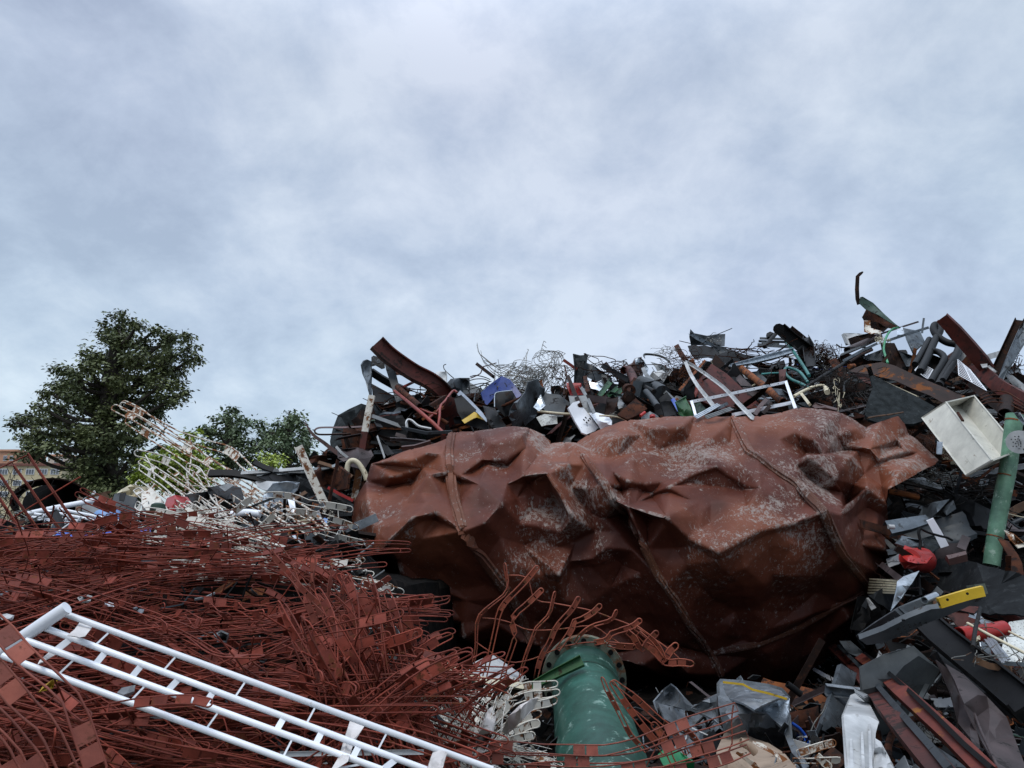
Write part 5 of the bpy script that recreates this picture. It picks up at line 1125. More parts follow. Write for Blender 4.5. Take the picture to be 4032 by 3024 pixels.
for k in range(26):
    a = k * 2.4; rr = 14 + k * 3.0; tube('hole', 'E', [(2160 + rr * math.cos(a), 372 + rr * math.sin(a)), (2160.4 + rr * math.cos(a), 372 + rr * math.sin(a), .006)], 5, 'black', parent=co, d=5.717)
bar('galv_tab', 'E', [(1330, 370), (1325, 440), (1322, 500)], 44, 'chan', 'galv_bright', 'short galvanized tab dangling beside the tank tip', 'tab', d=6.0)
tube('rusty_pipe', 'E', [(700, 870), (900, 905), (1105, 950)], 27, 'rust_orange', 'rusty pipe stub poking out from behind the tank end', 'pipe', off=-.1, d=6.6, hollow=.16, land='the rusty pipe stub')
wire_mesh('rusty_mesh', 'E', [(1000, 255), (1260, 265), (1420, 640), (1180, 500)], 22, 16, 3, 'rust_wire', 'rusty brown expanded mesh between the tank tip and the white cabinet', off=.15, amp=.12, seed=11, keep=1, land='the rusty expanded mesh')
wires('wire_tangle', 'E', (1290, 730), 230, 110, 40, 3.0, 'mesh_wire', 'tangle of grey wires spilling below the tank tip', off=.5, seed=71, land='the grey wire tangle')
wires('wire_tangle', 'E', (1680, 950), 220, 70, 18, 2.6, 'dark_wire', 'thin dark wires trailing right toward the pale green pipe', off=.4, seed=72, curl=.25)
sheet('mud_flap', 'E', [(960, 760), (1150, 740), (1390, 855), (1330, 865), (1120, 810)], 'grey_light', 'pale bent flap under the grey wire tangle', 'metal flap', off=.4)
bar('rust_rod', 'E', [(1450, 680), (1600, 740), (1720, 800)], 34, 'slab', 'rust_orange', 'rust orange torn rod below the white cabinet', 'rod', off=.4)
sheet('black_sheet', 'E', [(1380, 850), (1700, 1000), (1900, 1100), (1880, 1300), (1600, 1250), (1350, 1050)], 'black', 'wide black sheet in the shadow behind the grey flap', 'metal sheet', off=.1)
sheet('brown_slope', 'E', [(1150, 30), (1210, 120), (1160, 190), (930, 150)], 'brown_dark', 'brown lump behind the tank right shoulder', 'lump', off=.1, th=.06)
sheet('grey_flap', 'E', [(1095, 1160), (1150, 1050), (1260, 1000), (1430, 970), (1330, 1080), (1240, 1180)], 'galv', 'folded grey flap above the blue grey profile', 'metal flap', off=.5, fold=.05, land='the folded grey flap')
sheet('dark_scrap', 'E', [(1340, 1080), (1470, 980), (1500, 1070), (1400, 1140)], 'slate', 'dark grey bent scrap beside the folded grey flap', 'metal scrap', off=.55)
bar('grey_profile', 'E', [(790, 1265), (1000, 1225), (1205, 1175)], 120, 'chanr', 'galv_dark', 'blue grey steel profile jutting from behind the tank', 'profile', d=6.0, widths=[1.1, 1, .7], roll=-25, land='the blue grey profile')
bar('white_flat', 'E', [(1225, 1180), (1300, 1310), (1380, 1465)], 66, 'slab', 'white_gloss', 'white flat bar with screw holes standing right of the blue grey profile', 'flat bar', d=5.75, widths=[.9, 1, 1.05], land='the white flat bar')
tube('roll_end', 'E', [(790, 1258), (850, 1262)], 22, 'white_dull', 'white roll end on top of the blue grey profile', 'roll', d=5.75)
tube('black_hose', 'E', [(1118, 1272), (1108, 1330), (1128, 1420), (1118, 1490), (1135, 1560), (1172, 1640)], 13, 'dark', 'black hose hanging down over the red motor', 'hose', d=5.5, sm=3, land='the black hose')
tube('black_hose', 'E', [(1122, 1272), (1200, 1315), (1330, 1355), (1400, 1370), (1460, 1400)], 11, 'black', 'second black hose running right to the white flat bar', 'hose', d=5.5, sm=3)
sheet('grey_crumple', 'E', [(860, 1430), (930, 1350), (1160, 1400), (1130, 1460), (1000, 1470)], 'galv', 'small crumpled grey sheet above the red motor', 'metal sheet', off=.4, fold=.06)
sheet('dark_rock_sheet', 'E', [(1150, 1380), (1260, 1350), (1350, 1450), (1240, 1560), (1170, 1500)], 'felt', 'dark grey crumple right of the black hose', 'metal sheet', off=.3, fold=.06)
mo = root('red_motor', W('E', [(1060, 1659)], .5)[0]); tag(mo, 'red painted motor casing half buried under the big dark sheet', 'motor', land='the red motor')
tube('casing', 'E', [(1010, 1590, .3), (1060, 1600, .1), (1150, 1610, -.1)], 105, 'red_bright', parent=mo, d=5.6, sides=20, taper=(.8, 1.1))
sheet('cowl', 'E', [(900, 1600), (960, 1450), (1040, 1480), (1130, 1540), (1260, 1560), (1190, 1640), (960, 1700)], 'red_bright', parent=mo, d=5.55, fold=.05, th=.02)
bar('bracket', 'E', [(870, 1480), (950, 1530), (1030, 1580)], 60, 'slab', 'brown_dark', parent=mo, d=5.25)
sheet('brown_wedge', 'E', [(1395, 1555), (1600, 1510), (1610, 1545), (1420, 1595)], 'brown_strap', 'brown wooden batten resting on the big dark sheet', 'batten', off=.6, th=.05)
bar('grey_corner', 'E', [(1605, 1360), (1550, 1490)], 70, 'flat', 'mauve', 'mauve corner flap rising from the big dark sheet', 'flap', off=.55)
tube('cream_rod', 'E', [(2040, 1122), (2150, 1150), (2260, 1170)], 5, 'cream', 'thin cream rod right of the pale green pipe', 'rod', off=.5)
sheet('speckled_scrap', 'E', [(2005, 1290), (2100, 1340), (2240, 1460), (2150, 1480), (2060, 1390)], 'white_rusty_heavy', 'flaked scrap sheet right of the pale green pipe', 'metal scrap', off=.5)
# ================================================================== right bottom, zone F
P_ = sheet('dark_felt_sheet', 'F', [(440, 290), (560, 230), (700, 150), (900, 20), (960, -5), (1150, 0), (1300, 30), (1480, 80), (1700, 135), (1700, 450), (1500, 440), (1250, 432), (1000, 430), (760, 420), (600, 410)], 'dark_roof', 'big dark folded roofing sheet spreading to the right edge', 'roofing sheet', off=.6, fold=.03, nfold=5, th=.008, ragged=4, tilt=(0, .5), land='the big dark roofing sheet')
sheet('white_fold', 'F', [(668, 180), (720, 140), (845, 95), (790, 190), (700, 320), (615, 418), (640, 330)], 'galv_bright', parent=P_, off=.95, fold=.03)
for i in range(6): bar('radiator_rib', 'F', [(440 + i * 3, 270 - i * 22), (560, 268 - i * 20), (690, 272 - i * 19)], 12, 'box', 'cream', 'cream rib of the ribbed radiator beside the tank lower end', 'radiator rib', off=.45, group='ribs beside the tank lower end')
bar('mauve_bar', 'F', [(540, 40), (620, 105), (705, 170)], 40, 'angle', 'mauve', 'mauve angle bar coming out under the tank end', 'angle bar', off=.4)
sb = root('step_board', W('F', [(700, 640)], .9)[0]); tag(sb, 'grey perforated machine step with a yellow edge and two rubber buffers', 'machine step', land='the grey and yellow step')
bar('edge_rail', 'F', [(372, 628), (520, 535), (700, 430), (880, 352), (940, 372)], 66, 'slab', 'grey_paint', parent=sb, off=1.25, widths=[.9, 1, 1, 1, .8], roll=15)
bar('yellow_edge', 'F', [(1000, 352), (1130, 312), (1240, 280), (1350, 255)], 66, 'slab', 'yellow', parent=sb, off=1.25, d=4.55, roll=15)
sheet('perforated_base', 'F', [(372, 640), (430, 685), (560, 665), (720, 605), (880, 520), (1020, 470), (1200, 395), (1320, 335), (1370, 290), (1200, 340), (1000, 395), (940, 400), (760, 470), (560, 570)], 'grey_paint', parent=sb, off=1.2, fold=.004, th=.03, tilt=(0, -.2))
for i in range(6):
    x, y = 605 + i * 54, 520 - i * 26; bar('slot', 'F', [(x, y - 22), (x + 6, y + 20)], 20, 'slab', 'black', parent=sb, off=1.31)
for i in range(15):
    for j in range(3):
        x, y = 560 + i * 40 + j * 10, 608 - i * 17 + j * 18; tube('hole', 'F', [(x, y), (x + .3, y + .5, .012)], 7, 'black', parent=sb, off=1.225, sides=6)
bar('buffer', 'F', [(925, 355), (1030, 350)], 74, 'box', 'flange', parent=sb, off=1.3, widths=[1, .85])
bar('buffer', 'F', [(1262, 250), (1345, 240)], 66, 'box', 'flange', parent=sb, off=1.3)
tube('tube_end', 'F', [(885, 330), (930, 310), (975, 292)], 24, 'alu', parent=sb, off=1.4, hollow=.2)
for x, y in ((1068, 325), (1226, 277)): tube('bolt_hole', 'F', [(x, y), (x + .4, y, .02)], 9, 'black', parent=sb, off=1.32, d=4.55)
bar('black_beam', 'F', [(900, 500), (1050, 640), (1250, 800), (1450, 960), (1700, 1170)], 170, 'ibeam', 'black', 'massive black I beam slanting down to the right edge', 'steel beam', off=.7, roll=-12, land='the massive black I beam')
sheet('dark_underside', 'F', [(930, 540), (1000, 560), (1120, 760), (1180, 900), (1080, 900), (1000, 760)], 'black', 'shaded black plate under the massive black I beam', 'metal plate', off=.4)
P_ = bar('tee_bar', 'F', [(150, 690), (300, 830), (450, 1010), (650, 1240), (850, 1480), (1040, 1700)], 92, 'chanr', 'red_beam', 'red T bar running down right from under the tank', 'steel bar', off=.95, roll=-20, land='the red T bar')
bar('tee_flange', 'F', [(205, 690), (370, 850), (520, 1010), (760, 1290), (930, 1480), (1095, 1680)], 32, 'box', 'slate', parent=P_, off=1.0)
P_ = bar('tee_bar', 'F', [(365, 770), (520, 880), (700, 1040), (900, 1220), (1100, 1400), (1380, 1680)], 92, 'chanr', 'rust_red', 'rust orange edged T bar parallel to the red T bar', 'steel bar', off=.8, roll=-20, land='the rust edged T bar')
bar('tee_flange', 'F', [(415, 750), (600, 900), (800, 1080), (1000, 1270), (1210, 1480), (1430, 1670)], 26, 'box', 'black', parent=P_, off=.85)
sheet('pan', 'F', [(210, 650), (300, 650), (420, 755), (360, 780), (270, 740)], 'grey_paint', 'grey bent plate end over the red T bar top', 'metal plate', off=1.05)
sheet('galv_duct', 'F', [(228, 832), (350, 905), (330, 1000), (280, 1150), (200, 1420), (60, 1350), (130, 1130), (200, 930)], 'galv', 'galvanized strip duct standing left of the white profiled sheet', 'duct', off=1.05, fold=.01, th=.03, tilt=(.3, .3), land='the galvanized strip duct')
ps_ = root('profiled_sheet', W('F', [(380, 1680)], .9)[0]); tag(ps_, 'white profiled sheet bent over its top left of the red T bar', 'profiled sheet', land='the white profiled sheet')
sheet('face', 'F', [(243, 1240), (330, 1230), (450, 1250), (525, 1290), (500, 1380), (480, 1680), (275, 1680)], 'white_dull', parent=ps_, off=.95, fold=.006, nfold=2, th=.01, tilt=(.1, .4))
sheet('bent_top', 'F', [(243, 1240), (300, 1080), (350, 1060), (450, 1150), (525, 1290), (450, 1250), (330, 1230)], 'white_dull', parent=ps_, off=.92, fold=.01, nfold=2, th=.01, tilt=(.1, 1.2))
for x in (305, 395, 455): bar('rib', 'F', [(x - 8, 1262), (x - 2, 1450), (x + 8, 1680)], 16, 'slab', 'white_dull', parent=ps_, off=.97)
sheet('profiled_sheet', 'F', [(492, 1420), (540, 1450), (600, 1560), (660, 1680), (480, 1680)], 'white_dull', 'curved white sheet end right of the white profiled sheet', 'metal sheet', off=.85, bend=.05)
sheet('white_fold', 'F', [(320, 1015), (440, 1090), (560, 1210), (660, 1320), (600, 1290), (470, 1170), (340, 1070)], 'grey_light', 'long folded pale sheet edge behind the white profiled sheet', 'metal sheet', off=.7)
cg = root('corrugated_sheet', W('F', [(640, 1570)], .3)[0]); tag(cg, 'grey white corrugated panel behind the two T bars', 'corrugated panel', land='the grey corrugated panel')
sheet('sheet', 'F', [(370, 860), (560, 760), (800, 690), (1010, 880), (940, 1010), (860, 1130), (720, 1400), (640, 1580), (500, 1400), (380, 1100)], 'grey_mid', parent=cg, off=.2, fold=.006, nfold=2, tilt=(0, -.05))
for i in range(3): bar('rib', 'F', [(790 + i * 100 - 30, 700 + i * 90), (700 + i * 95, 850 + i * 90), (560 + i * 95, 1080 + i * 110)], 26, 'box', 'grey_mid', parent=cg, off=.27)
sheet('mauve_sheet', 'F', [(1050, 830), (1200, 920), (1380, 1090), (1540, 1260), (1600, 1420), (1700, 1680), (1480, 1680), (1340, 1450), (1200, 1150)], 'mauve', 'broad mauve sheet with flaking paint under the massive black I beam', 'metal sheet', off=.45, bend=.12, tilt=(.1, .5), land='the broad mauve sheet')
sheet('mauve_curl', 'F', [(980, 800), (1080, 880), (1180, 1050), (1280, 1250), (1330, 1500), (1290, 1520), (1150, 1300), (1090, 1050)], 'mauve', 'narrow mauve sheet curling beside the broad mauve sheet', 'metal sheet', off=.4, bend=.1)
tube('mauve_rod', 'F', [(1190, 1040), (1270, 1200), (1340, 1380), (1480, 1680)], 9, 'mauve', 'mauve bead running along the broad mauve sheet', 'rod', off=.62)
tube('rust_pipe', 'F', [(600, 1580), (600, 1480), (640, 1380), (740, 1290), (1010, 1230)], 22, 'rust', 'rust brown bent pipe behind the two T bars', 'pipe', off=.5, sm=3)
sheet('grey_leaf', 'F', [(870, 1420), (1000, 1500), (1150, 1600), (1250, 1680), (1100, 1680), (960, 1560)], 'grey_light', 'dull grey leaf of sheet between the T bars', 'metal sheet', off=.5)
tube('red_pipe', 'F', [(1165, 605), (1300, 590), (1430, 570), (1515, 553)], 50, 'red_bright', 'short open red pipe pointing right under the dark roofing sheet', 'pipe', off=.7, hollow=.14, land='the short open red pipe')
tube('cream_rod', 'F', [(1228, 512), (1450, 630), (1700, 758)], 10, 'cream', 'long cream rod crossing in front of the short open red pipe', 'rod', off=.95)
tube('cream_rod', 'F', [(1540, 570), (1620, 610), (1700, 650)], 7, 'cream', 'thin cream rod above the speckled white board', 'rod', off=.7)
tube('dark_rod', 'F', [(1330, 390), (1290, 550), (1270, 700)], 13, 'dark', 'dark upright rod left of the short open red pipe mouth', 'rod', off=1.0)
bar('alu_profile', 'F', [(1395, 630), (1460, 720), (1535, 815)], 60, 'ribs', 'alu', 'shiny aluminium profile leaning below the short open red pipe', 'profile', off=.75)
bar('alu_profile', 'F', [(1240, 450), (1330, 480), (1440, 520)], 18, 'chan', 'alu', 'thin aluminium channel just under the dark roofing sheet', 'channel', off=.6)
bar('galv_bar', 'F', [(1300, 440), (1350, 500), (1400, 560)], 30, 'slab', 'galv_bright', 'bright galvanized bar above the short open red pipe', 'bar', off=.5)
sheet('speckled_board', 'F', [(1560, 500), (1700, 480), (1700, 835), (1560, 830), (1480, 800), (1520, 620)], 'speckle', 'speckled white board at the right edge', 'board', off=.3, fold=.01, land='the speckled white board')
sheet('beige_scrap', 'F', [(1140, 640), (1250, 630), (1330, 560), (1330, 640), (1220, 710), (1150, 690)], 'cream', 'beige torn scrap around the red pipe', 'metal scrap', off=.65, ragged=6)
bar('wood_batten', 'F', [(1280, 800), (1400, 850), (1580, 880)], 40, 'slab', 'wood', 'brown batten lying over the massive black I beam', 'batten', off=.8)
bar('white_batten', 'F', [(1290, 800), (1350, 820), (1450, 850)], 30, 'slab', 'cream', 'short cream batten beside the brown batten', 'batten', off=.75)
bar('grey_bar', 'F', [(1440, 825), (1580, 832), (1700, 840)], 26, 'slab', 'galv', 'grey flat bar under the speckled white board', 'flat bar', off=.6)
wires('wire_tangle', 'F', (1600, 950), 90, 80, 34, 3, 'rust_wire', 'rusty wire nest under the speckled white board', off=.5, seed=81)
wires('wire_tangle', 'F', (1450, 780), 160, 60, 10, 3, 'mesh_wire', 'thin loose grey wires by the aluminium profile', off=.9, seed=82, curl=.25)
wires('wire_tangle', 'F', (930, 1350), 140, 160, 30, 2.4, 'dark_wire', 'dark straw like wires between the two T bars', off=.25, seed=83, curl=.3)
bar('white_rod', 'F', [(5, 872), (95, 925), (185, 972)], 26, 'slab', 'white_gloss', 'white flat rod poking out left of the galvanized strip duct', 'rod', off=.5)
wires('wire_tangle', 'F', (80, 1010), 80, 70, 20, 3, 'dark_wire', 'thin wires hanging below the tank right end', off=.3, seed=84)
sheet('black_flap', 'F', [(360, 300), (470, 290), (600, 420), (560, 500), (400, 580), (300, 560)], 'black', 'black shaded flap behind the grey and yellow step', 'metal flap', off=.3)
bar('torn_bracket', 'F', [(350, 470), (400, 400), (440, 330), (480, 390)], 34, 'slab', 'white_dull', 'torn pale bracket under the tank right end', 'bracket', off=.55)
# ================================================================== bottom middle, zones L and M
gl = root('flanged_pipe', W('L', [(1250, 1700)], 0, 3.6)[0]); tag(gl, 'big green pipe with a bolted grey flange under the tank', 'pipe', land='the big green flanged pipe')
c0, c1 = W('L', [(1105, 1010)], 0, 4.75)[0], W('L', [(1260, 1780)], 0, 3.35)[0]; c1 = c0 + (c1 - c0) * 1.7
ax = (c1 - c0).normalized(); rp = msize('L', 222, c0)
V, F = pipe_geo([c0.lerp(c1, i / 12) for i in range(13)], rp, .012, 40)
V = [v + (v - c0.lerp(c1, max(0, min(1, (v - c0).dot(ax) / (c1 - c0).length)))).normalized() * noise.noise(v * 4) * .006 for v in V]
mesh_obj('tube', V, F, 'green_pipe', gl)
V, F = pipe_geo([c0 - ax * .03, c0 + ax * .02], rp * 1.27, rp * .27, 44); mesh_obj('flange', V, F, 'flange', gl)
u_ = ax.orthogonal().normalized(); w_ = ax.cross(u_)
for k in range(16):
    a = k * math.pi / 8; p = c0 + (u_ * math.cos(a) + w_ * math.sin(a)) * rp * 1.14
    V, F = tube_geo([p + ax * .018, p + ax * .026], .016, 10); mesh_obj('bolt_hole', V, F, 'black', gl)
V, F = tube_geo([c0 + ax * .35, c0 + ax * .36], rp * 1.006, 40, caps=False); mesh_obj('weld_ring', V, F, 'green_dark', gl)
bar('green_angle', 'L', [(700, 1085), (860, 1000), (1095, 885)], 66, 'chan', 'green_angle', 'dark green channel piece leaning on the big green flanged pipe', 'channel', d=4.2, roll=-20, widths=[.7, .9, 1.1])
sheet('green_scrap', 'L', [(1640, 1560), (1700, 1500), (1800, 1540), (1900, 1610), (1900, 1690), (1700, 1690)], 'green_bright', 'green painted sheet under the red racks beside the big green pipe', 'metal sheet', d=3.3)
wl = root('white_board', W('L', [(600, 1050)], 0, 4.6)[0]); tag(wl, 'white triangular panel corner sticking out under the tank', 'panel', land='the white triangular panel')
sheet('panel_face', 'L', [(200, 965), (310, 890), (430, 835), (560, 925), (668, 1000), (600, 1040), (420, 1010)], 'white_dull', parent=wl, d=4.9, fold=.006, th=.02, tilt=(.1, .6))
bar('panel_edge', 'L', [(430, 840), (550, 920), (665, 1002)], 18, 'box', 'white_gloss', parent=wl, d=4.82)
bar('cream_strip', 'L', [(-150, 780), (0, 880), (120, 915), (200, 975), (320, 1010), (480, 1030), (670, 1065)], 44, 'chanr', 'cream', 'long cream bent trim strip running under the hanging red rack', 'trim strip', d=4.35, sm=2, roll=-30, land='the long cream trim strip')
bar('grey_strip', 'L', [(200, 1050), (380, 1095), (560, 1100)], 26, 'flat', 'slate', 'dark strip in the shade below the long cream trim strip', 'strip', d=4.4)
cs = root('crumpled_duct', W('M', [(560, 1500)], .2, 3.9)[0]); tag(cs, 'crumpled grey sheet metal duct left of the bright galvanized box', 'duct', land='the crumpled grey duct')
sheet('torn_side', 'M', [(205, 960), (300, 850), (375, 790), (420, 820), (500, 910), (610, 1020), (560, 1060), (400, 1010), (250, 980), (240, 1080)], 'galv_dull', parent=cs, d=4.4, off=.1, fold=.03, th=.01)
sheet('front_side', 'M', [(240, 980), (400, 1010), (580, 1040), (760, 1100), (880, 1200), (980, 1330), (900, 1420), (840, 1500), (760, 1560), (640, 1520), (480, 1460), (380, 1380), (300, 1120)], 'galv_dull', parent=cs, d=4.2, off=.15, fold=.04, nfold=4, th=.01, tilt=(.1, .6))
sheet('back_side', 'M', [(580, 1040), (700, 960), (860, 880), (880, 1200), (760, 1120)], 'galv_dull', parent=cs, d=4.3, fold=.02, th=.01)
gb = root('galvanized_box', W('M', [(1300, 1400)], 0, 4.0)[0]); tag(gb, 'bright galvanized crushed box with a yellow line under the tank', 'box', land='the bright galvanized box')
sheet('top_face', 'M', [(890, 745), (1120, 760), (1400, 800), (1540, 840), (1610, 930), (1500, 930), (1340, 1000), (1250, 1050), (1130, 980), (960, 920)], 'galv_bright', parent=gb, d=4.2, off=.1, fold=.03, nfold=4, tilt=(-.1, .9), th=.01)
sheet('shaded_side', 'M', [(860, 780), (890, 745), (960, 900), (1100, 1000), (1230, 1060), (1180, 1300), (1000, 1300), (930, 1280), (870, 1000)], 'galv_dull', parent=gb, d=4.1, off=.1, fold=.04, nfold=3, th=.01)  # shade painted in: this side and the front take a duller galv
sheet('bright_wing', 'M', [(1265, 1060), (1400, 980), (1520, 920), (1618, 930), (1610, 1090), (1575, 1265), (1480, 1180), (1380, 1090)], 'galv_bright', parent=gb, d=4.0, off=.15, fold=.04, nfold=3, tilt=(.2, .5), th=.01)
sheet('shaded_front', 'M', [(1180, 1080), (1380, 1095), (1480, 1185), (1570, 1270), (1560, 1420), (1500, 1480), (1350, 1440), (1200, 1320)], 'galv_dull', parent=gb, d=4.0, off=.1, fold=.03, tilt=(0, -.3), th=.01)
bar('rim', 'M', [(872, 900), (868, 780), (895, 742), (1130, 755), (1400, 795), (1535, 835), (1612, 925)], 24, 'box', 'galv_dull', parent=gb, d=3.95, off=.12)
bar('yellow_line', 'M', [(920, 762), (1130, 785), (1230, 840), (1400, 880), (1590, 938)], 20, 'flat', 'yellow', parent=gb, d=3.9, off=.15)
sheet('galv_tail', 'M', [(1560, 1300), (1620, 1100), (1640, 1350), (1720, 1480), (1820, 1640), (1760, 1680), (1640, 1500)], 'galv_dull', 'folded grey tail sheet between the galvanized box and the blue barrel', 'metal sheet', d=3.7, off=.1)
bl = root('blue_barrel', W('M', [(1750, 1640)], 0, 3.9)[0]); tag(bl, 'bright blue plastic barrel squashed behind the galvanized box', 'barrel', land='the bright blue barrel')
sheet('barrel_side', 'M', [(1640, 1190), (1720, 1250), (1790, 1350), (1805, 1430), (1760, 1500), (1900, 1560), (1880, 1690), (1620, 1690), (1630, 1400)], 'blue_bright', parent=bl, d=4.0, bend=.1, fold=.04, th=.01)
tube('barrel_rim', 'M', [(1640, 1190), (1730, 1255), (1795, 1350), (1800, 1440), (1740, 1500)], 14, 'blue_bright', parent=bl, d=3.92, sm=3)
cr_ = root('crushed_appliance', W('M', [(1200, 1700)], 0, 3.3)[0]); tag(cr_, 'crushed pinkish beige appliance shell with torn rusty white edges', 'appliance shell', land='the crushed beige shell')
sheet('shell', 'M', [(850, 1480), (930, 1300), (1000, 1260), (1100, 1270), (1250, 1350), (1400, 1400), (1560, 1500), (1690, 1660), (1690, 1720), (860, 1720)], 'cardboard', parent=cr_, d=3.3, off=.05, fold=.05, nfold=6, th=.01, tilt=(0, .9))
bar('torn_edge', 'M', [(1060, 1495), (1130, 1530), (1180, 1580), (1240, 1620), (1300, 1690)], 54, 'flat', 'white_rusty_heavy', parent=cr_, d=3.1, widths=[.5, 1, .7, 1, .8], roll=30)
bar('torn_edge', 'M', [(1230, 1385), (1330, 1430), (1430, 1490), (1540, 1560), (1680, 1650)], 50, 'flat', 'white_rusty_heavy', parent=cr_, d=3.12, widths=[.4, 1, .6, 1, .8], roll=-30)
tube('pipe_stub', 'M', [(1100, 1380), (1190, 1430), (1260, 1500)], 36, 'cardboard', parent=cr_, d=3.1, hollow=.2)
tube('dark_pipe', 'M', [(1590, 780), (1660, 830), (1735, 890)], 30, 'dark', 'dark pipe stub right of the galvanized box', 'pipe', d=4.3, hollow=.2)
sheet('dark_scrap', 'M', [(1180, 730), (1240, 690), (1320, 700), (1260, 740)], 'dark', 'dark grey scrap behind the galvanized box rim', 'metal scrap', d=4.4)
sheet('grey_scrap', 'M', [(1060, 730), (1095, 695), (1125, 740)], 'galv', 'pointed grey scrap tip behind the galvanized box rim', 'metal scrap', d=4.4)
tube('grey_wire', 'M', [(1830, 1300), (1880, 1180), (1960, 1080), (2000, 1000)], 6, 'mesh_wire', 'bent grey wire beside the bright blue barrel', 'wire', d=3.9, sm=3)
wires('wire_tangle', 'M', (2130, 1500), 90, 130, 14, 4, 'mesh_wire', 'curved thin grey wires right of the bright blue barrel', d=3.7, seed=91, curl=.15)
# ================================================================== left junk behind the racks (zone A)
dr_ = root('rusty_drum', W('A', [(320, 1390)], 0, 7.2)[0]); tag(dr_, 'huge rusty open drum lying on its side with its black mouth toward us', 'drum', land='the rusty open drum')
dc, de = W('A', [(318, 1300)], 0, 6.9)[0], W('A', [(318, 1292)], 0, 8.3)[0]
V, F = pipe_geo([dc.lerp(de, i / 6) for i in range(7)], msize('A', 182, dc), .02, 40)
V = [Vector((v.x, v.y, dc.z + (v.z - dc.z) * .66)) for v in V]
mesh_obj('shell', V, F, 'brown_dark', dr_)
V, F = tube_geo([de, de + Vector((0, .03, 0))], msize('A', 178, dc), 40); V = [Vector((v.x, v.y, dc.z + (v.z - dc.z) * .66)) for v in V]; mesh_obj('bottom', V, F, 'black', dr_)
wires('wire_tangle', 'A', (45, 1330), 110, 150, 75, 1.5, 'dark_wire', 'black brushy nest of thin wires at the left edge beside the drum', d=6.0, seed=101, curl=.4, land='the black brushy wire nest')
wires('wire_tangle', 'A', (90, 1480), 150, 90, 60, 1.9, 'mesh_wire', 'grey thin wires lying under the black brushy nest', d=5.0, seed=102, curl=.3)
wires('wire_tangle', 'A', (720, 1390), 90, 40, 16, 1.8, 'dark_wire', 'thin dark wires sprawling beside the pale blue barrel lid', d=5.6, seed=103, curl=.25)
sr = root('towel_radiator', W('A', [(500, 1500)], 0, 5.0)[0]); tag(sr, 'white tubular radiator lying behind the red racks with its thick header upward', 'radiator', land='the far white radiator')
tube('header', 'A', [(178, 1378), (380, 1335), (592, 1296)], 14, 'white_gloss', parent=sr, d=5.1, sides=16)
for (a, b) in (((215, 1380), (920, 1492)), ((290, 1362), (915, 1482)), ((200, 1400), (900, 1500)), ((360, 1348), (925, 1462)), ((240, 1415), (880, 1512))): tube('tube', 'A', [a, b], 8, 'white_gloss', parent=sr, d=5.0)
for i in range(9): tube('link', 'A', [(300 + i * 68, 1360 + i * 12), (270 + i * 68, 1402 + i * 12)], 5, 'white_gloss', parent=sr, d=4.98)
sheet('black_curl', 'A', [(302, 1368), (355, 1352), (385, 1400), (410, 1470), (350, 1480), (320, 1420)], 'black', 'black curled strip over the far white radiator', 'strip', d=4.8, bend=.06, fold=.01)
sheet('white_lump', 'A', [(190, 1490), (215, 1468), (280, 1480), (340, 1510), (330, 1590), (190, 1600)], 'white_gloss', 'white crumpled plastic under the level grey bar', 'plastic sheet', d=4.6, fold=.08, nfold=5)
bar('grey_bar', 'A', [(190, 1524), (500, 1508), (930, 1500), (1400, 1492), (1900, 1500)], 34, 'slab', 'grey_light', 'long level grey flat bar crossing behind the red racks', 'flat bar', d=4.7, roll=10, land='the level grey bar')
sheet('pale_board', 'A', [(505, 1290), (560, 1262), (650, 1245), (695, 1300), (700, 1385), (515, 1390)], 'grey_light', 'pale board with a brown edge beside the rusty open drum', 'board', d=6.3, fold=.005, th=.03, land='the pale board')
bar('brown_batten', 'A', [(640, 1250), (690, 1320), (735, 1385)], 26, 'slab', 'wood', 'brown batten leaning on the pale board', 'batten', d=6.1)
bar('brown_batten', 'A', [(500, 1275), (488, 1330), (480, 1390)], 24, 'slab', 'cardboard', 'light brown upright batten between the drum and the pale board', 'batten', d=6.2)
bar('wood_edge', 'A', [(540, 1282), (600, 1262), (690, 1242)], 14, 'slab', 'wood', 'brown strip along the top of the pale board', 'strip', d=6.2)
P_ = sheet('dark_board', 'A', [(712, 1255), (740, 1248), (850, 1278), (830, 1390), (690, 1370), (690, 1330)], 'slate', 'dark grey board right of the pale board', 'board', d=6.2, fold=.008, th=.03, land='the dark grey board')
sheet('board_patch', 'A', [(745, 1255), (785, 1245), (770, 1300), (740, 1295)], 'black', parent=P_, d=6.1, fold=.005)
sheet('white_tent', 'A', [(720, 1255), (760, 1225), (812, 1196), (900, 1210), (960, 1225), (950, 1270), (850, 1275)], 'cream', 'cream white sheet peaked like a tent behind the dark grey board', 'sheet', d=6.8, fold=.06, nfold=3, land='the peaked cream sheet')
sheet('white_bit', 'A', [(570, 1255), (590, 1235), (600, 1258)], 'white_dull', 'tiny white corner above the pale board', 'scrap', d=6.7)
pl = root('pale_blue_lid', W('A', [(670, 1425)], 0, 5.5)[0]); tag(pl, 'pale blue round barrel lid behind the far white radiator', 'barrel', land='the pale blue barrel lid')
c = W('A', [(668, 1430)], 0, 5.5)[0]; rr = msize('A', 82, c)
V, F = tube_geo([c + Vector((0, 0, h)) for h in (-.25, 0, .05, .08, .1)], 1, 28, radii=[rr, rr, rr * .93, rr * .7, rr * .3]); mesh_obj('dome', V, F, 'blue_pale', pl)
b2_ = root('blue_barrel', W('A', [(690, 1680)], 0, 4.3)[0]); tag(b2_, 'dark blue barrel glimpsed through the red racks', 'barrel', land='the dark blue barrel')
c = W('A', [(700, 1625)], 0, 4.35)[0]; rr = msize('A', 150, c)
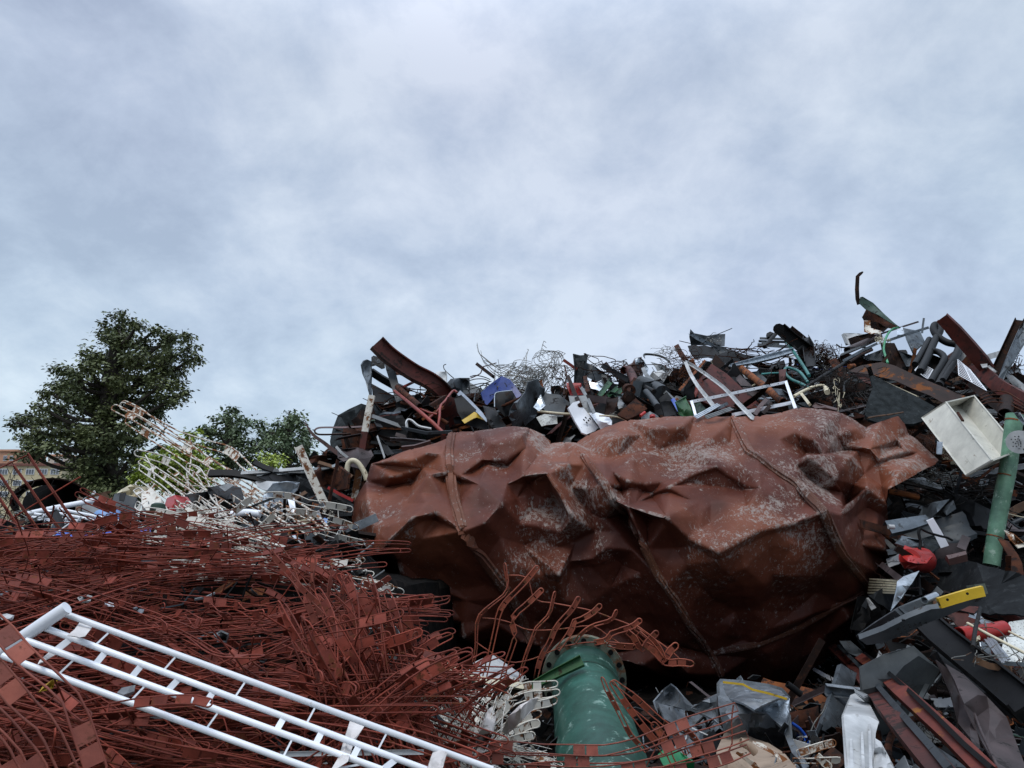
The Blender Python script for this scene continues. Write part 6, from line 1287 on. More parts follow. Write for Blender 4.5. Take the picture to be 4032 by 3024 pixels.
V, F = tube_geo([c + Vector((x, 0, .02 * math.sin(x * 9))) * 1 for x in (-.42, -.4, -.2, 0, .2, .34, .4)], 1, 28, radii=[rr * .5, rr * .75, rr * .8, rr * .82, rr * .8, rr * .7, rr * .3]); mesh_obj('body', V, F, 'blue_bright', b2_)
sheet('red_shell', 'A', [(1025, 1330), (1040, 1280), (1090, 1262), (1150, 1275), (1180, 1310), (1140, 1345), (1080, 1372), (1035, 1365)], 'red_bright', 'red plastic shell lying behind the white rusty racks', 'shell', d=5.8, bend=.1, th=.02, land='the red plastic shell')
sheet('dark_shadow', 'A', [(1020, 1370), (1100, 1375), (1200, 1340), (1180, 1400), (1060, 1410)], 'black', 'black sheet painted as the shade under the red plastic shell', 'scrap', d=5.6)  # black sheet stands in for the shadow below the shell
gc = root('green_canister', W('A', [(970, 1490)], 0, 4.7)[0]); tag(gc, 'dark green canister with white numerals between the racks', 'canister', land='the green canister')
c = W('A', [(972, 1450)], 0, 4.75)[0]; rr = msize('A', 42, c)
V, F = tube_geo([c + Vector((0, 0, h)) for h in (-.16, -.15, .1, .13, .14)], 1, 22, radii=[rr * .9, rr, rr, rr * .85, rr * .4]); mesh_obj('body', V, F, 'green_dark', gc)
tc_ = bpy.data.curves.new('numerals', 'FONT'); tc_.body = '152'; tc_.size = .09; tc_.extrude = .002; tc_.align_x = 'CENTER'
to = bpy.data.objects.new('numerals_source', tc_); COL.objects.link(to); bpy.context.view_layer.update()
tm = bpy.data.meshes.new_from_object(to.evaluated_get(bpy.context.evaluated_depsgraph_get())); bpy.data.objects.remove(to)
M_ = Matrix.Translation(c + Vector((0, -rr - .004, .02))) @ Matrix.Rotation(R(90), 4, 'X')
mesh_obj('numerals', [M_ @ v.co for v in tm.vertices], [tuple(p.vertices) for p in tm.polygons], 'white_dull', gc)
bar('brown_post', 'A', [(940, 1360), (932, 1460), (925, 1600)], 42, 'box', 'wood', 'brown rusty square post standing left of the green canister', 'post', d=4.6, widths=[1.3, .8, .8], land='the brown square post')
ps = root('perforated_sheet', W('A', [(1740, 1370)], 0, 5.6)[0]); tag(ps, 'shiny slotted white sheet behind the right white racks', 'perforated sheet', land='the slotted white sheet')
sheet('sheet', 'A', [(1640, 1260), (1700, 1190), (1780, 1180), (1865, 1185), (1850, 1230), (1790, 1280), (1760, 1370), (1622, 1360)], 'galv_bright', parent=ps, d=5.7, fold=.03)
for i in range(5):
    for j in range(2): bar('slot', 'A', [(1640 + i * 26, 1320 + j * 22), (1642 + i * 26, 1332 + j * 22)], 6, 'slab', 'black', parent=ps, d=5.5)
sheet('dark_bag', 'A', [(1290, 1215), (1400, 1195), (1500, 1215), (1520, 1290), (1470, 1350), (1350, 1340), (1290, 1290)], 'dark', 'dark sheet hump behind the white racks', 'metal sheet', d=6.2, fold=.06, nfold=4)
sheet('white_flap', 'A', [(1590, 1180), (1660, 1175), (1740, 1180), (1720, 1225), (1650, 1235), (1600, 1210)], 'white_dull', 'pale lid above the slotted white sheet', 'lid', d=6.1, fold=.01)
sheet('white_flap', 'A', [(1360, 1210), (1420, 1190), (1460, 1200), (1400, 1240)], 'grey_light', 'pale grey flap on the dark sheet hump', 'flap', d=6.0, fold=.01)
tube('white_roll', 'A', [(1440, 1385), (1530, 1372), (1620, 1382)], 22, 'white_gloss', 'white padded roll below the slotted white sheet', 'roll', d=5.0, sm=3)
sheet('dark_triangle', 'A', [(1840, 1140), (1960, 1180), (2110, 1290), (2200, 1320), (2190, 1390), (2060, 1400), (1880, 1290)], 'dark_roof', 'dark wide sheet behind the white rusty edged post', 'metal sheet', d=6.4, fold=.02)
wires('wire_tangle', 'A', (2090, 1340), 80, 60, 40, 1.8, 'dark_wire', 'net of fine dark wires by the foot of the white rusty edged post', d=5.6, seed=111)
sheet('bright_pipe', 'A', [(1790, 1290), (1830, 1280), (1860, 1450), (1830, 1450)], 'white_gloss', 'white bright channel dropping behind the racks', 'channel', d=5.3, fold=.01, th=.02)
sheet('comb_sheet', 'A', [(1800, 1370), (1880, 1380), (1940, 1400), (1920, 1430), (1820, 1410)], 'cardboard', 'brown comb shaped strip behind the right racks', 'strip', d=5.2)
bar('cream_batten', 'A', [(1840, 1440), (1920, 1420), (1975, 1395)], 26, 'slab', 'cream', 'cream batten slanting up behind the right racks', 'batten', d=5.0)
bar('grey_gutter', 'A', [(1900, 1440), (2010, 1470), (2110, 1500), (2200, 1530)], 50, 'chan', 'grey_light', 'pale grey channel box behind the right rack tips', 'channel', d=5.2)
sheet('blue_rag', 'A', [(1980, 1425), (2010, 1400), (2040, 1410), (2030, 1445), (1995, 1450)], 'blue_pale', 'small pale blue rag on the pale grey channel', 'rag', d=5.0)
for (p, w, m, lab) in (
    ([(1500, 1128), (1750, 1110), (1900, 1098)], 22, 'white_dull', 'white flat bar lying level on the low scrap ridge'),
    ([(1600, 1140), (1850, 1120), (2100, 1080)], 20, 'galv', 'grey flat bar lying over the brown drum half'),
    ([(1580, 1060), (1640, 1090), (1700, 1110)], 34, 'black', 'black pointed strip near the yellow green bush'),
    ([(1300, 1130), (1450, 1130), (1600, 1160), (1760, 1230)], 44, 'black', 'long black strip left of the slotted white sheet'),
    ([(1980, 1060), (2100, 1100), (2190, 1150)], 24, 'wood', 'brown strip on the ridge left of the cream bent pipe'),
    ([(1700, 1110), (1900, 1120), (2050, 1090)], 26, 'slate', 'slate strip on the low scrap ridge')):
    bar('flat_bar', 'A', p, w, 'slab', m, lab, 'metal bar', d=7.0, roll=-40, sm=2)
sheet('brown_drum_half', 'A', [(1940, 1140), (2000, 1095), (2110, 1090), (2170, 1130), (2160, 1220), (2060, 1240), (1980, 1210)], 'rust', 'rusty brown half drum left of the cream bent pipe', 'drum', d=7.0, bend=.4, th=.02)
sheet('dark_hump', 'A', [(1600, 1150), (1720, 1110), (1900, 1120), (1980, 1180), (1900, 1220), (1700, 1190)], 'black', 'black hump of sheet on the low scrap ridge', 'metal sheet', d=7.2, bend=.3, fold=.02)
sheet('mesh_lump', 'A', [(1900, 1040), (1960, 1020), (2030, 1015), (2040, 1050), (1940, 1065)], 'rust', 'rusty mesh lump on the ridge below the felt covered sheet', 'lump', d=7.8, fold=.05, ragged=4)
sheet('dark_left', 'A', [(1150, 1260), (1290, 1240), (1330, 1330), (1240, 1400), (1160, 1350)], 'dark', 'dark scrap right of the red plastic shell', 'metal scrap', d=6.0, fold=.05)
sheet('grey_case', 'A', [(880, 1250), (940, 1215), (1000, 1280), (1010, 1350), (920, 1370), (880, 1320)], 'white_rusty', 'white case with rusty marks behind the lower white rack tips', 'case', d=5.2, fold=.01, th=.05)

# ================================================================== wire racks: hairpin loops joined by plates and cross rods
def hairpin(path, wdir, width, r, stations, pw, sides=5, pinch=.62, one_end=False):
    """returns (tube V,F) and a list of plate (V,F); path = centre line, wdir = list of directions between the two rods"""
    n = len(path); L_ = [0]
    for a, b in zip(path, path[1:]): L_.append(L_[-1] + (b - a).length)
    T = L_[-1]
    def wm(s):
        dd = min(abs(s - q * T) for q in stations) if stations else 0
        e = min(s, T - s if not one_end else s) / (width * .5)
        k = pinch + (1 - pinch) * max(0, 1 - max(0, dd - pw * 1.2) / (T * .12))
        return k * (math.sqrt(max(0, 1 - (1 - min(1, e)) ** 2)) if e < 1 else 1)
    def at(s):
        s = min(max(s, 0), T)
        for i in range(n - 1):
            if s <= L_[i + 1] or i == n - 2:
                t = (s - L_[i]) / max(1e-9, L_[i + 1] - L_[i]); return path[i].lerp(path[i + 1], t), wdir[i].lerp(wdir[i + 1], t).normalized(), (path[i + 1] - path[i]).normalized()
    ss = [0, .12, .35, .7, 1]; ends = [q * width * .5 for q in ss]
    m = max(8, int(T / (width * 1.6)))
    S = ends + [width * .5 + (T - width) * i / m for i in range(1, m)] + ([T - e for e in reversed(ends)] if not one_end else [T])
    up, dn = [], []
    for s in S:
        p, w, t = at(s); h = wm(s) * width * .5; up.append(p + w * h); dn.append(p - w * h)
    loop = up + list(reversed(dn[1:-1] if not one_end else dn[1:]))
    if not one_end: loop.append(up[0])
    else: loop.append(up[0])
    V, F = tube_geo(loop, r, sides, caps=False)
    PL = []
    for q in stations:
        for sg in (-1, 1):
            s0 = q * T + sg * (pw * .55); a, b = at(s0 - pw * .48), at(s0 + pw * .48)
            h = width * .5 * .98; nn = a[1].cross(a[2]).normalized() * .0013
            V8 = [a[0] + a[1] * h, b[0] + b[1] * h, b[0] - b[1] * h, a[0] - a[1] * h]
            PV = [v + nn for v in V8] + [v - nn for v in V8]
            PL.append((PV, [(0, 1, 2, 3), (7, 6, 5, 4), (0, 4, 5, 1), (1, 5, 6, 2), (2, 6, 7, 3), (3, 7, 4, 0)]))
    return (V, F), PL
MESHC = {}
def loop_rack(name, z, paths, wpx, m, label, cross=(), d=None, off=0.0, group=None, land=None, plates=None, sm=3, roll=0, rpx=None, pws=1.0, one_end=True, dd=None):
    """a rack placed loop by loop from the photo"""
    r0 = None; objs = []
    for i, p in enumerate(paths):
        w = smooth(W(z, p, off + (dd[i] if dd else 0), d), sm)
        mid = w[len(w) // 2]; wd = msize(z, wpx, mid); rr = msize(z, rpx or wpx * .1, mid)
        dirs = []
        for k, q in enumerate(w):
            t = (w[min(k + 1, len(w) - 1)] - w[max(k - 1, 0)]).normalized(); f = (CAM - q).normalized(); nn = (f - t * f.dot(t)).normalized(); b = t.cross(nn)
            if b.z < 0: b = -b
            a = R(roll if not isinstance(roll, (list, tuple)) else roll[i % len(roll)]); dirs.append((b * math.cos(a) + nn * math.sin(a)).normalized())
        T = sum((b - a).length for a, b in zip(w, w[1:]))
        st = plates[i % len(plates)] if plates else [(.55 + wd) * 0 + max(.04, wd * 1.9 / T)] + [x / T for x in frange(.42, T - .1, .36)]
        if r0 is None:
            r0 = root(name, Vector((mid.x, mid.y, min(v.z for v in w)))); tag(r0, label, 'wire rack', group)
        (V, F), PL = hairpin(w, dirs, wd, rr, st, wd * pws, one_end=one_end, pinch=.82)
        lo = mesh_obj('wire_loop', V, F, m, r0, sharp=80)
        for PV, PF in PL: mesh_obj('plate', PV, PF, m, lo, sharp=30, at=r0.matrix_world.translation.copy())
    for p in cross:
        w = smooth(W(z, p, off - .01, d), 2); V, F = tube_geo(w, msize(z, rpx or wpx * .08, w[0]), 5); mesh_obj('cross_rod', V, F, m, r0, sharp=80)
    if land: LAND.append((land, ctr(r0)))
    return r0
def frange(a, b, s):
    o = []
    while a < b: o.append(a); a += s
    return o
# plate objects hang under their loop: fix the nested offset
def rack_proto(name, m, nl, length, gap, width, r, seed, bend=.06, st=(.1, .5, .9), pw=.042):
    rs = random.Random(seed); r0 = root(name, Vector((0, 0, 0)))
    ph = rs.uniform(0, 6); kb = rs.uniform(-.5, 1) * bend; kc = rs.uniform(-.6, .6) * bend
    sh = [rs.gauss(0, .03) for _ in range(nl)]; cr = {s: [] for s in st}
    for i in range(nl):
        y = (i - (nl - 1) / 2) * gap; path, dirs = [], []
        tw = rs.gauss(0, .5); zz = rs.gauss(0, .02)
        for k in range(17):
            t = k / 16 - .5; x = t * length + sh[i]
            path.append(Vector((x, y + .02 * math.sin(t * 5 + i * .7 + ph) + kc * t * t * 2, zz - kb * t * t * 4 + .012 * math.sin(t * 9 + ph + i * .4))))
            a = tw + .35 * math.sin(t * 4 + i + ph); dirs.append(Vector((0, math.sin(a), math.cos(a))))
        (V, F), PL = hairpin(path, dirs, width, r, st, pw)
        lo = mesh_obj('wire_loop', V, F, m, r0, sharp=80)
        for q in range(0, len(PL), 2):
            PV = PL[q][0] + PL[q + 1][0]; PF = PL[q][1] + [tuple(x + 8 for x in f) for f in PL[q + 1][1]]
            mesh_obj('plate', PV, PF, m, lo, sharp=30)
        for s in st: cr[s].append(path[int(s * 16 + .5)] + Vector((0, 0, -width * .1)))
    for s in st[::1]:
        pts = cr[s]; pts = [pts[0] * 2 - pts[1]] + pts + [pts[-1] * 2 - pts[-2]]
        V, F = tube_geo(smooth(pts, 2), r, 5); mesh_obj('cross_rod', V, F, m, r0, sharp=80)
    return r0
USED = set()
def place_rack(proto, M, label, group):
    """first use moves the prototype, later ones copy it with every part"""
    if proto.name not in USED:
        USED.add(proto.name); c = proto
    else:
        c = proto.copy(); COL.objects.link(c)
        for ch in proto.children:
            a = ch.copy(); COL.objects.link(a); a.parent = c
            for g in ch.children:
                b = g.copy(); COL.objects.link(b); b.parent = a
    c.matrix_world = M; tag(c, label, 'wire rack', group); return c
def scatter(protos, n, region, label, group, seed, yaw=(0, 25), pitch=12, roll=14, off=(-.25, .12), d=None, base_roll=0, scale=(1, 1)):
    rs = random.Random(seed); k = 0
    while k < n:
        u = rs.uniform(min(p[0] for p in region), max(p[0] for p in region)); v = rs.uniform(min(p[1] for p in region), max(p[1] for p in region))
        if not pip((u, v), region): continue
        sx, sy = u * 1.8228, v * 1.8228; p = PP(sx, sy, (D(sx, sy) if d is None else d) - rs.uniform(*off)) + Vector((0, 0, .03))
        M = Matrix.Translation(p) @ Matrix.Rotation(R(rs.gauss(*yaw)), 4, 'Z') @ Matrix.Rotation(R(rs.gauss(base_roll, roll)), 4, 'Y') @ Matrix.Rotation(R(rs.gauss(-8, pitch)), 4, 'X') @ Matrix.Scale(rs.uniform(*scale), 4)
        place_rack(protos[k % len(protos)], M, label, group); k += 1
red = [rack_proto('wire_rack', 'red_primer', 4 + i % 3, 1.0 + .15 * (i % 3), .11, .031, .0024, 200 + i, st=((.1, .5, .9), (.12, .88), (.08, .6))[i % 3]) for i in range(7)]
GR = 'red wire racks heaped on the left'
LAB = 'red brown wire rack tangled into the big heap on the left'
longer = [rack_proto('wire_rack', 'red_primer', 4, 1.7 + .1 * i, .12, .031, .0025, 280 + i, bend=.16, st=(.06, .5, .94)) for i in range(3)]
scatter(longer, 13, [(-300, 1240), (330, 1200), (330, 1500), (-200, 1640)], LAB, GR, 308, yaw=(-2, 15), off=(-.25, .06), pitch=16, roll=7)
# the base layer of the heap
REG = [(-160, 1235), (120, 1200), (420, 1195), (520, 1215), (570, 1300), (610, 1400), (660, 1520), (720, 1690), (-160, 1690)]
scatter(red, 30, REG, LAB, GR, 301, yaw=(-4, 26), off=(-.42, .03), pitch=18, roll=10)
scatter(red, 13, REG, LAB, GR, 302, yaw=(45, 20), pitch=16, roll=12, off=(-.35, .0))
scatter(red, 14, REG, LAB, GR, 307, yaw=(-38, 18), pitch=16, roll=12, off=(-.35, .0))
scatter(red, 9, [(-150, 1190), (300, 1175), (450, 1200), (480, 1245), (0, 1250)], LAB, GR, 303, yaw=(0, 10), off=(-.1, .08), roll=5, pitch=8)
short = [rack_proto('wire_rack', 'red_primer', 4 + i % 2, .55 + .08 * i, .095, .034, .0027, 260 + i, st=(.16, .84)) for i in range(4)]
scatter(short, 6, [(760, 1470), (830, 1440), (900, 1540), (960, 1660), (820, 1660), (720, 1520)], LAB, GR, 304, yaw=(-25, 25), base_roll=60, roll=14, off=(-.1, .12))
scatter(short, 8, [(600, 1360), (740, 1350), (860, 1500), (900, 1640), (660, 1640)], LAB, GR, 305, yaw=(-25, 25), base_roll=-28, roll=14, off=(-.2, .05))
scatter(short, 8, [(680, 1330), (760, 1310), (860, 1430), (940, 1560), (960, 1640), (860, 1600), (740, 1400)], LAB, GR, 306, yaw=(0, 35), base_roll=20, roll=30, off=(-.35, -.05))
white = [rack_proto('wire_rack', 'white_rusty', 4 + i % 3, .9 + .1 * (i % 3), .10, .034, .0026, 230 + i) for i in range(5)]
GW = 'white rusty wire racks heaped behind the red ones'; LW = 'white rusty wire rack tangled in the heap behind the red racks'
scatter(white, 2, [(430, 1150), (520, 1140), (600, 1180), (640, 1230), (620, 1260), (520, 1230)], LW, GW, 311, yaw=(5, 16), base_roll=28, roll=8, off=(-.6, -.1), pitch=10)
scatter(white, 5, [(500, 1200), (620, 1220), (670, 1270), (580, 1260)], LW, GW, 312, yaw=(0, 12), base_roll=10, roll=6, off=(-.5, -.1), pitch=8)
LW2 = 'white wire rack crumpled in the tangle beside the big green pipe'
scatter(white, 12, [(960, 1520), (1080, 1490), (1160, 1510), (1150, 1600), (1060, 1680), (940, 1680)], LW2, 'white racks beside the big green pipe', 313, yaw=(20, 50), base_roll=20, roll=30, pitch=25, d=3.05, off=(-.25, .1), scale=(.5, .65))
# hand placed racks
loop_rack('wire_rack', 'A', [
    [(748, 702), (830, 735), (900, 775), (1000, 830), (1120, 890), (1300, 950), (1430, 990), (1560, 1110), (1660, 1190), (1800, 1310), (1950, 1430), (2010, 1500)],
    [(700, 712), (800, 762), (900, 815), (1150, 965), (1230, 1010), (1380, 1110), (1540, 1225), (1700, 1340), (1860, 1400), (1950, 1480)],
    [(783, 795), (870, 850), (1000, 935), (1160, 1035), (1250, 1085), (1400, 1200), (1540, 1320), (1680, 1420), (1800, 1500)],
    [(755, 690), (860, 740), (960, 820), (1090, 910), (1190, 980), (1330, 1080), (1520, 1180), (1640, 1260), (1780, 1400)]], 46, 'white_rusty_heavy', 'rusty white wire rack reaching highest like a fan in front of the big tree', d=None,
    cross=([(1180, 900), (1190, 1000), (1180, 1100), (1150, 1240)], [(1590, 1110), (1560, 1240), (1540, 1330)]), off=.2, plates=[[.055, .30, .33, .62, .85], [.06, .33, .62, .85], [.075, .36, .58, .8], [.06, .28, .55, .8]], roll=(10, -12, 18, -5), pws=1.05, land='the tall rusty white rack fan')
loop_rack('wire_rack', 'A', [
    [(838, 998), (905, 1012), (1010, 1040), (1100, 1085), (1180, 1160), (1260, 1250), (1320, 1340), (1420, 1460)],
    [(872, 1048), (940, 1095), (1060, 1170), (1150, 1235), (1260, 1330), (1380, 1430), (1460, 1510)],
    [(868, 1088), (970, 1155), (1060, 1225), (1160, 1320), (1270, 1420), (1350, 1500)],
    [(852, 1180), (930, 1250), (985, 1320), (1030, 1400), (1070, 1490)],
    [(848, 1225), (910, 1290), (970, 1360), (1030, 1450)], [(846, 1320), (900, 1360), (980, 1420), (1040, 1490)],
    [(1160, 1080), (1230, 1110), (1290, 1220), (1320, 1300), (1360, 1400), (1420, 1490)]], 44, 'white_rusty', 'white wire rack fanning up left below the tall rusty fan', off=.35,
    cross=([(905, 1015), (950, 1100), (960, 1160)], [(1160, 1120), (1180, 1250), (1200, 1360)]), plates=[[.1, .5, .8], [.1, .45, .75], [.1, .5, .8], [.2, .6]], roll=(5, -15, 20), land='the lower white rack fan')
loop_rack('wire_rack', 'J', [
    [(1450, 140), (1250, 100), (1020, 70), (860, 10), (650, -5), (470, 30), (340, 130), (230, 200), (130, 190)],
    [(1505, 325), (1310, 250), (1120, 195), (960, 160), (720, 170), (600, 280), (520, 340), (400, 350)],
    [(1560, 460), (1400, 425), (1250, 385), (1050, 330), (800, 310), (620, 320), (480, 350), (320, 440)],
    [(1565, 635), (1400, 580), (1200, 530), (1000, 495), (850, 480), (650, 430), (480, 400)],
    [(1580, 745), (1420, 715), (1250, 670), (1080, 615), (900, 540), (700, 500)],
    [(1660, 935), (1500, 850), (1350, 770), (1180, 690), (1000, 640)], [(1640, 940), (1500, 935), (1300, 930), (1100, 920)], [(1740, 1160), (1560, 1150), (1350, 1120), (1150, 1060)], [(1620, 1060), (1480, 1060), (1300, 1020), (1150, 990)]], 62, 'white_rusty', 'white wire rack whose rounded loop ends point right at the tank', d=4.0,
    cross=([(1305, 140), (1316, 255), (1380, 425), (1388, 580), (1405, 710), (1385, 800)], [(860, 120), (780, 300), (770, 480)]), plates=[[.12, .5, .8], [.14, .45, .8], [.13, .5, .8], [.13, .5], [.15, .55]], roll=(28, 30, 45, 40, 40), pws=1.5, rpx=4.2, land='the right pointing white rack')
loop_rack('wire_rack', 'L', [
    [(915, 1045), (800, 1060), (690, 1065), (580, 1110), (520, 1180), (460, 1260)], [(930, 1105), (820, 1125), (720, 1130), (600, 1170), (520, 1240), (440, 1330)],
    [(910, 1160), (830, 1190), (760, 1200), (660, 1250), (560, 1340)], [(795, 1255), (700, 1290), (600, 1320), (480, 1400)], [(785, 1330), (700, 1350), (600, 1400)], [(750, 1420), (640, 1440), (520, 1480)]], 52, 'white_rusty', 'small white wire rack with three loop ends touching the big green flanged pipe', d=3.0,
    cross=([(790, 1050), (780, 1130), (760, 1200), (700, 1300)],), plates=[[.35, .8], [.35, .8], [.3, .8], [.4]], roll=(15, 20, 25), pws=1.1, rpx=5, land='the small white rack')
loop_rack('wire_rack', 'L', [
    [(530, 172), (540, 260), (555, 345), (530, 400), (440, 470), (345, 555), (325, 650), (322, 800), (300, 900), (285, 970)],
    [(772, 195), (715, 265), (640, 350), (540, 450), (490, 530), (470, 620), (435, 780), (400, 930), (372, 1050)],
    [(805, 360), (745, 420), (680, 480), (600, 550), (585, 620), (605, 700), (580, 800), (530, 940), (500, 1090)],
    [(895, 378), (875, 460), (850, 550), (760, 640), (730, 720), (680, 850), (650, 960), (630, 1060)],
    [(1070, 418), (1025, 500), (960, 570), (895, 650), (860, 740), (800, 840), (770, 940), (755, 1010)],
    [(1228, 472), (1185, 520), (1100, 575), (1030, 600), (1015, 660), (950, 750), (915, 800)],
    [(1342, 512), (1310, 580), (1240, 605), (1160, 630), (1080, 690), (1040, 750)],
    [(1520, 580), (1460, 630), (1370, 660), (1290, 690), (1270, 730), (1180, 750)]], 34, 'red_orange', 'red orange wire rack with curled loop ends hanging in front of the tank', d=4.55,
    cross=([(550, 260), (700, 278), (735, 430), (880, 462), (1030, 490), (1170, 520), (1310, 572), (1470, 632), (1600, 712), (1740, 812), (1815, 885)], [(370, 570), (480, 580), (590, 610), (660, 645), (750, 660), (890, 655), (1020, 640), (1170, 628), (1280, 700), (1390, 770)], [(320, 745), (430, 820), (550, 888), (670, 885), (800, 842), (920, 788), (1050, 758), (1180, 745), (1400, 772), (1640, 760)]),
    plates=[[.14, .52], [.1, .38], [.1, .42], [.16, .6], [.14, .45, .8], [.2, .6], [.2, .7], [.22, .8]], roll=(60, 20, 10, 60, 30, 15, 55, 20), pws=1.7, rpx=5.0, land='the hanging red orange rack', dd=[0] * 8)
loop_rack('wire_rack', 'L', [
    [(1640, 668), (1570, 745), (1520, 800), (1460, 700), (1420, 670)], [(1785, 758), (1720, 820), (1680, 885), (1600, 780), (1500, 680)], [(1902, 905), (1800, 890), (1700, 892), (1610, 800), (1540, 760)], [(1690, 890), (1640, 780), (1560, 700), (1480, 640)], [(1480, 780), (1380, 775), (1280, 760)]], 44, 'red_orange', 'bunched red orange wire rack right of the big green pipe flange', d=4.45,
    plates=[[.25, .7], [.25, .7], [.3, .75], [.4], [.4]], roll=(35, 20, 12, 30), pws=1.3, rpx=5.0, land='the bunched red orange rack')
loop_rack('wire_rack', 'L', [
    [(345, 1510), (480, 1500), (800, 1520), (1120, 1530), (1260, 1530), (1500, 1470), (1800, 1350), (2000, 1280), (2212, 1215)],
    [(290, 1590), (450, 1590), (700, 1600), (1000, 1610), (1300, 1605), (1560, 1560), (1850, 1450), (2060, 1390), (2240, 1310)],
    [(600, 1680), (900, 1650), (1200, 1660), (1400, 1660), (1620, 1630), (1900, 1540), (2150, 1470), (2290, 1420)],
    [(1200, 1720), (1500, 1700), (1700, 1690), (1900, 1650), (2100, 1600), (2300, 1520)]], 62, 'red_primer_lit', 'long red brown wire rack stretched level across the bottom over the green pipe', d=2.75, one_end=True,
    cross=([(500, 1500), (460, 1540), (400, 1620)], [(1100, 1530), (1060, 1590), (1010, 1670)], [(1690, 1390), (1640, 1490), (1560, 1640)], [(2190, 1200), (2175, 1330), (2180, 1480), (2120, 1600)]),
    plates=[[.08, .40, .76], [.07, .38, .74], [.1, .5, .8], [.2, .5, .8]], roll=(-5, 0, 5, 0), pws=1.25, rpx=5.0, land='the long level red orange rack')
loop_rack('wire_rack', 'L', [
    [(1235, 1000), (1270, 1090), (1330, 1200), (1400, 1340), (1450, 1430), (1560, 1540)], [(1300, 1030), (1400, 1180), (1480, 1290), (1560, 1390), (1700, 1560)], [(1310, 1025), (1480, 1150), (1620, 1280), (1760, 1400), (1850, 1560)], [(1600, 1330), (1680, 1440), (1740, 1600), (1800, 1690)], [(1830, 1370), (1900, 1430), (1960, 1520), (2050, 1640)]], 40, 'red_orange', 'red orange wire rack draped down the right side of the big green pipe', d=3.0,
    cross=([(1370, 1160), (1500, 1260), (1610, 1350)],), plates=[[.3, .75], [.35, .7], [.35, .8], [.3]], roll=(50, 20, 30, 10), pws=1.6, rpx=4.6, land='the draped red orange rack')
loop_rack('wire_rack', 'M', [[(2100, 1392), (1980, 1420), (1820, 1470), (1700, 1510)], [(2145, 1575), (2000, 1580), (1800, 1585), (1650, 1580)], [(2050, 1660), (1960, 1590), (1900, 1530)]], 60, 'white_rusty_heavy', 'small rusty white wire rack in front of the bright blue barrel', d=3.2,
    cross=([(1935, 1460), (1940, 1560), (1900, 1640)],), plates=[[.3, .7], [.2], [.4]], roll=(20, 40, 10), pws=1.4, rpx=6)
# two front racks in the lower left corner
loop_rack('wire_rack', 'I', [
    [(-160, 280), (-40, 400), (70, 520), (150, 620), (270, 735), (390, 850), (540, 960), (620, 1060), (670, 1180), (720, 1320), (760, 1440), (820, 1600), (860, 1760)],
    [(-200, 620), (-60, 790), (20, 880), (100, 980), (230, 1130), (380, 1260), (440, 1340), (500, 1480), (570, 1620), (640, 1780)],
    [(-220, 1040), (-60, 1200), (60, 1320), (160, 1450), (260, 1600), (360, 1760)], [(-120, 1330), (30, 1480), (120, 1640), (170, 1780)]], 128, 'red_primer_lit', 'nearest red brown wire rack slanting across the lower left corner', d=1.55,
    cross=([(150, 690), (60, 860), (-60, 1100)], [(790, 1530), (600, 1640)]), plates=[[.235, .84], [.28], [.98], [.98]], roll=(-12, 0, 10, 5), pws=1.1, rpx=9, one_end=False, dd=[.12, .05, .0, -.05], land='the nearest red rack')
# red rack standing up at the left edge
loop_rack('wire_rack', 'A', [[(172, 1005), (240, 1110), (330, 1240), (420, 1370), (490, 1460)], [(85, 1080), (180, 1210), (290, 1370), (400, 1510)], [(0, 1135), (90, 1270), (180, 1400), (260, 1510)], [(-30, 1240), (60, 1380), (130, 1480)]], 30, 'red_primer', 'red brown wire rack standing up in front of the apartment blocks', d=3.9,
    cross=([(-60, 1125), (60, 1065), (180, 1012)], [(60, 1420), (200, 1330), (500, 1150)]), plates=[[.6], [.7], [.8], [.5]], roll=75, rpx=4, pws=.9, land='the standing red rack')
# upper edge of the red heap, long curved loops
loop_rack('wire_rack', 'H', [
    [(-60, 560), (60, 520), (180, 490), (400, 450), (620, 420), (800, 370), (950, 320), (1060, 300), (1240, 280), (1420, 300), (1600, 360), (1720, 420)],
    [(-60, 640), (100, 610), (300, 570), (500, 545), (700, 520), (900, 495), (1050, 490), (1300, 470), (1600, 450), (1850, 450), (2100, 480)],
    [(-60, 700), (200, 690), (500, 680), (760, 690), (950, 650), (1150, 640), (1400, 620), (1700, 620), (2000, 610), (2212, 640)],
    [(-60, 780), (200, 760), (400, 700), (600, 640), (800, 560), (900, 460), (1100, 440), (1300, 470)]], 52, 'red_primer', 'red brown wire rack arching along the top of the heap before the far radiator', d=3.1,
    cross=([(860, 660), (720, 870), (600, 980)], [(1790, 450), (1700, 640), (1590, 820)], [(980, 490), (870, 670)]), plates=[[.1, .48, .60, .88], [.05, .45, .82], [.4, .8], [.15, .6]], roll=(0, 20, 10, -10), pws=1.9, rpx=5.0, land='the arching red rack')
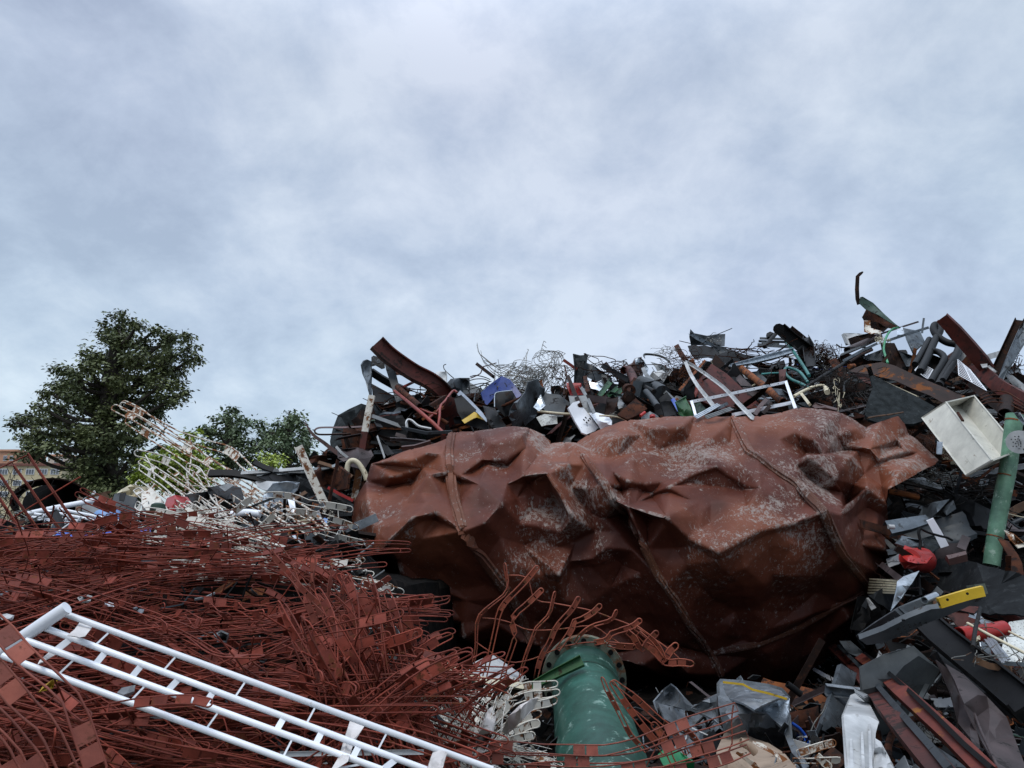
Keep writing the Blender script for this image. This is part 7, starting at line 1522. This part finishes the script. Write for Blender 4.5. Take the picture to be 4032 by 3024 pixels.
loop_rack('wire_rack', 'J', [
    [(1810, 790), (1740, 840), (1650, 890), (1560, 850)], [(1780, 940), (1690, 950), (1660, 1000), (1650, 1120), (1700, 1230), (1740, 1330), (1800, 1500)], [(1790, 1070), (1830, 1150), (1800, 1280), (1860, 1380), (1900, 1480), (1930, 1600)], [(1910, 1205), (1930, 1290), (1980, 1400), (2040, 1500), (2100, 1640)], [(2065, 1320), (2040, 1390), (1990, 1450), (2030, 1560), (2120, 1660)],
    [(1550, 820), (1530, 960), (1500, 1080), (1490, 1250), (1530, 1450), (1600, 1660)], [(1400, 790), (1350, 950), (1340, 1150), (1360, 1350), (1400, 1500), (1450, 1660)], [(1240, 690), (1230, 850), (1200, 1020), (1230, 1200), (1290, 1400), (1340, 1660)], [(1060, 580), (1060, 760), (1050, 900), (1110, 1050), (1140, 1250), (1190, 1450), (1260, 1660)], [(900, 660), (880, 780), (950, 950), (1040, 1120), (1100, 1320), (1130, 1500)],
    [(680, 430), (660, 560), (780, 700), (930, 880), (1120, 1060), (1280, 1220), (1450, 1430)]], 52, 'red_primer_lit', 'red wire rack hanging down the right flank of the heap toward the dark hollow', d=3.0,
    cross=([(1560, 830), (1700, 1000), (1850, 1160), (2010, 1300), (2060, 1330)], [(1350, 860), (1500, 1000), (1650, 1150), (1800, 1290), (2000, 1440)], [(1180, 1000), (1350, 1190), (1480, 1390), (1660, 1470), (1900, 1560)], [(700, 440), (850, 620), (1000, 860), (1200, 1040)]), plates=[[.3, .8], [.35, .8], [.25, .7], [.25, .6], [.35], [.2, .55, .8], [.2, .5, .8], [.2, .5, .8], [.15, .45, .75], [.2, .6], [.2, .5, .8]], roll=(30, 50, 20, 10, 40, 55, 25, 60, 35, 20, 30), pws=1.6, rpx=5.4, land='the flank hanging red rack', dd=[0, .05, .1, .15, .2, .25, .3, .3, .3, .3, .35])

# ================================================================== the white tubular radiator in front
rd = root('tubular_radiator', W('I', [(1000, 1200)], 0, 1.75)[0]); tag(rd, 'long white tubular radiator with paper tape lying across the red heap nearest to us', 'radiator', land='the long white radiator')
hd = W('I', [(583, 262), (390, 390), (200, 520), (0, 655), (-260, 830)], 0, 1.72); V, F = tube_geo(smooth(hd, 2), .0142, 20)
mesh_obj('header', V, F, 'white_radiator', rd, sharp=50)
K_ = lambda a, b: [src('I', *a), src('K', *b)]
TB = []
for a, b, da, db in (((556, 312), (2300, 1672), 1.75, 1.78), ((378, 434), (1740, 1680), 1.73, 1.75), ((226, 546), (1340, 1676), 1.71, 1.72), ((20, 680), (780, 1690), 1.69, 1.69)):
    p, q = K_(a, b); p, q = PP(p[0], p[1], da), PP(q[0], q[1], db); TB.append((p, q)); V, F = tube_geo([p.lerp(q, i / 6) for i in range(7)], .0068, 16); mesh_obj('tube', V, F, 'white_radiator', rd, sharp=50)
def onray(z, x, y, tb):
    sx, sy = src(z, x, y); p, q = tb; best = min((i / 400 for i in range(401)), key=lambda t: math.dist(unproj(p.lerp(q, t)), (sx, sy))); return p.lerp(q, best)
for z, a, b, i, w in (('I', (965, 460), (830, 570), 0, .0042), ('I', (1550, 665), (1425, 785), 0, .0042), ('I', (2150, 880), (2050, 1010), 0, .0042), ('K', (770, 1105), (685, 1245), 0, .0042), ('K', (1380, 1350), (1310, 1480), 0, .0042),
                      ('I', (620, 545), (480, 640), 1, .0135), ('I', (925, 650), (830, 740), 1, .0135), ('I', (1235, 760), (1145, 850), 1, .0135), ('I', (1560, 875), (1460, 965), 1, .0135), ('I', (1870, 980), (1790, 1070), 1, .0135), ('K', (490, 1215), (420, 1310), 1, .0135), ('K', (815, 1335), (760, 1440), 1, .0135), ('K', (1135, 1465), (1080, 1560), 1, .0135), ('K', (1460, 1585), (1400, 1690), 1, .0135),
                      ('I', (655, 700), (505, 830), 2, .0042), ('I', (1275, 930), (1140, 1060), 2, .0042), ('I', (1910, 1160), (1800, 1300), 2, .0042), ('K', (560, 1405), (475, 1555), 2, .0042), ('K', (1180, 1650), (1100, 1690), 2, .0042)):
    p, q = onray(z, a[0], a[1], TB[i]), onray(z, b[0], b[1], TB[i + 1]); V, F = sweep_geo([p, q], w, 'flat' if w > .01 else 'slab', 0); mesh_obj('link', V, F, 'white_radiator', rd, sharp=30)
for x, y in ((268, 452), (192, 500)):
    p = W('I', [(x, y)], 0, 1.712)[0]; V, F = tube_geo([p, p + (CAM - p).normalized() * .004], .0034, 10); mesh_obj('screw_hole', V, F, 'black', rd)
sheet('tape', 'I', [(735, 360), (820, 400), (790, 450), (740, 512), (690, 520), (585, 505), (650, 450), (700, 380)], 'tape', parent=rd, d=1.72, fold=.02, th=.001)
sheet('tape', 'I', [(560, 545), (635, 550), (500, 660), (380, 735), (325, 760), (345, 720), (440, 640)], 'tape', parent=rd, d=1.71, fold=.02, th=.001)
sheet('tape', 'K', [(1058, 1245), (1185, 1290), (1090, 1440), (1040, 1600), (900, 1690), (900, 1660), (960, 1560), (1010, 1400)], 'tape', parent=rd, d=1.74, fold=.02, th=.001)
sheet('tape', 'K', [(1795, 1480), (1905, 1520), (1860, 1690), (1720, 1690), (1760, 1570)], 'tape', parent=rd, d=1.74, fold=.02, th=.001)
loop_rack('wire_rack', 'I', [[(1845, 1108), (1760, 1072), (1600, 1062), (1440, 1068), (1200, 1090), (950, 1130)]], 62, 'red_primer', 'single red brown rack loop hooked over the long white radiator tubes', d=1.66, plates=[[.2, .6]], roll=-15, rpx=7, pws=1.9)
loop_rack('wire_rack', 'A', [
    [(985, 1130), (1120, 1215), (1300, 1330), (1500, 1450), (1640, 1530)], [(1050, 1100), (1200, 1200), (1380, 1310), (1560, 1420), (1720, 1520)], [(1165, 1110), (1330, 1210), (1500, 1320), (1680, 1430), (1850, 1520)], [(1270, 1120), (1420, 1210), (1590, 1310), (1760, 1400), (1930, 1490)], [(930, 1190), (1060, 1290), (1200, 1390), (1340, 1490), (1420, 1540)], [(1400, 1170), (1560, 1260), (1720, 1345), (1900, 1430), (2040, 1500)], [(1010, 1250), (1130, 1340), (1260, 1430), (1400, 1520)]], 38, 'white_rusty_heavy', 'cream rusty wire rack of long straight rods sweeping down to the tank left end', off=.45,
    cross=([(1100, 1200), (1210, 1205), (1340, 1215), (1560, 1260)],), plates=[[.06, .42, .75], [.08, .5], [.06, .45, .8], [.1, .55]], roll=(10, -20, 25, 0, 15), rpx=3.2, land='the straight cream rack')
# cloth, cases and glints lying in the heap
sheet('cloth', 'L', [(560, 1280), (640, 1200), (720, 1160), (775, 1150), (740, 1230), (660, 1310), (590, 1380), (540, 1420), (510, 1390)], 'cloth', 'pale torn cloth caught on the small white rack', 'cloth', d=2.95, fold=.08, nfold=5, th=.003, land='the pale torn cloth')
sheet('cloth', 'L', [(400, 1240), (440, 1210), (470, 1290), (440, 1420), (380, 1540), (310, 1560), (330, 1420)], 'cloth', 'second pale cloth strip left of the torn cloth', 'cloth', d=2.95, fold=.08, nfold=5, th=.003)
bar('white_bar', 'K', [(450, 1540), (900, 1530), (1300, 1525), (1700, 1520)], 36, 'chan', 'white_dull', 'level white bar seen low through the red racks under the radiator', 'bar', d=2.2)
bar('grey_strip', 'K', [(1460, 960), (1560, 1050), (1680, 1150)], 52, 'slab', 'galv', 'short grey slat lying in the right flank of the red heap', 'slat', d=2.7)
bar('white_strip', 'K', [(1090, 600), (1200, 720), (1330, 850)], 40, 'slab', 'white_dull', 'short white slat wedged in the right flank of the red heap', 'slat', d=2.95)
bar('blue_strip', 'K', [(1700, 1110), (1800, 1200), (1880, 1280)], 40, 'slab', 'galv_dark', 'blue grey slat beside the pale torn cloth', 'slat', d=2.8)
_rs = random.Random(77)
for (x, y, w, h, m, d, lab) in ((30, 960, 90, 60, 'galv_bright', 3.1, 'silver can end at the left edge of the heap'), (60, 1170, 130, 60, 'white_dull', 2.7, 'white torn foam piece under the red racks by the radiator header'), (130, 1010, 90, 70, 'white_dull', 3.0, 'white foam piece right of the silver can end'), (740, 1010, 110, 50, 'white_dull', 2.9, 'white scrap under the middle of the red heap'), (560, 940, 90, 30, 'white_dull', 3.1, 'thin white scrap in the red heap below the far radiator'), (950, 1060, 80, 40, 'white_gloss', 2.9, 'bright white scrap in the red heap'), (1200, 1110, 90, 60, 'galv_bright', 2.7, 'silver scrap in the red heap above the radiator'), (1920, 1340, 120, 80, 'grey_light', 2.5, 'pale grey plastic case in the red heap right part')):
    sheet('scrap_piece', 'H', [(x - w * .5, y - h * .3), (x, y - h * .5), (x + w * .5, y - h * .2), (x + w * .4, y + h * .5), (x - w * .3, y + h * .4)], m, lab, 'scrap', d=d, fold=.06)
sheet('yellow_bit', 'I', [(355, 985), (470, 905), (505, 900), (450, 950)], 'yellow', 'small orange yellow plastic strip under the radiator', 'plastic strip', d=2.05)
sheet('grey_case', 'I', [(1020, 1000), (1060, 960), (1180, 935), (1170, 990), (1080, 1020)], 'grey_light', 'grey plastic case under the radiator tubes', 'case', d=2.2, th=.02)
sheet('dark_case', 'K', [(540, 990), (640, 880), (720, 800), (780, 860), (700, 930), (620, 1010)], 'dark', 'dark case hidden under the red racks above the radiator', 'case', d=2.8)
# ================================================================== loose scrap between the named pieces
SKY = [(-500, 1130), (0, 1130), (300, 1112), (560, 1092), (680, 1020), (720, 940), (800, 870), (950, 845), (1200, 830), (1400, 805), (1500, 780), (1700, 770), (1850, 745), (2000, 745), (2212, 790), (2700, 850)]
FR = random.Random(2024)
PAL = {'pile': [('dark', 17), ('black', 18), ('brown_dark', 20), ('rust', 16), ('slate', 8), ('galv', 7), ('mauve', 6), ('grey_light', 3), ('white_dull', 4), ('red_beam', 4), ('rust_orange', 4), ('galv_bright', 3), ('green_dark', 2), ('wood', 3), ('cream', 2), ('blue', 1)]}
COLN = {'dark': 'dark', 'black': 'black', 'brown_dark': 'dark brown', 'rust': 'rusty', 'slate': 'slate grey', 'galv': 'galvanized', 'mauve': 'mauve', 'grey_light': 'pale grey', 'white_dull': 'off white', 'red_beam': 'dark red', 'rust_orange': 'rust orange', 'galv_bright': 'shiny galvanized', 'green_dark': 'dark green', 'wood': 'brown wooden', 'cream': 'cream', 'blue': 'blue'}
KIND = {'bar': ('flat_bar', 'flat bar'), 'angle': ('angle_bar', 'angle bar'), 'pipe': ('pipe', 'pipe'), 'sheet': ('metal_sheet', 'bent sheet'), 'channel': ('channel', 'channel'), 'strip': ('metal_strip', 'curled strip'), 'rod': ('rod', 'bent rod'), 'box': ('box_section', 'box section')}
def pick():
    t = sum(w for _, w in PAL['pile']); x = FR.uniform(0, t)
    for k, w in PAL['pile']:
        x -= w
        if x <= 0: return k
    return 'dark'
LOOSE = []
def rnd_dir(up=.35):
    return Vector((FR.gauss(0, 1), FR.gauss(0, .7), FR.gauss(0, up))).normalized()
def loose(u, v, sc, off, kinds=None):
    sx, sy = u * 1.8228, v * 1.8228; p = PP(sx, sy, D(sx, sy) - off)
    m = pick(); k = FR.choice(kinds or ('bar', 'angle', 'pipe', 'sheet', 'sheet', 'channel', 'strip', 'rod', 'rod', 'bar', 'angle', 'strip', 'sheet'))
    if m == 'wood' and k not in ('bar', 'box'): k = 'bar'
    d = rnd_dir(); L_ = (FR.uniform(.5, 1.35) if k == 'sheet' else FR.uniform(.7, 2.0)) * sc
    face = Vector((FR.gauss(0, .6), -1, FR.gauss(.5, .6))).normalized()
    if k == 'sheet':
        a = d; b = a.cross(face).normalized(); w, h = L_ * FR.uniform(.5, .9), L_ * FR.uniform(.35, .75); n = 7
        nn = a.cross(b); fl = [(FR.uniform(0, math.pi), FR.uniform(-.3, .3), FR.uniform(.08, .28) * FR.choice((-1, 1))) for _ in range(3)]
        cut = [FR.uniform(.65, 1) for _ in range(4)]; V, F = [], []
        for j in range(n + 1):
            for i in range(n + 1):
                x, y = i / n - .5, j / n - .5
                cc = (cut[0] * (1 - i / n) + cut[1] * (i / n)); ee = (cut[2] * (1 - j / n) + cut[3] * (j / n))
                z = sum(q * max(0, .5 - abs(x * math.cos(t) + y * math.sin(t) - o)) for t, o, q in fl) * L_ + FR.uniform(-.008, .008)
                jx = FR.uniform(-.02, .02) if i in (0, n) or j in (0, n) else 0
                V.append(p + a * ((x * ee + jx) * w) + b * ((y * cc + jx) * h) + nn * z)
        for j in range(n):
            for i in range(n): q = j * (n + 1) + i; F.append((q, q + 1, q + n + 2, q + n + 1))
        V, F = solidify(V, F, .006)
    else:
        w = {'bar': FR.uniform(.035, .11), 'angle': FR.uniform(.04, .08), 'pipe': FR.uniform(.014, .045), 'channel': FR.uniform(.05, .12), 'strip': FR.uniform(.03, .08), 'rod': FR.uniform(.006, .012), 'box': FR.uniform(.04, .09)}[k] * min(1, sc)
        bend = 0 if FR.random() < .5 and k not in ('strip', 'rod') else FR.uniform(-.25, .25) * (2.2 if k in ('strip', 'rod') else 1)
        q = d.cross(face).normalized(); pts = []
        for i in range(5):
            t = i / 4 - .5; pts.append(p + d * (t * L_) + q * (bend * L_ * (t * t * 2 - .25)) + (Vector((FR.gauss(0, .02), FR.gauss(0, .02), FR.gauss(0, .02))) * L_ if k in ('strip', 'rod') else Vector()))
        pts = smooth(pts, 3)
        if k == 'pipe': V, F = pipe_geo(pts, w, w * .16, 14) if FR.random() < .6 else tube_geo(pts, w, 10)
        elif k == 'rod': V, F = tube_geo(pts, w, 6)
        else: V, F = sweep_geo(pts, w, {'bar': 'flat', 'angle': 'angle', 'channel': 'chan', 'strip': 'flat', 'box': 'box'}[k], (0, FR.gauss(0, 40)) if k == 'strip' else FR.uniform(-60, 60), face=face)
    for q in V[::max(1, len(V) // 24)]:
        a_ = unproj(q); 
        if a_[1] / 1.8228 < tab(SKY, a_[0] / 1.8228) - 10: return False
    nm, cat = KIND[k]; o = mesh_obj(nm, V, F, m, sharp=30); o['category'] = cat; o['group'] = 'loose scrap pieces in the pile'
    a2, b2 = Vector(unproj(p - d * .2)), Vector(unproj(p + d * .2)); dx, dy = b2.x - a2.x, b2.y - a2.y
    if dx < 0: dx, dy = -dx, -dy
    tl = '' if k == 'sheet' else ('steep ' if abs(dy) > 1.6 * abs(dx) else 'level ' if abs(dy) < .35 * abs(dx) else 'falling ' if dy > 0 else 'rising ')
    LOOSE.append((o, p.copy(), COLN[m], cat, tl, 'long ' if L_ > 1.4 * sc and k != 'sheet' else 'large ' if k == 'sheet' and L_ > 1.0 * sc else ''))
    return True
def fill(n, region, sc, off, kinds=None, below=10):
    k = 0
    while k < n:
        u = FR.uniform(min(p[0] for p in region), max(p[0] for p in region)); v = FR.uniform(min(p[1] for p in region), max(p[1] for p in region))
        if not pip((u, v), region) or v < tab(SKY, u) + below: continue
        k += 1 if loose(u, v, sc, FR.uniform(*off), kinds) else .15
fill(150, [(700, 800), (900, 780), (1200, 770), (1500, 730), (2230, 720), (2230, 900), (1900, 900), (1300, 905), (1150, 920), (1000, 930), (780, 960)], 1.0, (-.2, .22), below=24)
fill(26, [(690, 880), (800, 860), (1000, 860), (1000, 940), (800, 990), (690, 1060)], .9, (-.1, .35))
fill(34, [(1930, 900), (2230, 880), (2230, 1240), (1900, 1230)], .8, (-.4, .05))
fill(22, [(2225, 830), (2600, 880), (2560, 1600), (2225, 1600)], .9, (-.3, .1))
fill(18, [(1850, 1240), (2230, 1240), (2230, 1700), (1760, 1700), (1700, 1480)], .5, (-.45, -.15))
fill(26, [(150, 1085), (400, 1075), (560, 1060), (690, 1000), (780, 1060), (770, 1160), (500, 1140), (150, 1140)], .55, (-.8, -.25), below=10)
fill(8, [(1480, 1470), (1700, 1480), (1800, 1560), (1700, 1600), (1520, 1520)], .5, (-.4, -.1))
for i, (x, y, rx, ry, n, m, lab) in enumerate(((1080, 850, 60, 30, 20, 'dark_wire', 'dark wire curls behind the white appliance panel'), (1320, 800, 70, 26, 26, 'rust_wire', 'rusty thin rods bristling on the skyline left of the bushy rusty wire'), (1640, 770, 80, 24, 30, 'rust_wire', 'rusty twisted rods under the slat stack'), (1760, 800, 60, 40, 26, 'dark_wire', 'dark twisted cables right of the thick black beam'), (2120, 850, 70, 30, 22, 'dark_wire', 'dark loose rods below the red channel beam'), (880, 860, 70, 22, 20, 'rust_wire', 'rusty bent rods above the stack of flat bars'), (2080, 1060, 90, 50, 24, 'dark_wire', 'dark cables in the hollow left of the pale green pipe'), (2130, 1420, 60, 50, 22, 'mesh_wire', 'pale loose wires below the speckled white board'), (1830, 840, 60, 24, 22, 'dark_wire', 'dark wire snarl left of the grey hopper'), (1480, 850, 70, 24, 18, 'dark_wire', 'dark thin rods behind the white frame'))):
    wires('wire_tangle', 'V', (x, y), rx, ry, n, .9, m, lab, off=.35, seed=400 + i, curl=.28, length=11)
# uncountable small bits
def fragments():
    mats = ['dark', 'black', 'brown_dark', 'rust', 'slate', 'galv', 'mauve', 'white_dull', 'rust_orange', 'grey_light', 'galv_bright']; wt = [20, 20, 18, 14, 10, 7, 5, 4, 5, 4, 2]
    V, F, MI = [], [], []; rs = random.Random(99)
    areas = [([(690, 840), (950, 830), (1500, 770), (2560, 790), (2560, 960), (1150, 960), (690, 1080)], 4200, 1.0), ([(1880, 900), (2620, 900), (2560, 1700), (1700, 1700), (1700, 1480)], 2600, .5), ([(-60, 1120), (300, 1100), (680, 1020), (790, 1060), (780, 1200), (-60, 1190)], 1500, .6), ([(950, 1480), (1750, 1480), (1750, 1700), (950, 1700)], 500, .4), ([(-60, 1200), (780, 1200), (960, 1700), (-60, 1700)], 500, .35)]
    for reg, n, sc in areas:
        k = 0
        while k < n:
            u = rs.uniform(min(p[0] for p in reg), max(p[0] for p in reg)); v = rs.uniform(min(p[1] for p in reg), max(p[1] for p in reg))
            if not pip((u, v), reg) or v < tab(SKY, u) + 14: continue
            k += 1; sx, sy = u * 1.8228, v * 1.8228; p = PP(sx, sy, D(sx, sy) + rs.uniform(.08, .5))
            a = Vector((rs.gauss(0, 1), rs.gauss(0, 1), rs.gauss(0, .6))).normalized(); b = a.orthogonal().normalized(); c = a.cross(b)
            t = rs.uniform(0, 6.3); b, c = b * math.cos(t) + c * math.sin(t), c * math.cos(t) - b * math.sin(t)
            typ = rs.random(); l = rs.uniform(.06, .35) * sc
            w, h = (l * rs.uniform(.3, .8), .004) if typ < .45 else (l * .1, l * .06) if typ < .8 else (.006, .006)
            if typ >= .8: l *= 2
            i = len(V); k2 = rs.uniform(-.25, .25) * l
            for sx_ in (-1, 0, 1):
                for sy_, sz_ in ((-1, -1), (1, -1), (1, 1), (-1, 1)): V.append(p + a * (sx_ * l * .5) + b * (sy_ * w * .5) + c * (sz_ * h * .5 + (k2 if sx_ == 0 else 0)))
            fs = [(0, 1, 2, 3), (11, 10, 9, 8)]
            for s0 in (0, 4):
                for q in range(4): fs.append((s0 + q, s0 + 4 + q, s0 + 4 + (q + 1) % 4, s0 + (q + 1) % 4))
            F += [tuple(i + x for x in f) for f in fs]; mi = rs.choices(range(len(mats)), wt)[0]; MI += [mi] * len(fs)
    o = mesh_obj('scrap_fragments', V, F, mats, sharp=30, mi=MI); tag(o, 'small mixed metal scrap fragments filling the gaps all over the pile', 'scrap', None, 'stuff')
fragments()
# labels for the loose pieces: colour and kind, then the nearest named things
LXY = [(n, Vector(unproj(c))) for n, c in LAND]; seen = {}
def rel(a, b):
    dx, dy = a.x - b.x, a.y - b.y
    return ('right of ' if dx > 0 else 'left of ') if abs(dx) > abs(dy) else ('below ' if dy > 0 else 'above ')
for o, p, col, kind, tl, sz in LOOSE:
    q = Vector(unproj(p)); near = sorted(LXY, key=lambda t: (t[1] - q).length)
    opts = [f'{sz}{col} {kind} {rel(q, near[0][1])}{near[0][0]}', f'{sz}{tl}{col} {kind} {rel(q, near[0][1])}{near[0][0]}']
    for j in (1, 2, 3, 4, 5): opts.append(f'{sz}{tl}{col} {kind} {rel(q, near[0][1])}{near[0][0]} and {rel(q, near[j][1])}{near[j][0]}')
    for j in (2, 3, 4): opts.append(f'{sz}{tl}{col} {kind} {rel(q, near[1][1])}{near[1][0]} and {rel(q, near[j][1])}{near[j][0]}')
    opts = [t for t in opts if 4 <= len(t.split()) <= 16]
    lab = next((t for t in opts if t not in seen), None)
    if lab is None:
        bpy.data.objects.remove(o); continue
    seen[lab] = 1; o['label'] = lab
for o, m in UNLABELLED:
    if 'category' not in o: print('NOLABEL', o.name)
